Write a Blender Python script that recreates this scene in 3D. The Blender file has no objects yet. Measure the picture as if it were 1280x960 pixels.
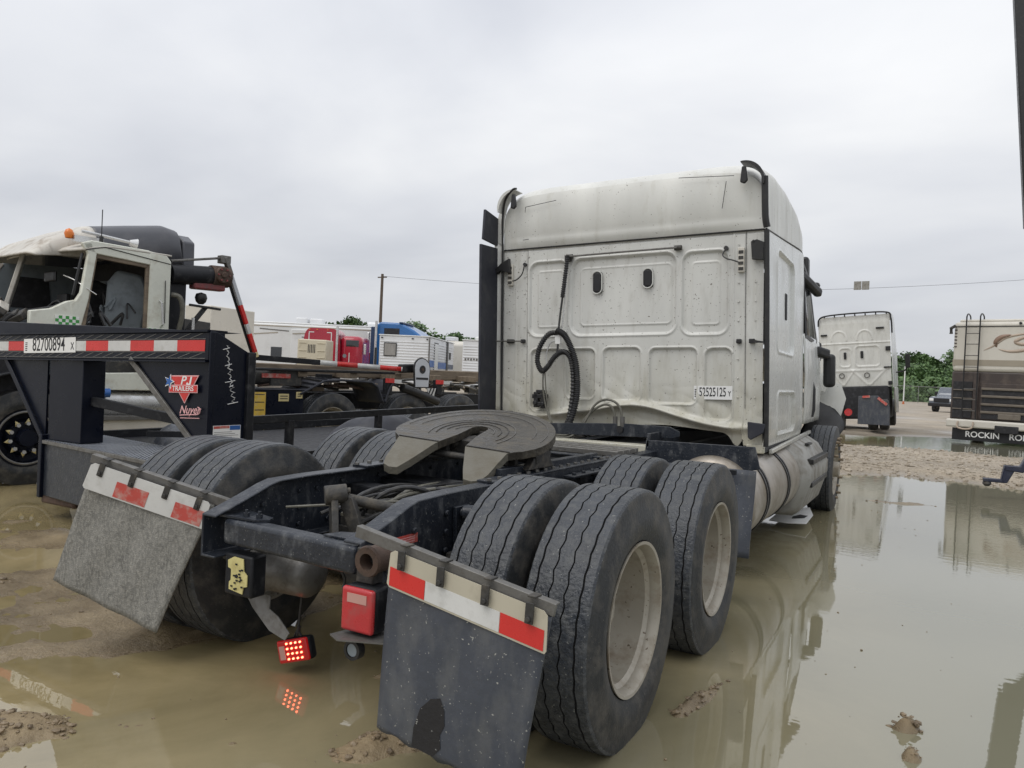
import bpy, bmesh, math, random
import numpy as np
from mathutils import Vector, Matrix, noise
R = math.radians
rnd = random.Random(7)
sc = bpy.context.scene
C = sc.collection

# ------------------------------------------------------------------ camera
CAM = np.array([2.2446, -2.8472, 1.3854]); YAW, PITCH, ROLL, FPX = -0.5050, -0.0122, 0.0468, 958.07
_f = np.array([math.sin(YAW)*math.cos(PITCH), math.cos(YAW)*math.cos(PITCH), math.sin(PITCH)])
_r = np.array([math.cos(YAW), -math.sin(YAW), 0.0]); _u = np.cross(_r, _f)
_cr, _sr = math.cos(ROLL), math.sin(ROLL)
_r2 = _cr*_r + _sr*_u; _u2 = -_sr*_r + _cr*_u
cam = bpy.data.cameras.new('camera'); co = bpy.data.objects.new('camera', cam); C.objects.link(co)
cam.sensor_width = 36; cam.lens = FPX*36/1280; cam.clip_start = 0.05; cam.clip_end = 3000
co.matrix_world = Matrix(((_r2[0], _u2[0], -_f[0], CAM[0]), (_r2[1], _u2[1], -_f[1], CAM[1]), (_r2[2], _u2[2], -_f[2], CAM[2]), (0, 0, 0, 1)))
sc.camera = co
sc.render.resolution_x, sc.render.resolution_y = 1024, 768
sc.view_settings.view_transform = 'Standard'; sc.view_settings.look = 'None'
sc.view_settings.exposure = 0.15; sc.view_settings.gamma = 1

# ------------------------------------------------------------------ sky and sun
SUN_EL, SUN_AZ = 58, 200      # azimuth clockwise from +Y
w = bpy.data.worlds.new('World'); sc.world = w; w.use_nodes = True
nt = w.node_tree; nt.nodes.clear()
def N(nt, t, **kw):
    n = nt.nodes.new(t)
    for k, v in kw.items():
        if k in n.bl_rna.properties: setattr(n, k, v)
        else: n.inputs[k].default_value = v
    return n
out = N(nt, 'ShaderNodeOutputWorld'); bg = N(nt, 'ShaderNodeBackground')
sky = N(nt, 'ShaderNodeTexSky', sky_type='NISHITA', sun_disc=False)
sky.sun_elevation = R(SUN_EL); sky.sun_rotation = R(SUN_AZ); sky.dust_density = 3.0
tc = N(nt, 'ShaderNodeTexCoord'); sep = N(nt, 'ShaderNodeSeparateXYZ'); nt.links.new(tc.outputs['Generated'], sep.inputs[0])
# project the direction on a flat cloud deck: (x, y) / (z + .18)
za = N(nt, 'ShaderNodeMath', operation='MAXIMUM'); nt.links.new(sep.outputs[2], za.inputs[0]); za.inputs[1].default_value = 0.0
zb = N(nt, 'ShaderNodeMath', operation='ADD'); nt.links.new(za.outputs[0], zb.inputs[0]); zb.inputs[1].default_value = 0.22
dv = N(nt, 'ShaderNodeVectorMath', operation='DIVIDE'); cb = N(nt, 'ShaderNodeCombineXYZ')
for i in range(3): nt.links.new(zb.outputs[0], cb.inputs[i])
nt.links.new(tc.outputs['Generated'], dv.inputs[0]); nt.links.new(cb.outputs[0], dv.inputs[1])
n1 = N(nt, 'ShaderNodeTexNoise', Scale=1.05, Detail=6.0, Roughness=0.48, Distortion=0.35); nt.links.new(dv.outputs[0], n1.inputs['Vector'])
mp = N(nt, 'ShaderNodeMapping'); mp.inputs['Scale'].default_value = (0.55, 1.2, 1); mp.inputs['Rotation'].default_value = (0, 0, R(35)); mp.inputs['Location'].default_value = (3.1, 1.7, 0)
nt.links.new(dv.outputs[0], mp.inputs[0])
n2 = N(nt, 'ShaderNodeTexNoise', Scale=0.8, Detail=4.0, Roughness=0.5); nt.links.new(mp.outputs[0], n2.inputs['Vector'])
mx = N(nt, 'ShaderNodeMix', data_type='FLOAT'); mx.inputs[0].default_value = 0.5
nt.links.new(n1.outputs[0], mx.inputs[2]); nt.links.new(n2.outputs[0], mx.inputs[3])
rp = N(nt, 'ShaderNodeValToRGB'); nt.links.new(mx.outputs[0], rp.inputs[0])
e = rp.color_ramp.elements
e[0].position = 0.36; e[0].color = (0.54, 0.56, 0.61, 1); e[1].position = 0.66; e[1].color = (0.85, 0.855, 0.86, 1)
m_ = rp.color_ramp.elements.new(0.50); m_.color = (0.68, 0.695, 0.73, 1)
# overcast skies are brighter overhead: (1 + 2 sin e) / 3, softened
gr = N(nt, 'ShaderNodeMath', operation='MULTIPLY_ADD'); nt.links.new(za.outputs[0], gr.inputs[0]); gr.inputs[1].default_value = 0.75; gr.inputs[2].default_value = 0.86
ml = N(nt, 'ShaderNodeVectorMath', operation='SCALE'); nt.links.new(rp.outputs[0], ml.inputs[0]); nt.links.new(gr.outputs[0], ml.inputs['Scale'])
sk = N(nt, 'ShaderNodeVectorMath', operation='SCALE'); nt.links.new(sky.outputs[0], sk.inputs[0]); sk.inputs['Scale'].default_value = 0.10
fm = N(nt, 'ShaderNodeMix', data_type='RGBA'); fm.inputs[0].default_value = 0.93
nt.links.new(sk.outputs[0], fm.inputs[6]); nt.links.new(ml.outputs[0], fm.inputs[7])
nt.links.new(fm.outputs[2], bg.inputs[0]); bg.inputs[1].default_value = 1.0
nt.links.new(bg.outputs[0], out.inputs[0])
sl = bpy.data.lights.new('sun', 'SUN'); so = bpy.data.objects.new('sun', sl); C.objects.link(so)
sl.energy = 0.9; sl.angle = R(35); sl.color = (1, 0.96, 0.9)
_d = Vector((math.sin(R(SUN_AZ))*math.cos(R(SUN_EL)), math.cos(R(SUN_AZ))*math.cos(R(SUN_EL)), math.sin(R(SUN_EL))))
so.rotation_euler = (-_d).to_track_quat('-Z', 'Y').to_euler()

# ------------------------------------------------------------------ materials
def srgb(r, g, b):
    f = lambda c: ((c/255+0.055)/1.055)**2.4 if c > 10 else c/255/12.92
    return (f(r), f(g), f(b))
def mat(name, col, rough=0.6, metal=0.0, dirt=None, amt=0.4, scale=6.0, stretch=(1, 1, 1), bump=0.0, bscale=40.0,
        specks=None, speck_scale=90.0, speck_amt=0.62, spec=0.5, rvar=0.15, low=None, low_z=(0, 1), coat=0.0, cvar=0.12):
    m = bpy.data.materials.new(name); m.use_nodes = True; t = m.node_tree; L = t.links
    b = t.nodes['Principled BSDF']
    tc = N(t, 'ShaderNodeTexCoord'); mp = N(t, 'ShaderNodeMapping'); mp.inputs['Scale'].default_value = stretch
    L.new(tc.outputs['Object'], mp.inputs[0])
    n = N(t, 'ShaderNodeTexNoise', Scale=scale, Detail=8.0, Roughness=0.62); L.new(mp.outputs[0], n.inputs['Vector'])
    n0 = N(t, 'ShaderNodeTexNoise', Scale=scale*0.27, Detail=4.0); L.new(mp.outputs[0], n0.inputs['Vector'])
    # slight tone drift of the base colour
    dr = N(t, 'ShaderNodeMapRange'); L.new(n0.outputs[0], dr.inputs[0]); dr.inputs[1].default_value = 0.3; dr.inputs[2].default_value = 0.7
    dr.inputs[3].default_value = 1-cvar; dr.inputs[4].default_value = 1+cvar*0.6
    vs = N(t, 'ShaderNodeVectorMath', operation='SCALE'); vs.inputs[0].default_value = col; L.new(dr.outputs[0], vs.inputs['Scale'])
    cur = vs.outputs[0]
    if dirt is not None:
        mr = N(t, 'ShaderNodeMapRange'); L.new(n.outputs[0], mr.inputs[0])
        mr.inputs[1].default_value = 0.62-0.35*amt; mr.inputs[2].default_value = 0.82-0.3*amt; mr.inputs[4].default_value = min(1, 0.35+amt)
        mx = N(t, 'ShaderNodeMix', data_type='RGBA'); L.new(mr.outputs[0], mx.inputs[0]); L.new(cur, mx.inputs[6]); mx.inputs[7].default_value = (*dirt, 1)
        cur = mx.outputs[2]
    if low is not None:     # road grime splashed up from below
        sp = N(t, 'ShaderNodeSeparateXYZ'); L.new(tc.outputs['Object'], sp.inputs[0])
        mr = N(t, 'ShaderNodeMapRange'); L.new(sp.outputs[2], mr.inputs[0]); mr.inputs[1].default_value = low_z[1]; mr.inputs[2].default_value = low_z[0]
        mu = N(t, 'ShaderNodeMath', operation='MULTIPLY'); L.new(mr.outputs[0], mu.inputs[0]); L.new(n.outputs[0], mu.inputs[1])
        m2 = N(t, 'ShaderNodeMath', operation='MULTIPLY'); L.new(mu.outputs[0], m2.inputs[0]); m2.inputs[1].default_value = 1.5; m2.use_clamp = True
        mx = N(t, 'ShaderNodeMix', data_type='RGBA'); L.new(m2.outputs[0], mx.inputs[0]); L.new(cur, mx.inputs[6]); mx.inputs[7].default_value = (*low, 1)
        cur = mx.outputs[2]
    if specks is not None:
        ns = N(t, 'ShaderNodeTexNoise', Scale=speck_scale, Detail=2.0); L.new(tc.outputs['Object'], ns.inputs['Vector'])
        mr = N(t, 'ShaderNodeMapRange'); L.new(ns.outputs[0], mr.inputs[0]); mr.inputs[1].default_value = speck_amt; mr.inputs[2].default_value = speck_amt+0.05
        mx = N(t, 'ShaderNodeMix', data_type='RGBA'); L.new(mr.outputs[0], mx.inputs[0]); L.new(cur, mx.inputs[6]); mx.inputs[7].default_value = (*specks, 1)
        cur = mx.outputs[2]
    L.new(cur, b.inputs['Base Color'])
    rr = N(t, 'ShaderNodeMapRange'); L.new(n.outputs[0], rr.inputs[0]); rr.inputs[1].default_value = 0.3; rr.inputs[2].default_value = 0.7
    rr.inputs[3].default_value = max(0.02, rough-rvar); rr.inputs[4].default_value = min(1, rough+rvar); L.new(rr.outputs[0], b.inputs['Roughness'])
    b.inputs['Metallic'].default_value = metal; b.inputs['Specular IOR Level'].default_value = spec; b.inputs['Coat Weight'].default_value = coat
    if bump:
        nb = N(t, 'ShaderNodeTexNoise', Scale=bscale, Detail=4.0); L.new(tc.outputs['Object'], nb.inputs['Vector'])
        bp = N(t, 'ShaderNodeBump', Strength=bump, Distance=0.01); L.new(nb.outputs[0], bp.inputs['Height']); L.new(bp.outputs[0], b.inputs['Normal'])
    return m
def emis(name, col, s, base=(0.3, 0.01, 0.01)):
    m = mat(name, base, 0.25); b = m.node_tree.nodes['Principled BSDF']
    b.inputs['Emission Color'].default_value = (*col, 1); b.inputs['Emission Strength'].default_value = s
    return m
grime = (0.20, 0.17, 0.12)
M = {}
M['cab'] = mat('dirty white cab paint', (0.64, 0.64, 0.605), 0.42, dirt=(0.44, 0.43, 0.385), amt=0.30, scale=6, stretch=(2.0, 2.0, 0.5), specks=(0.12, 0.105, 0.08), speck_scale=58, speck_amt=0.675, low=(0.42, 0.395, 0.29), low_z=(0.75, 1.8), bump=0.08, bscale=14)
M['cabroof'] = mat('roof cap paint', (0.68, 0.68, 0.64), 0.42, dirt=(0.50, 0.485, 0.42), amt=0.22, scale=5, stretch=(2.2, 2.2, 0.5), specks=(0.12, 0.105, 0.08), speck_scale=58, speck_amt=0.70, bump=0.06, bscale=14)
M['cabside'] = mat('white side paint', (0.70, 0.71, 0.69), 0.28, dirt=(0.46, 0.45, 0.41), amt=0.28, scale=3, stretch=(1, 1, 0.8), specks=(0.2, 0.18, 0.14), speck_scale=60, speck_amt=0.72, low=(0.36, 0.34, 0.27), low_z=(0.7, 1.7), coat=0.15, rvar=0.06)
M['frame'] = mat('blue black chassis paint', (0.019, 0.023, 0.031), 0.38, spec=0.42, dirt=(0.16, 0.165, 0.17), amt=0.26, scale=9, stretch=(1.6, 1.6, 0.9), bump=0.25, bscale=60, specks=(0.2, 0.2, 0.19), speck_scale=120, speck_amt=0.68)
M['black'] = mat('black steel', (0.012, 0.013, 0.016), 0.5, spec=0.3, dirt=(0.10, 0.10, 0.10), amt=0.2, scale=12, bump=0.15)
M['blackgloss'] = mat('black trailer paint', (0.006, 0.008, 0.016), 0.32, dirt=(0.022, 0.024, 0.034), amt=0.2, scale=4, spec=0.22)
M['rubber'] = mat('tyre sidewall rubber', (0.028, 0.030, 0.032), 0.6, dirt=(0.105, 0.097, 0.084), amt=0.50, scale=9, bump=0.25, bscale=70, specks=(0.13, 0.12, 0.10), speck_scale=110, speck_amt=0.70, spec=0.4)
M['tread'] = mat('worn tyre tread', (0.036, 0.041, 0.049), 0.46, dirt=(0.105, 0.108, 0.108), amt=0.48, scale=26, bump=0.6, bscale=75, specks=(0.24, 0.24, 0.22), speck_scale=85, speck_amt=0.69, spec=0.5, rvar=0.25, cvar=0.35)
M['groove'] = mat('tread groove', (0.012, 0.012, 0.013), 0.8)
M['rim'] = mat('dusty steel rim', (0.38, 0.35, 0.29), 0.45, 0.2, dirt=(0.19, 0.145, 0.095), amt=0.42, scale=9, bump=0.1, specks=(0.12, 0.09, 0.06), speck_scale=60, speck_amt=0.68)
M['ramp'] = mat('wiped steel ramp', (0.145, 0.135, 0.108), 0.6, 0.2, dirt=(0.13, 0.115, 0.085), amt=0.4, scale=9, bump=0.5, bscale=45)
M['plate5'] = mat('greasy steel top plate', (0.062, 0.056, 0.046), 0.38, 0.3, dirt=(0.13, 0.112, 0.082), amt=0.42, scale=9, stretch=(1, 2.2, 1), bump=0.6, bscale=38)
M['castdark'] = mat('dark cast iron', (0.05, 0.048, 0.045), 0.6, 0.3, dirt=(0.16, 0.14, 0.11), amt=0.35, scale=14, bump=0.4)
M['rust'] = mat('rusty steel', (0.10, 0.062, 0.045), 0.75, 0.2, dirt=(0.07, 0.055, 0.045), amt=0.5, scale=18, bump=0.4)
M['tank'] = mat('dull aluminium tank', (0.40, 0.365, 0.32), 0.42, 0.55, dirt=(0.22, 0.185, 0.14), amt=0.55, scale=3.5, low=(0.22, 0.19, 0.14), low_z=(0.15, 0.8))
M['step'] = mat('dusty grey step fairing', (0.29, 0.285, 0.26), 0.55, dirt=(0.15, 0.13, 0.10), amt=0.5, scale=6)
M['trim'] = mat('black rubber trim', (0.014, 0.014, 0.015), 0.45, dirt=(0.06, 0.058, 0.05), amt=0.25, scale=15)
M['extender'] = mat('grey rubber extender', (0.030, 0.032, 0.042), 0.55, spec=0.35, dirt=(0.09, 0.09, 0.09), amt=0.3, scale=5)
M['flap'] = mat('blue grey mud flap', (0.055, 0.062, 0.078), 0.40, dirt=(0.115, 0.118, 0.12), amt=0.42, scale=7, stretch=(1.4, 1, 0.6), bump=0.35, bscale=22, specks=(0.36, 0.36, 0.33), speck_scale=95, speck_amt=0.682)
M['flapgrey'] = mat('sand caked mud flap', (0.185, 0.182, 0.165), 0.8, dirt=(0.31, 0.30, 0.268), amt=0.55, scale=85, stretch=(1.3, 1.3, 0.7), bump=0.5, bscale=160, cvar=0.3)
M['flappatch'] = mat('bare black rubber', (0.016, 0.015, 0.016), 0.6, specks=(0.3, 0.3, 0.28), speck_scale=90, speck_amt=0.70, bump=0.3)
M['beige'] = mat('beige stiffener strip', (0.50, 0.46, 0.36), 0.5, dirt=(0.3, 0.27, 0.2), amt=0.25, scale=10)
M['redtape'] = mat('red reflective tape', (0.62, 0.035, 0.03), 0.3, dirt=(0.3, 0.05, 0.04), amt=0.15, scale=12)
M['redgrey'] = mat('faded red steel', (0.22, 0.05, 0.05), 0.5, dirt=(0.1, 0.08, 0.08), amt=0.4, scale=12)
M['treadplate'] = mat('worn tread plate', (0.34, 0.36, 0.40), 0.4, 0.3, dirt=(0.15, 0.16, 0.18), amt=0.35, scale=4)
M['redtapedull'] = mat('muddy red tape', (0.50, 0.075, 0.06), 0.5, dirt=(0.45, 0.38, 0.33), amt=0.45, scale=22)
M['whitetape'] = mat('white reflective tape', (0.62, 0.62, 0.60), 0.35, dirt=(0.42, 0.41, 0.38), amt=0.3, scale=14)
M['greysteel'] = mat('galvanised dusty steel', (0.17, 0.165, 0.155), 0.5, 0.5, dirt=(0.1, 0.09, 0.075), amt=0.4, scale=20, bump=0.2)
M['lens'] = mat('faded red lens', (0.50, 0.030, 0.035), 0.3, dirt=(0.30, 0.10, 0.09), amt=0.3, scale=14, coat=0.3)
M['lensdull'] = mat('reflector patch', (0.50, 0.28, 0.24), 0.35)
M['ledlens'] = emis('lit red lens', (1.0, 0.012, 0.01), 0.16, base=(0.16, 0.006, 0.006))
M['led'] = emis('lit diode', (1.0, 0.14, 0.07), 9.0)
M['board'] = mat('yellowed circuit board', (0.62, 0.55, 0.24), 0.5, dirt=(0.4, 0.33, 0.12), amt=0.3, scale=40)
M['hose'] = mat('black hose', (0.025, 0.025, 0.026), 0.45, dirt=(0.10, 0.095, 0.085), amt=0.3, scale=20)
M['hosegrey'] = mat('grey hose', (0.14, 0.135, 0.11), 0.5, dirt=(0.07, 0.065, 0.05), amt=0.4, scale=20)
M['glass'] = mat('dark window glass', (0.02, 0.023, 0.026), 0.06, spec=0.9, rvar=0.03)
M['plate'] = mat('white plate card', (0.80, 0.80, 0.78), 0.5, cvar=0.03)
M['ink'] = mat('black print', (0.012, 0.012, 0.014), 0.6)
M['whiteink'] = mat('white print', (0.75, 0.75, 0.74), 0.5)
M['pinkink'] = mat('pale pink print', (0.75, 0.42, 0.42), 0.5)
M['cream'] = mat('cream cab paint', (0.70, 0.71, 0.62), 0.32, dirt=(0.38, 0.33, 0.23), amt=0.28, scale=6, coat=0.3)
M['creamroof'] = mat('scuffed roof paint', (0.58, 0.55, 0.49), 0.5, dirt=(0.24, 0.18, 0.13), amt=0.35, scale=7)
M['greyfair'] = mat('dark grey roof fairing', (0.085, 0.088, 0.10), 0.4, dirt=(0.14, 0.14, 0.15), amt=0.3, scale=4)
M['green'] = mat('green check sticker', (0.05, 0.30, 0.06), 0.5)
M['amber'] = mat('amber lamp', (0.75, 0.20, 0.03), 0.3)
M['alu'] = mat('bright aluminium', (0.62, 0.62, 0.61), 0.3, 0.7, dirt=(0.35, 0.33, 0.3), amt=0.3, scale=8)
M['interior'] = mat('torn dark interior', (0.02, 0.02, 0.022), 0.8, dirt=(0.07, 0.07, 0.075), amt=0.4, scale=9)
M['greytrim'] = mat('grey vinyl', (0.22, 0.25, 0.27), 0.6, dirt=(0.1, 0.11, 0.12), amt=0.3, scale=7)
M['woodrust'] = mat('weathered brown deck', (0.21, 0.165, 0.115), 0.8, dirt=(0.11, 0.085, 0.065), amt=0.5, scale=3, stretch=(6, 1, 6))
M['yellow'] = mat('yellow warning sticker', (0.62, 0.42, 0.06), 0.5, dirt=(0.55, 0.42, 0.2), amt=0.4, scale=30)
M['sticker'] = mat('cream sticker', (0.62, 0.52, 0.26), 0.5)
M['paleshape'] = mat('pale cover', (0.55, 0.57, 0.60), 0.5)
M['rvwhite'] = mat('white fibreglass', (0.72, 0.73, 0.72), 0.35, dirt=(0.55, 0.55, 0.53), amt=0.25, scale=1.2)
M['rvcream'] = mat('cream fibreglass', (0.62, 0.59, 0.52), 0.35, dirt=(0.48, 0.45, 0.38), amt=0.3, scale=1.5)
M['rvtan'] = mat('tan stripe', (0.34, 0.30, 0.235), 0.45)
M['rvbrown'] = mat('brown lower body', (0.062, 0.048, 0.043), 0.4, dirt=(0.13, 0.10, 0.08), amt=0.35, scale=3)
M['rvlouvre'] = mat('grey brown louvre', (0.17, 0.145, 0.115), 0.5, dirt=(0.10, 0.08, 0.065), amt=0.3, scale=5)
M['swirl'] = mat('brown swirl print', (0.26, 0.17, 0.12), 0.45)
M['swirl2'] = mat('tan swirl print', (0.45, 0.36, 0.28), 0.45)
M['redcab'] = mat('red cab paint', (0.40, 0.012, 0.035), 0.25, dirt=(0.3, 0.03, 0.05), amt=0.15, scale=2, coat=0.5)
M['bluecab'] = mat('blue cab paint', (0.02, 0.13, 0.36), 0.28, dirt=(0.02, 0.08, 0.2), amt=0.3, scale=1.0, coat=0.4)
M['darkblue'] = mat('dark blue paint', (0.015, 0.04, 0.10), 0.35)
M['tancrate'] = mat('beige cab shell', (0.55, 0.50, 0.38), 0.5, dirt=(0.3, 0.25, 0.17), amt=0.2, scale=4)
M['stripeblue'] = mat('blue stripe', (0.03, 0.12, 0.38), 0.4)
M['siding'] = mat('white ribbed siding', (0.74, 0.75, 0.76), 0.4, dirt=(0.55, 0.55, 0.56), amt=0.2, scale=2)
M['curtain'] = mat('curtained window', (0.30, 0.29, 0.27), 0.3, dirt=(0.16, 0.15, 0.15), amt=0.4, scale=9, stretch=(3, 3, 0.4))
M['steelblue'] = mat('blue black hitch paint', (0.018, 0.022, 0.045), 0.35, dirt=(0.07, 0.075, 0.09), amt=0.3, scale=12)
M['pickup'] = mat('blue grey pickup paint', (0.10, 0.115, 0.14), 0.25, coat=0.5)
M['orange'] = mat('orange edge', (0.45, 0.12, 0.03), 0.6)
M['wood'] = mat('weathered pole wood', (0.11, 0.085, 0.065), 0.9)
M['wire'] = mat('fence wire', (0.30, 0.30, 0.30), 0.5, 0.6)
M['bark'] = mat('bark', (0.07, 0.055, 0.04), 0.9)

def leafmat():
    m = bpy.data.materials.new('leaves'); m.use_nodes = True; t = m.node_tree; b = t.nodes['Principled BSDF']
    g = N(t, 'ShaderNodeNewGeometry'); oi = N(t, 'ShaderNodeObjectInfo')
    r = N(t, 'ShaderNodeValToRGB'); t.links.new(g.outputs['Random Per Island'], r.inputs[0])
    r.color_ramp.elements[0].color = (0.045, 0.092, 0.030, 1); r.color_ramp.elements[1].color = (0.110, 0.185, 0.060, 1)
    hs = N(t, 'ShaderNodeHueSaturation'); t.links.new(r.outputs[0], hs.inputs['Color'])
    mr = N(t, 'ShaderNodeMapRange'); t.links.new(oi.outputs['Random'], mr.inputs[0]); mr.inputs[3].default_value = 0.75; mr.inputs[4].default_value = 1.2
    t.links.new(mr.outputs[0], hs.inputs['Value']); t.links.new(hs.outputs[0], b.inputs['Base Color']); b.inputs['Roughness'].default_value = 0.6
    return m
M['leaf'] = leafmat()

def groundmat():
    m = bpy.data.materials.new('wet mud and gravel'); m.use_nodes = True; t = m.node_tree; L = t.links; b = t.nodes['Principled BSDF']
    g = N(t, 'ShaderNodeNewGeometry'); sp = N(t, 'ShaderNodeSeparateXYZ'); L.new(g.outputs['Position'], sp.inputs[0])
    n = N(t, 'ShaderNodeTexNoise', Scale=3.0, Detail=10.0, Roughness=0.7); L.new(g.outputs['Position'], n.inputs['Vector'])
    n2 = N(t, 'ShaderNodeTexNoise', Scale=34.0, Detail=6.0, Roughness=0.7); L.new(g.outputs['Position'], n2.inputs['Vector'])
    n3 = N(t, 'ShaderNodeTexNoise', Scale=0.35, Detail=5.0); L.new(g.outputs['Position'], n3.inputs['Vector'])
    mud = N(t, 'ShaderNodeValToRGB'); L.new(n.outputs[0], mud.inputs[0])
    mud.color_ramp.elements[0].position = 0.3; mud.color_ramp.elements[0].color = (0.165, 0.118, 0.062, 1)
    mud.color_ramp.elements[1].position = 0.7; mud.color_ramp.elements[1].color = (0.40, 0.31, 0.185, 1)
    gv = N(t, 'ShaderNodeValToRGB'); L.new(n2.outputs[0], gv.inputs[0])
    gv.color_ramp.elements[0].position = 0.32; gv.color_ramp.elements[0].color = (0.13, 0.105, 0.075, 1)
    gv.color_ramp.elements[1].position = 0.68; gv.color_ramp.elements[1].color = (0.52, 0.45, 0.355, 1)
    far = N(t, 'ShaderNodeMapRange'); L.new(sp.outputs[1], far.inputs[0]); far.inputs[1].default_value = 8; far.inputs[2].default_value = 13; 
    mx = N(t, 'ShaderNodeMix', data_type='RGBA'); L.new(far.outputs[0], mx.inputs[0]); L.new(mud.outputs[0], mx.inputs[6]); L.new(gv.outputs[0], mx.inputs[7])
    # broad patches
    br = N(t, 'ShaderNodeMapRange'); L.new(n3.outputs[0], br.inputs[0]); br.inputs[1].default_value = .35; br.inputs[2].default_value = .65; br.inputs[3].default_value = .75; br.inputs[4].default_value = 1.15
    sc_ = N(t, 'ShaderNodeVectorMath', operation='SCALE'); L.new(mx.outputs[2], sc_.inputs[0]); L.new(br.outputs[0], sc_.inputs['Scale'])
    # soil near the water level is soaked: darker and shinier
    wet = N(t, 'ShaderNodeMapRange'); L.new(sp.outputs[2], wet.inputs[0]); wet.inputs[1].default_value = 0.0; wet.inputs[2].default_value = 0.05
    wet.inputs[3].default_value = 0.80; wet.inputs[4].default_value = 1.0
    s2 = N(t, 'ShaderNodeVectorMath', operation='SCALE'); L.new(sc_.outputs[0], s2.inputs[0]); L.new(wet.outputs[0], s2.inputs['Scale'])
    L.new(s2.outputs[0], b.inputs['Base Color'])
    rr = N(t, 'ShaderNodeMapRange'); L.new(sp.outputs[2], rr.inputs[0]); rr.inputs[1].default_value = 0.0; rr.inputs[2].default_value = 0.06
    rr.inputs[3].default_value = 0.24; rr.inputs[4].default_value = 0.85; L.new(rr.outputs[0], b.inputs['Roughness'])
    bp = N(t, 'ShaderNodeBump', Strength=0.7, Distance=0.02); L.new(n2.outputs[0], bp.inputs['Height']); L.new(bp.outputs[0], b.inputs['Normal'])
    return m
M['ground'] = groundmat()
M['stone'] = mat('gravel stone', (0.38, 0.33, 0.26), 0.8, dirt=(0.19, 0.15, 0.10), amt=0.4, scale=9, cvar=0.4)
M['clod'] = mat('wet mud clod', (0.24, 0.18, 0.11), 0.45, dirt=(0.095, 0.068, 0.04), amt=0.55, scale=14, bump=0.6)
def watermat():
    m = bpy.data.materials.new('turbid puddle water'); m.use_nodes = True; t = m.node_tree; L = t.links; b = t.nodes['Principled BSDF']
    g = N(t, 'ShaderNodeNewGeometry')
    n = N(t, 'ShaderNodeTexNoise', Scale=0.8, Detail=9.0, Roughness=0.64, Distortion=0.5); L.new(g.outputs['Position'], n.inputs['Vector'])
    n5 = N(t, 'ShaderNodeTexNoise', Scale=0.28, Detail=3.0); L.new(g.outputs['Position'], n5.inputs['Vector'])
    r = N(t, 'ShaderNodeValToRGB'); L.new(n.outputs[0], r.inputs[0])
    r.color_ramp.elements[0].position = 0.38; r.color_ramp.elements[0].color = (0.205, 0.165, 0.080, 1)
    r.color_ramp.elements[1].position = 0.64; r.color_ramp.elements[1].color = (0.375, 0.300, 0.160, 1)
    # silt stirred up on the shallow left side, greener and clearer water to the right
    sp = N(t, 'ShaderNodeSeparateXYZ'); L.new(g.outputs['Position'], sp.inputs[0])
    ad = N(t, 'ShaderNodeMath', operation='MULTIPLY_ADD'); L.new(n5.outputs[0], ad.inputs[0]); ad.inputs[1].default_value = 3.0; L.new(sp.outputs[0], ad.inputs[2])
    mr = N(t, 'ShaderNodeMapRange'); L.new(ad.outputs[0], mr.inputs[0]); mr.inputs[1].default_value = 0.9; mr.inputs[2].default_value = 3.7
    mx = N(t, 'ShaderNodeMix', data_type='RGBA'); L.new(mr.outputs[0], mx.inputs[0]); L.new(r.outputs[0], mx.inputs[6]); mx.inputs[7].default_value = (0.185, 0.178, 0.122, 1)
    L.new(mx.outputs[2], b.inputs['Base Color'])
    b.inputs['Roughness'].default_value = 0.010; b.inputs['IOR'].default_value = 1.95
    mp = N(t, 'ShaderNodeMapping'); mp.inputs['Rotation'].default_value = (0, 0, R(28)); mp.inputs['Scale'].default_value = (1, 3.2, 1); L.new(g.outputs['Position'], mp.inputs[0])
    nb = N(t, 'ShaderNodeTexNoise', Scale=5.5, Detail=3.0); L.new(mp.outputs[0], nb.inputs['Vector'])
    fr = N(t, 'ShaderNodeMapRange'); L.new(sp.outputs[1], fr.inputs[0]); fr.inputs[1].default_value = 2; fr.inputs[2].default_value = 12; fr.inputs[3].default_value = 0.005; fr.inputs[4].default_value = 0.028
    bp = N(t, 'ShaderNodeBump', Distance=0.05); L.new(fr.outputs[0], bp.inputs['Strength']); L.new(nb.outputs[0], bp.inputs['Height']); L.new(bp.outputs[0], b.inputs['Normal'])
    return m
M['water'] = watermat()

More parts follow.
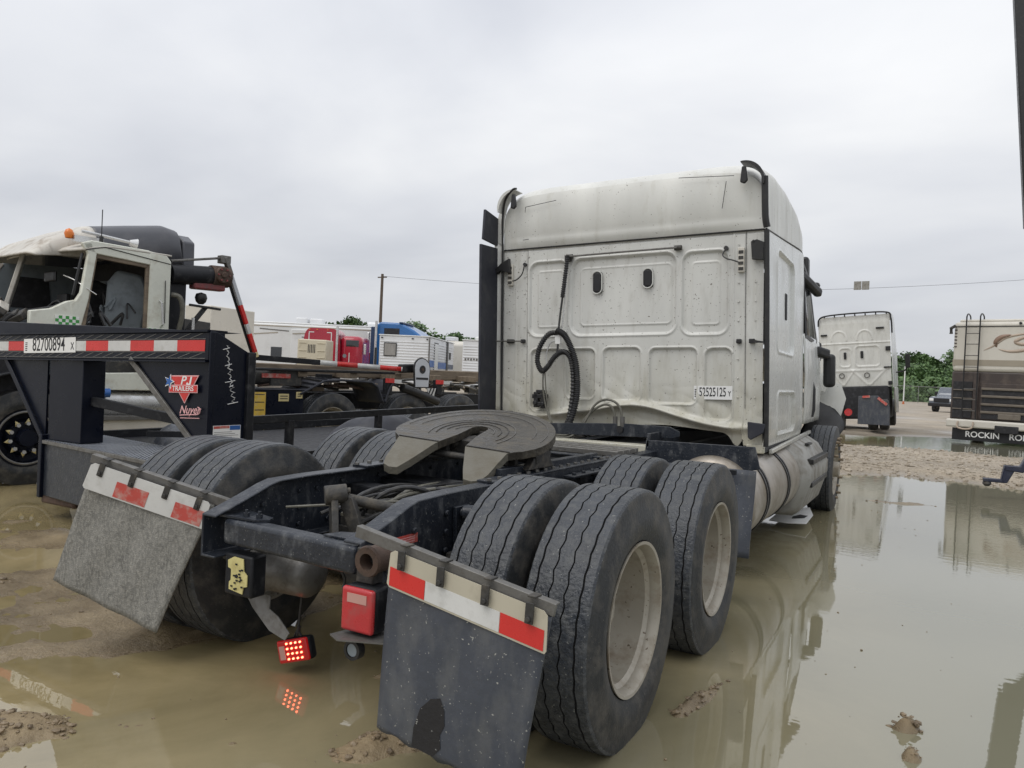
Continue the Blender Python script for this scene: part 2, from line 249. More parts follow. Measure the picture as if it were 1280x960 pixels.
# ------------------------------------------------------------------ mesh tools
class MB:
    def __init__(s): s.v = []; s.f = []; s.m = []
    def add(s, vs, fs, mi=0):
        b = len(s.v); s.v += [tuple(p) for p in vs]; s.f += [tuple(i+b for i in f) for f in fs]; s.m += [mi]*len(fs); return s
    def box(s, a, b, mi=0):
        x0, y0, z0 = a; x1, y1, z1 = b
        if x0 > x1: x0, x1 = x1, x0
        if y0 > y1: y0, y1 = y1, y0
        if z0 > z1: z0, z1 = z1, z0
        return s.add([(x0,y0,z0),(x1,y0,z0),(x1,y1,z0),(x0,y1,z0),(x0,y0,z1),(x1,y0,z1),(x1,y1,z1),(x0,y1,z1)],
                     [(3,2,1,0),(4,5,6,7),(0,1,5,4),(1,2,6,5),(2,3,7,6),(3,0,4,7)], mi)
    def beam(s, p, q, wd, h, up=(0, 0, 1), mi=0):
        p, q, up = Vector(p), Vector(q), Vector(up); d = (q-p).normalized(); sd = d.cross(up).normalized(); u = sd.cross(d)
        sd *= wd/2; u *= h/2
        return s.add([p-sd-u, p+sd-u, p+sd+u, p-sd+u, q-sd-u, q+sd-u, q+sd+u, q-sd+u],
                     [(0,1,2,3),(7,6,5,4),(4,5,1,0),(5,6,2,1),(6,7,3,2),(7,4,0,3)], mi)
    def tube(s, pts, r, n=8, mi=0, caps=True, rf=None):
        pts = [Vector(p) for p in pts]; rings = []; up = Vector((0.13, 0.31, 0.94))
        for i, p in enumerate(pts):
            d = (pts[min(i+1, len(pts)-1)]-pts[max(i-1, 0)]).normalized()
            a = d.cross(up)
            if a.length < 1e-3: a = d.cross(Vector((1, 0, 0)))
            a.normalize(); b = d.cross(a).normalized()
            up = b.cross(d) if False else up
            rr = r if rf is None else rf(i, r)
            rings.append([p+(a*math.cos(2*math.pi*k/n)+b*math.sin(2*math.pi*k/n))*rr for k in range(n)])
        vs = [v for rg in rings for v in rg]; fs = []
        for i in range(len(pts)-1):
            for k in range(n):
                k2 = (k+1) % n; fs.append((i*n+k, i*n+k2, (i+1)*n+k2, (i+1)*n+k))
        if caps: fs.append(tuple(range(n))[::-1]); fs.append(tuple((len(pts)-1)*n+k for k in range(n)))
        return s.add(vs, fs, mi)
    def cyl(s, p, q, r, n=24, mi=0, r2=None):
        p, q = Vector(p), Vector(q); rr = [r, r if r2 is None else r2]
        return s.tube([p, q], r, n, mi, True, lambda i, _: rr[i])
    def lathe(s, prof, c, axis=(1, 0, 0), n=48, mi=0, close=False, mis=None):
        ax = Vector(axis).normalized(); a = ax.orthogonal().normalized(); b = ax.cross(a); c = Vector(c)
        vs = [c+ax*h+(a*math.cos(2*math.pi*k/n)+b*math.sin(2*math.pi*k/n))*r for (h, r) in prof for k in range(n)]
        base = len(s.v); s.v += [tuple(v) for v in vs]; m = len(prof)
        for i in range(m-1+(1 if close else 0)):
            i2 = (i+1) % m
            for k in range(n):
                k2 = (k+1) % n; s.f.append((base+i*n+k, base+i*n+k2, base+i2*n+k2, base+i2*n+k)); s.m.append(mis[i] if mis else mi)
        return s
    def prism(s, poly, o, ux, uy, th, mi=0):
        o, ux, uy = Vector(o), Vector(ux), Vector(uy); nz = ux.cross(uy).normalized()*th; n = len(poly)
        a = [o+ux*p[0]+uy*p[1] for p in poly]; b = [v+nz for v in a]
        return s.add(a+b, [tuple(range(n))[::-1], tuple(range(n, 2*n))]+[(i, (i+1) % n, n+(i+1) % n, n+i) for i in range(n)], mi)
    def grid(s, fn, nu, nv, mi=0, keep=None):
        vs = [fn(i/nu, j/nv) for j in range(nv+1) for i in range(nu+1)]; fs = []
        for j in range(nv):
            for i in range(nu):
                if keep and not keep((i+.5)/nu, (j+.5)/nv): continue
                a = j*(nu+1)+i; fs.append((a, a+1, a+nu+2, a+nu+1))
        return s.add(vs, fs, mi)
    def xf(s, Mx, start=0):
        s.v[start:] = [tuple(Mx @ Vector(v)) for v in s.v[start:]]; return s

def obj(name, mb, mats, parent=None, bevel=0.0, smooth=40, seg=2, loc=None, solid=0.0):
    me = bpy.data.meshes.new(name); me.from_pydata([tuple(v) for v in mb.v], [], mb.f); me.update()
    if not isinstance(mats, (list, tuple)): mats = [mats]
    for m in mats: me.materials.append(M[m] if isinstance(m, str) else m)
    if len(mats) > 1: me.polygons.foreach_set('material_index', mb.m)
    if smooth:
        me.polygons.foreach_set('use_smooth', [True]*len(me.polygons)); me.set_sharp_from_angle(angle=R(smooth))
    bm = bmesh.new(); bm.from_mesh(me); bmesh.ops.recalc_face_normals(bm, faces=bm.faces); bm.to_mesh(me); bm.free()
    o = bpy.data.objects.new(name, me); C.objects.link(o)
    if parent is not None: o.parent = parent
    if loc is not None: o.location = loc
    if solid:
        md = o.modifiers.new('thickness', 'SOLIDIFY'); md.thickness = solid; md.offset = 0
    if bevel:
        md = o.modifiers.new('bevel', 'BEVEL'); md.width = bevel; md.segments = seg; md.limit_method = 'ANGLE'; md.angle_limit = R(35); md.use_clamp_overlap = True
    return o
def thing(name, label, cat, loc=(0, 0, 0), rz=0.0, group=None, rot=None):
    o = bpy.data.objects.new(name, None); C.objects.link(o); o.location = loc; o.rotation_euler = rot if rot else (0, 0, rz)
    o.empty_display_size = 0.3
    return tag(o, label, cat, group)
def tag(o, label, cat, group=None):
    o['label'] = label; o['category'] = cat
    if group: o['group'] = group
    return o
def copy_tree(o, parent=None):
    c = o.copy(); C.objects.link(c)
    if parent is not None: c.parent = parent
    for ch in list(o.children): copy_tree(ch, c)
    return c
def text(name, body, parent, mtx, size, m='ink', bold=0.0, sx=1.0, shear=0.0, ext=0.0006, align='CENTER'):
    cu = bpy.data.curves.new('t', 'FONT'); cu.body = body; cu.size = size; cu.offset = bold; cu.extrude = ext; cu.align_x = align; cu.align_y = 'CENTER'; cu.shear = shear
    to = bpy.data.objects.new('t', cu); C.objects.link(to); dg = bpy.context.evaluated_depsgraph_get()
    me = bpy.data.meshes.new_from_object(to.evaluated_get(dg)); bpy.data.objects.remove(to); bpy.data.curves.remove(cu)
    me.transform(Matrix.Diagonal((sx, 1, 1, 1))); me.transform(mtx); me.materials.clear(); me.materials.append(M[m])
    o = bpy.data.objects.new(name, me); C.objects.link(o)
    if parent is not None: o.parent = parent
    return o
def basis(o, ux, uy):
    ux, uy = Vector(ux).normalized(), Vector(uy).normalized(); uz = ux.cross(uy).normalized(); uy = uz.cross(ux)
    m = Matrix((ux, uy, uz)).transposed().to_4x4(); m.translation = Vector(o); return m
def horizon(px): return 493.17+(px-1169.6)*0.04690
def at(px, D, z=0.0):      # a point of the world seen in column px, D metres ahead
    py = horizon(px)+(CAM[2]-z)*FPX/D
    p = CAM+(_f+_r2*(px-640)/FPX+_u2*(480-py)/FPX)*D
    return (float(p[0]), float(p[1]), z)
def vnoise(x, y, seed=0):
    xi = np.floor(x).astype(np.int64); yi = np.floor(y).astype(np.int64); fx = x-xi; fy = y-yi
    def h(a, b):
        n = (a*374761393+b*668265263+seed*1442695040) & 0xffffffff; n = ((n ^ (n >> 13))*1274126177) & 0xffffffff
        return ((n ^ (n >> 16)) & 0xffff)/65535.0
    u = fx*fx*(3-2*fx); v = fy*fy*(3-2*fy)
    return (h(xi, yi)*(1-u)+h(xi+1, yi)*u)*(1-v)+(h(xi, yi+1)*(1-u)+h(xi+1, yi+1)*u)*v
def fbm(x, y, s, o=4, seed=0):
    t = np.zeros_like(np.asarray(x, float)); a = 0.5
    for i in range(o): t += a*(vnoise(x*s, y*s, seed+i*17)-0.5); s *= 2.07; a *= 0.5
    return t

# ================================================================== GROUND AND WATER
def land_height(x, y):
    x = np.asarray(x, float); y = np.asarray(y, float)
    wob = fbm(x, y, 0.55, 4, 3)
    h = -0.055+0.05*fbm(x, y, 0.9, 4, 5)
    def bump(cx, cy, rx, ry, ang, top, rough=0.6):
        nonlocal h
        c, s = math.cos(R(ang)), math.sin(R(ang)); dx = (x-cx)*c+(y-cy)*s; dy = -(x-cx)*s+(y-cy)*c
        d = np.sqrt((dx/rx)**2+(dy/ry)**2)+rough*fbm(x, y, 3.0, 4, 9)*1.6
        h = np.maximum(h, -0.06+(top+0.055)*np.clip((1.45-d)/1.2, 0, 1)**1.15+0.026*fbm(x, y, 11, 4, 21)*np.clip(1.5-d, 0, 1))
    # gravel bar between the puddles, and the dry yard beyond
    yy = y+2.2*wob+0.9*fbm(x, y, 1.7, 3, 8)-0.06*x
    bar = np.clip((yy-10.4)/1.6, 0, 1)*np.clip((18.6-yy)/1.2, 0, 1)*np.clip((x+9)/3, 0, 1)
    h = np.maximum(h, -0.06+0.14*bar**0.7+0.03*fbm(x, y, 3.1, 3, 12)*bar)
    yard = np.clip((yy-21.8-0.9*np.clip(x-0.5, 0, 4))/2.5, 0, 1)
    h = np.maximum(h, -0.06+0.11*yard+0.20*fbm(x, y, 0.33, 4, 31)*yard*np.clip(1-(y-30)/60, 0.25, 1))
    # dry rise on the far left under the parked vehicles
    lf = np.clip((-(x+9)+wob*3)/3, 0, 1)*np.clip((y-4)/4, 0, 1); h = np.maximum(h, -0.06+0.13*lf)
    # silt bars and clods near the truck
    bump(-0.72, -1.30, 0.42, 0.20, 30, 0.045, 0.8)
    bump(0.10, -0.88, 0.30, 0.035, 25, 0.006, 1.2); bump(0.25, -0.72, 0.16, 0.03, 20, 0.006, 1.2); bump(-0.30, -0.98, 0.22, 0.04, 30, 0.007, 1.2)
    bump(0.56, -0.52, 0.42, 0.16, 75, 0.050, 0.8)
    bump(0.14, -0.05, 0.20, 0.09, 60, 0.025, 0.8)
    bump(1.40, 0.50, 0.50, 0.075, 82, 0.030, 0.9)
    bump(2.20, 0.72, 0.070, 0.050, 20, 0.060, 0.7); bump(2.225, 0.45, 0.05, 0.05, 0, 0.045, 0.7)
    bump(1.75, 7.9, 0.9, 0.16, 15, 0.02, 0.9)
    # shallow silt on the left, breaking the surface in places
    lm = np.clip((-x-0.42-0.5*np.clip(-y-0.4,0,1)*np.clip(y+1.2,0,1)*2+0.5*wob*2)/0.5, 0, 1)*np.clip((2.2-y)/1.5, 0, 1)*np.clip((x+5.5)/1.2, 0, 1)
    h = np.maximum(h, -0.06+lm*(0.064+0.060*fbm(x, y, 1.7, 4, 44)+0.018*fbm(x, y, 9, 3, 45)))
    h += 0.006*fbm(x, y, 18, 3, 77)
    return h
rr_ = [0.0]; r0 = 0.9
while r0 < 1500: rr_.append(r0); r0 *= 1.0115 if r0 < 12 else (1.02 if r0 < 60 else 1.07)
az = np.concatenate([np.linspace(-66, 10, 620), np.linspace(10, 294, 72)[1:-1]])
rr_ = np.array(rr_); RR, AA = np.meshgrid(rr_[1:], np.radians(az), indexing='ij')
gx = CAM[0]+RR*np.sin(AA); gy = CAM[1]+RR*np.cos(AA); gz = land_height(gx, gy)
nr, na = gx.shape
gv = np.stack([gx.ravel(), gy.ravel(), gz.ravel()], 1)
ii, jj = np.meshgrid(np.arange(nr-1), np.arange(na), indexing='ij'); j2 = (jj+1) % na
gf = np.stack([ii*na+jj, ii*na+j2, (ii+1)*na+j2, (ii+1)*na+jj], -1).reshape(-1, 4)
me = bpy.data.meshes.new('ground'); me.vertices.add(len(gv)+1); me.vertices.foreach_set('co', np.append(gv, [[CAM[0], CAM[1], -0.03]], 0).astype(np.float32).ravel())
cf = [(len(gv), (j+1) % na, j) for j in range(na)]
loops = np.concatenate([gf.ravel(), np.array(cf).ravel()]); nf = len(gf)+len(cf)
me.loops.add(len(loops)); me.loops.foreach_set('vertex_index', loops.astype(np.int32)); me.polygons.add(nf)
ls = np.concatenate([np.arange(len(gf))*4, len(gf)*4+np.arange(len(cf))*3]); me.polygons.foreach_set('loop_start', ls.astype(np.int32))
me.update(calc_edges=True); me.validate(); me.polygons.foreach_set('use_smooth', [True]*len(me.polygons)); me.materials.append(M['ground'])
ground = bpy.data.objects.new('ground', me); C.objects.link(ground); ground['kind'] = 'structure'
if me.polygons[10].normal.z < 0: me.flip_normals()
mb = MB(); mb.add([(-60, -30, 0), (60, -30, 0), (60, 90, 0), (-60, 90, 0)], [(0, 1, 2, 3)])
wt = obj('puddle_water', mb, 'water', smooth=0); wt['kind'] = 'structure'

def ico():
    bm = bmesh.new(); bmesh.ops.create_icosphere(bm, subdivisions=1, radius=1); v = [tuple(p.co) for p in bm.verts]; f = [tuple(q.index for q in p.verts) for p in bm.faces]; bm.free(); return v, f
IV, IF = ico()
def scatter(name, pts, m, rmin, rmax, seed):
    r = random.Random(seed); mb = MB()
    for (x, y, k) in pts:
        s = rmin+(rmax-rmin)*r.random()**3; a = r.random()*6.28; ca, sa = math.cos(a), math.sin(a)
        z = k
        sx, sy, sz = s*(0.7+0.6*r.random()), s*(0.7+0.6*r.random()), s*(0.35+0.4*r.random())
        vs = []
        for v in IV:
            q = 1+0.5*(r.random()-0.5); X, Y, Z = v[0]*sx*q, v[1]*sy*q, v[2]*sz*q
            vs.append((x+X*ca-Y*sa, y+X*sa+Y*ca, z+Z+sz*0.25))
        mb.add(vs, IF)
    o = obj(name, mb, m, smooth=0); o['kind'] = 'stuff'; return o
g_ = random.Random(3); pts = []
while len(pts) < 5200:
    x = -2+g_.random()*9; y = 9.6+g_.random()**1.3*11
    pts.append((x, y, 1))
hh = land_height(np.array([p[0] for p in pts]), np.array([p[1] for p in pts]))
pts = [(p[0], p[1], float(h)) for p, h in zip(pts, hh) if h > 0.0]
go = scatter('gravel', pts, 'stone', 0.018, 0.055, 5)
pts = []
for (cx, cy, rx, ry, ang, n) in [(-0.72, -1.30, 0.50, 0.26, 30, 620), (0.58, -0.5, 0.50, 0.20, 75, 380), (0.14, -0.05, 0.2, 0.07, 60, 90), (1.40, 0.50, 0.46, 0.05, 82, 130), (2.20, 0.72, 0.06, 0.04, 20, 26), (2.23, 0.45, 0.04, 0.04, 0, 14), (-1.6, 0.0, 1.3, 0.6, 20, 70), (1.75, 7.9, 0.8, 0.15, 15, 60)]:
    for _ in range(n):
        a = g_.random()*6.283; q = math.sqrt(g_.random()); dx, dy = q*rx*math.cos(a), q*ry*math.sin(a); c, s = math.cos(R(ang)), math.sin(R(ang))
        pts.append((cx+dx*c-dy*s, cy+dx*s+dy*c, 1))
hh = land_height(np.array([p[0] for p in pts]), np.array([p[1] for p in pts]))
pts = [(p[0], p[1], float(h)) for p, h in zip(pts, hh) if h > -0.008]
def _floaters():
    r = random.Random(77); out = []
    while len(out) < 260:
        x = r.uniform(-3.0, 3.2); y = r.uniform(-1.6, 7.5); out.append((x, y, 0.001))
    h_ = land_height(np.array([p[0] for p in out]), np.array([p[1] for p in out])); return [p for p, h in zip(out, h_) if h < -0.004]
scatter('floating_grit', _floaters(), 'clod', 0.002, 0.009, 19)
scatter('mud_clods', pts, 'clod', 0.003, 0.019, 8)

# ================================================================== TYRES AND WHEELS
TR = 0.502
def tyre_mb(Rr=TR, wd=0.285, nseg=160, detail=True, rb=0.290):
    """a truck tyre round the X axis; zigzag grooves cut in the tread"""
    h = wd/2; S = Rr/0.502
    side = [(-h*0.72, rb), (-h*0.86, rb+0.012*S), (-h*0.98, rb+0.055*S), (-h, rb+0.10*S), (-h*0.985, rb+0.104*S), (-h*0.975, rb+0.135*S), (-h*0.955, rb+0.140*S), (-h*0.925, Rr-0.030*S), (-h*0.89, Rr-0.012*S), (-h*0.84, Rr-0.004*S)]
    prof = [(p[0], p[1], 0, 0) for p in side]      # x, r, zig factor, material
    if detail:
        for gx_, zg in ((-0.62, 0.5), (-0.21, 1.0), (0.21, 1.0), (0.62, 0.5)):
            x = gx_*h*0.98
            gw = 1.0 if abs(gx_) > 0.4 else 0.75
            prof += [(x-0.0040*gw, Rr, zg, 1), (x-0.0019*gw, Rr-0.009, zg, 2), (x+0.0019*gw, Rr-0.009, zg, 2), (x+0.0040*gw, Rr, zg, 1)]
    prof += [(-p[0], p[1], 0, 0) for p in side[::-1]]
    mb = MB(); m = len(prof); zz = [0, 1, 1, -1, -1, 0][:]
    for i, (x, r, zg, _) in enumerate(prof):
        for k in range(nseg):
            a = 2*math.pi*k/nseg; t = (0.0, 1.0, 0.3, -1.0)[k % 4]*0.0042*zg; rq = r
            if detail and i in (8, m-9) and k % 2: rq = r-0.0035
            if detail and (i == 3 or i == m-4): rq = r+0.0
            mb.v.append((x+t, rq*math.cos(a), rq*math.sin(a)))
    for i in range(m-1):
        g = 2 if (prof[i][3] == 2 or prof[i+1][3] == 2) and prof[i][3] and prof[i+1][3] else (1 if 8 <= i < m-9 else 0)
        for k in range(nseg):
            k2 = (k+1) % nseg; mb.f.append((i*nseg+k, i*nseg+k2, (i+1)*nseg+k2, (i+1)*nseg+k)); mb.m.append(g)
    return mb
def rim_mb(face=1, n=72, deep=True, rb=0.290):
    """steel disc wheel round X; the open dish points to +X*face"""
    s = face
    if deep: prof = [(-0.135, rb+0.004), (-0.125, rb-0.008), (0.02, rb-0.026), (0.075, rb-0.022), (0.098, rb-0.004), (0.115, rb-0.002), (0.124, rb+0.008), (0.130, rb+0.008), (0.128, rb-0.004), (0.108, rb-0.016), (0.085, rb-0.018), (0.070, rb-0.034), (-0.060, rb-0.040), (-0.100, rb-0.060), (-0.118, rb-0.13), (-0.118, 0.0)]
    else: prof = [(-0.13, rb+0.004), (-0.12, rb-0.01), (0.0, rb-0.03), (0.11, rb-0.004), (0.130, rb+0.006), (0.130, rb-0.005), (0.09, rb-0.018), (0.03, rb-0.035), (0.02, rb-0.10), (0.07, rb-0.125), (0.075, 0.10), (0.075, 0.0)]
    mb = MB(); mb.lathe([(s*a, b) for a, b in prof], (0, 0, 0), (1, 0, 0), n)
    dx = -0.118 if deep else 0.075
    for k in range(10):
        a = 2*math.pi*k/10; mb.cyl((s*dx, 0.143*math.cos(a), 0.143*math.sin(a)), (s*(dx+0.035), 0.143*math.cos(a), 0.143*math.sin(a)), 0.017, 6)
    mb.cyl((s*dx, 0, 0), (s*(dx+(0.12 if deep else 0.10)), 0, 0), 0.095, 24, r2=0.085)
    return mb
def wheel(parent, x, y, z, face, deep, spin=0.0, tyremesh=None, first=None):
    if first is not None:
        wq = first.copy(); C.objects.link(wq); wq.parent = parent; wq.location = (x, y, z); wq.rotation_euler = (spin, 0, 0)
        for ch in first.children: c = ch.copy(); C.objects.link(c); c.parent = wq
        return wq
    wq = obj('wheel', rim_mb(face, deep=deep), 'rim', parent, loc=(x, y, z)); wq.rotation_euler = (spin, 0, 0)
    ty_ = tyre_mb()
    obj('tyre', ty_, ['rubber', 'tread', 'groove'], wq, smooth=32)
    return wq

# ================================================================== THE WHITE TRACTOR IN FRONT
truck = thing('tractor_unit', 'large dirty white sleeper cab tractor with bare black chassis standing in the puddle', 'truck')
ZW = TR-0.04
wr = wheel(truck, 1.145, 0, ZW, 1, True, 0.3)
wheel(truck, 1.145, 1.2475, ZW, 1, True, 1.1, first=wr)
wi = wheel(truck, 0.805, 0, ZW, -1, True, 2.0)
wheel(truck, 0.805, 1.2475, ZW, -1, True, 0.7, first=wi)
for y in (0, 1.2475):
    wheel(truck, -0.805, y, ZW+0.015, 1, True, 1.5+y, first=wr); wheel(truck, -1.145, y, ZW+0.015, -1, True, 0.2+y, first=wi)
wf = wheel(truck, 1.135, 6.78, ZW, 1, False, 0.2); wheel(truck, -1.135, 6.78, ZW, -1, False, 0.2)
# frame rails: C channels open to the middle, tails cut down behind the rear axle
def rail_mb(sx):
    mb = MB(); zt = lambda y: 0.742 if y <= -0.65 else (0.742+(y+0.65)*0.118/0.30 if y < -0.35 else 0.860); zb = lambda y: 0.562
    ys = [-0.65, -0.50, -0.42, -0.36, -0.30, -0.1, 2.0, 6.9]; xo, xi, th = 0.43*sx, 0.345*sx, 0.010*sx
    zts = [0.742, 0.790, 0.818, 0.840, 0.856, 0.862, 0.862, 0.862]
    sec = lambda zt: [(xo, zb(0)), (xo, zt), (xi, zt), (xi, zt-0.010), (xo-th, zt-0.010), (xo-th, zb(0)+0.010), (xi, zb(0)+0.010), (xi, zb(0))]
    vs = [(p[0], y, p[1]) for y, z in zip(ys, zts) for p in sec(z)]; fs = []
    for i in range(len(ys)-1):
        for k in range(8): k2 = (k+1) % 8; fs.append((i*8+k, i*8+k2, (i+1)*8+k2, (i+1)*8+k))
    fs += [(0, 1, 4, 5), (1, 2, 3, 4), (5, 6, 7, 0)]; n = (len(ys)-1)*8
    fs += [(n+0, n+5, n+4, n+1), (n+1, n+4, n+3, n+2), (n+5, n+0, n+7, n+6)]
    mb.add(vs, fs)
    for (y, z) in [(-0.50, 0.70), (-0.50, 0.62), (-0.33, 0.74), (-0.33, 0.66), (-0.10, 0.78), (-0.10, 0.70), (-0.10, 0.62), (0.02, 0.78), (0.10, 0.62), (0.2, 0.80), (0.25, 0.70), (0.5, 0.8), (0.62, 0.8), (0.74, 0.8), (1.0, 0.8), (1.3, 0.8), (1.5, 0.8), (1.9, 0.8), (2.1, 0.8)]:
        mb.cyl((xo, y, z), (xo+0.014*sx, y, z), 0.014, 6); mb.cyl((xo-th, y, z), (xo-th-0.012*sx, y, z), 0.013, 6)
    return mb
obj('frame_rail', rail_mb(-1), 'frame', truck, bevel=0.004); obj('frame_rail', rail_mb(1), 'frame', truck, bevel=0.004)
# rear crossmember with its bolted gusset plates
mb = MB(); mb.beam((-0.345, -0.565, 0.672), (0.42, -0.625, 0.675), 0.09, 0.105); cm = obj('rear_crossmember', mb, 'frame', truck, bevel=0.018, seg=3)
mb = MB(); mb.prism([(-0.41, -0.60), (-0.20, -0.585), (-0.15, -0.54), (-0.17, -0.50), (-0.41, -0.44)], (0, 0, 0.728), (1, 0, 0), (0, 1, 0), 0.008)
for p in ((-0.27, -0.555), (-0.205, -0.545)): mb.cyl((p[0], p[1], 0.735), (p[0], p[1], 0.752), 0.014, 6); mb.cyl((p[0], p[1], 0.752), (p[0], p[1], 0.765), 0.007, 8)
obj('gusset_plate', mb, 'frame', cm)
mb = MB(); mb.prism([(0.20, -0.60), (0.41, -0.60), (0.41, -0.44), (0.22, -0.52)], (0, 0, 0.7295), (1, 0, 0), (0, 1, 0), 0.006); obj('gusset_plate', mb, 'frame', cm)
for (y, wd_, h_) in ((0.30, 0.12, 0.16), (0.62, 0.2, 0.18), (1.45, 0.10, 0.18), (2.3, 0.14, 0.16), (3.6, 0.14, 0.16)):
    mb = MB(); mb.beam((-0.42, y, 0.70), (0.42, y, 0.70), wd_, h_); obj('crossmember', mb, 'black', truck, bevel=0.01)
# axles, differentials, springs, shocks
for y in (0, 1.2475):
    mb = MB(); mb.cyl((-0.95, y, ZW), (0.95, y, ZW), 0.075, 20)
    prof = [(-0.20, 0.06), (-0.17, 0.13), (-0.10, 0.19), (0.0, 0.21), (0.10, 0.19), (0.17, 0.13), (0.2, 0.05)]; mb.lathe(prof, (0.03, y+0.03, ZW), (1, 0, 0), 24)
    mb.cyl((0.03, y+0.1, ZW), (0.03, y+0.42, ZW+0.04), 0.10, 20, r2=0.06); ax = obj('drive_axle', mb, 'castdark', truck)
    mb = MB()
    for sx in (-1, 1): mb.cyl((0.60*sx, y, ZW), (0.66*sx, y, ZW), 0.22, 28)
    obj('brake_drum', mb, 'rust', ax)
    for sx in (-1, 1):
        mb = MB(); mb.beam((0.52*sx, y-0.42, 0.50), (0.52*sx, y, 0.56), 0.09, 0.035); mb.beam((0.52*sx, y, 0.56), (0.52*sx, y+0.5, 0.50), 0.09, 0.035)
        mb.box((0.46*sx, y-0.13, 0.5), (0.58*sx, y+0.13, 0.62)); obj('leaf_spring', mb, 'castdark', truck, bevel=0.006)
        mb = MB(); mb.lathe([(0, 0.06), (0.02, 0.11), (0.07, 0.12), (0.10, 0.10), (0.13, 0.12), (0.18, 0.11), (0.2, 0.05)], (0.53*sx, y+0.38, 0.60), (0, 0, 1), 20); obj('air_spring', mb, 'trim', truck)
# torque arm and bracket seen between the rails
mb = MB(); mb.tube([(-0.02, -0.27, 0.815), (0.12, -0.14, 0.775), (0.22, -0.05, 0.74), (0.33, 0.03, 0.72)], 0.024, 12)
mb.cyl((-0.065, -0.31, 0.82), (0.0, -0.24, 0.83), 0.042, 16); mb.beam((-0.05, -0.27, 0.81), (0.02, -0.33, 0.62), 0.03, 0.09); mb.beam((0.01, -0.25, 0.81), (0.09, -0.24, 0.62), 0.03, 0.07)
mb.tube([(-0.05, -0.31, 0.835), (0.02, -0.24, 0.845)], 0.014, 8); obj('torque_rod', mb, 'castdark', truck, bevel=0.004)
hs = random.Random(12)
for i in range(24):
    x0 = -0.30+0.55*hs.random(); y0 = -0.15+0.2*hs.random(); x1 = -0.3+0.6*hs.random(); y1 = 0.35+1.2*hs.random(); z0 = 0.62+0.14*hs.random(); z1 = 0.62+0.15*hs.random()
    P0, P3 = Vector((x0, y0, z0)), Vector((x1, y1, z1)); P1 = P0+Vector((0.2*(hs.random()-.5), 0.2, 0.18*hs.random())); P2 = P3+Vector((0.3*(hs.random()-.5), -0.2, 0.12*hs.random()-0.02))
    pp = [P0*(1-t)**3+P1*3*t*(1-t)**2+P2*3*t*t*(1-t)+P3*t**3 for t in [k/12 for k in range(13)]]
    mb = MB(); mb.tube(pp, 0.007+0.006*hs.random(), 8); obj('air_line', mb, 'hose' if i % 3 else 'hosegrey', truck)
mb = MB(); mb.tube([(-0.30, -0.30, 0.74), (-0.1, -0.22, 0.765), (0.1, -0.12, 0.79), (0.3, 0.2, 0.78)], 0.006, 6); obj('air_line', mb, 'hosegrey', truck)
mb = MB()
for i in range(24):
    x, y, z = -0.3+0.6*hs.random(), 0.02+0.6*hs.random(), 0.55+0.12*hs.random(); a, b_, c_ = [0.02+0.035*hs.random() for _ in range(3)]; mb.box((x-a, y-b_, z-c_), (x+a, y+b_, z+c_))
mb.cyl((-0.2, 0.25, 0.66), (0.15, 0.25, 0.66), 0.06, 16); mb.cyl((0.18, 0.05, 0.6), (0.18, 0.3, 0.7), 0.045, 12)
obj('suspension_hardware', mb, 'castdark', truck, bevel=0.006)
# shock on the outside of the right rail
mb = MB(); mb.cyl((0.44, 0.0, 0.772), (0.56, 0.02, 0.776), 0.022, 14); mb.cyl((0.46, 0.0, 0.772), (0.505, 0.01, 0.774), 0.034, 14); mb.cyl((0.53, 0.01, 0.775), (0.58, 0.02, 0.777), 0.036, 16)
mb.prism([(-0.05, 0.80), (0.06, 0.80), (0.02, 0.575), (-0.03, 0.575)], (0.432, 0, 0), (0, 1, 0), (0, 0, 1), 0.02); obj('shock_mount', mb, 'frame', truck, bevel=0.003)
for y in (0.30, 1.55): 
    mb = MB(); mb.cyl((0.50, y, 0.30), (0.50, y+0.05, 0.78), 0.035, 16); obj('shock_absorber', mb, 'black', truck)
# red sticker on right rail
mb = MB(); mb.box((0.4305, -0.455, 0.690), (0.4325, -0.30, 0.728)); st = obj('warning_sticker', mb, 'redtapedull', truck)
for k in range(3): mb = MB(); mb.box((0.4326, -0.44+0.006*k, 0.698+0.009*k), (0.4330, -0.32, 0.7005+0.009*k)); obj('print_line', mb, 'pinkink', st)
# open bracket tube at the end of the right rail
mb = MB(); mb.lathe([(0, 0.030), (0, 0.052), (0.012, 0.056), (0.02, 0.050), (0.13, 0.050), (0.13, 0.034), (0.03, 0.030)], (0.515, -0.72, 0.700), (0, 1, 0.02), 32, close=True); obj('hanger_tube', mb, 'rust', truck)
mb = MB(); mb.box((0.42, -0.66, 0.60), (0.50, -0.60, 0.73)); obj('hanger_bracket', mb, 'castdark', truck, bevel=0.006)
# air tank
mb = MB(); tp = [(0, 0.0), (0.004, 0.05), (0.02, 0.088), (0.045, 0.104), (0.34, 0.104), (0.365, 0.088), (0.381, 0.05), (0.385, 0.0)]; mb.lathe(tp, (-0.49, -0.29, 0.448), (1, 0, 0.03), 36); obj('air_tank', mb, 'greysteel', truck)
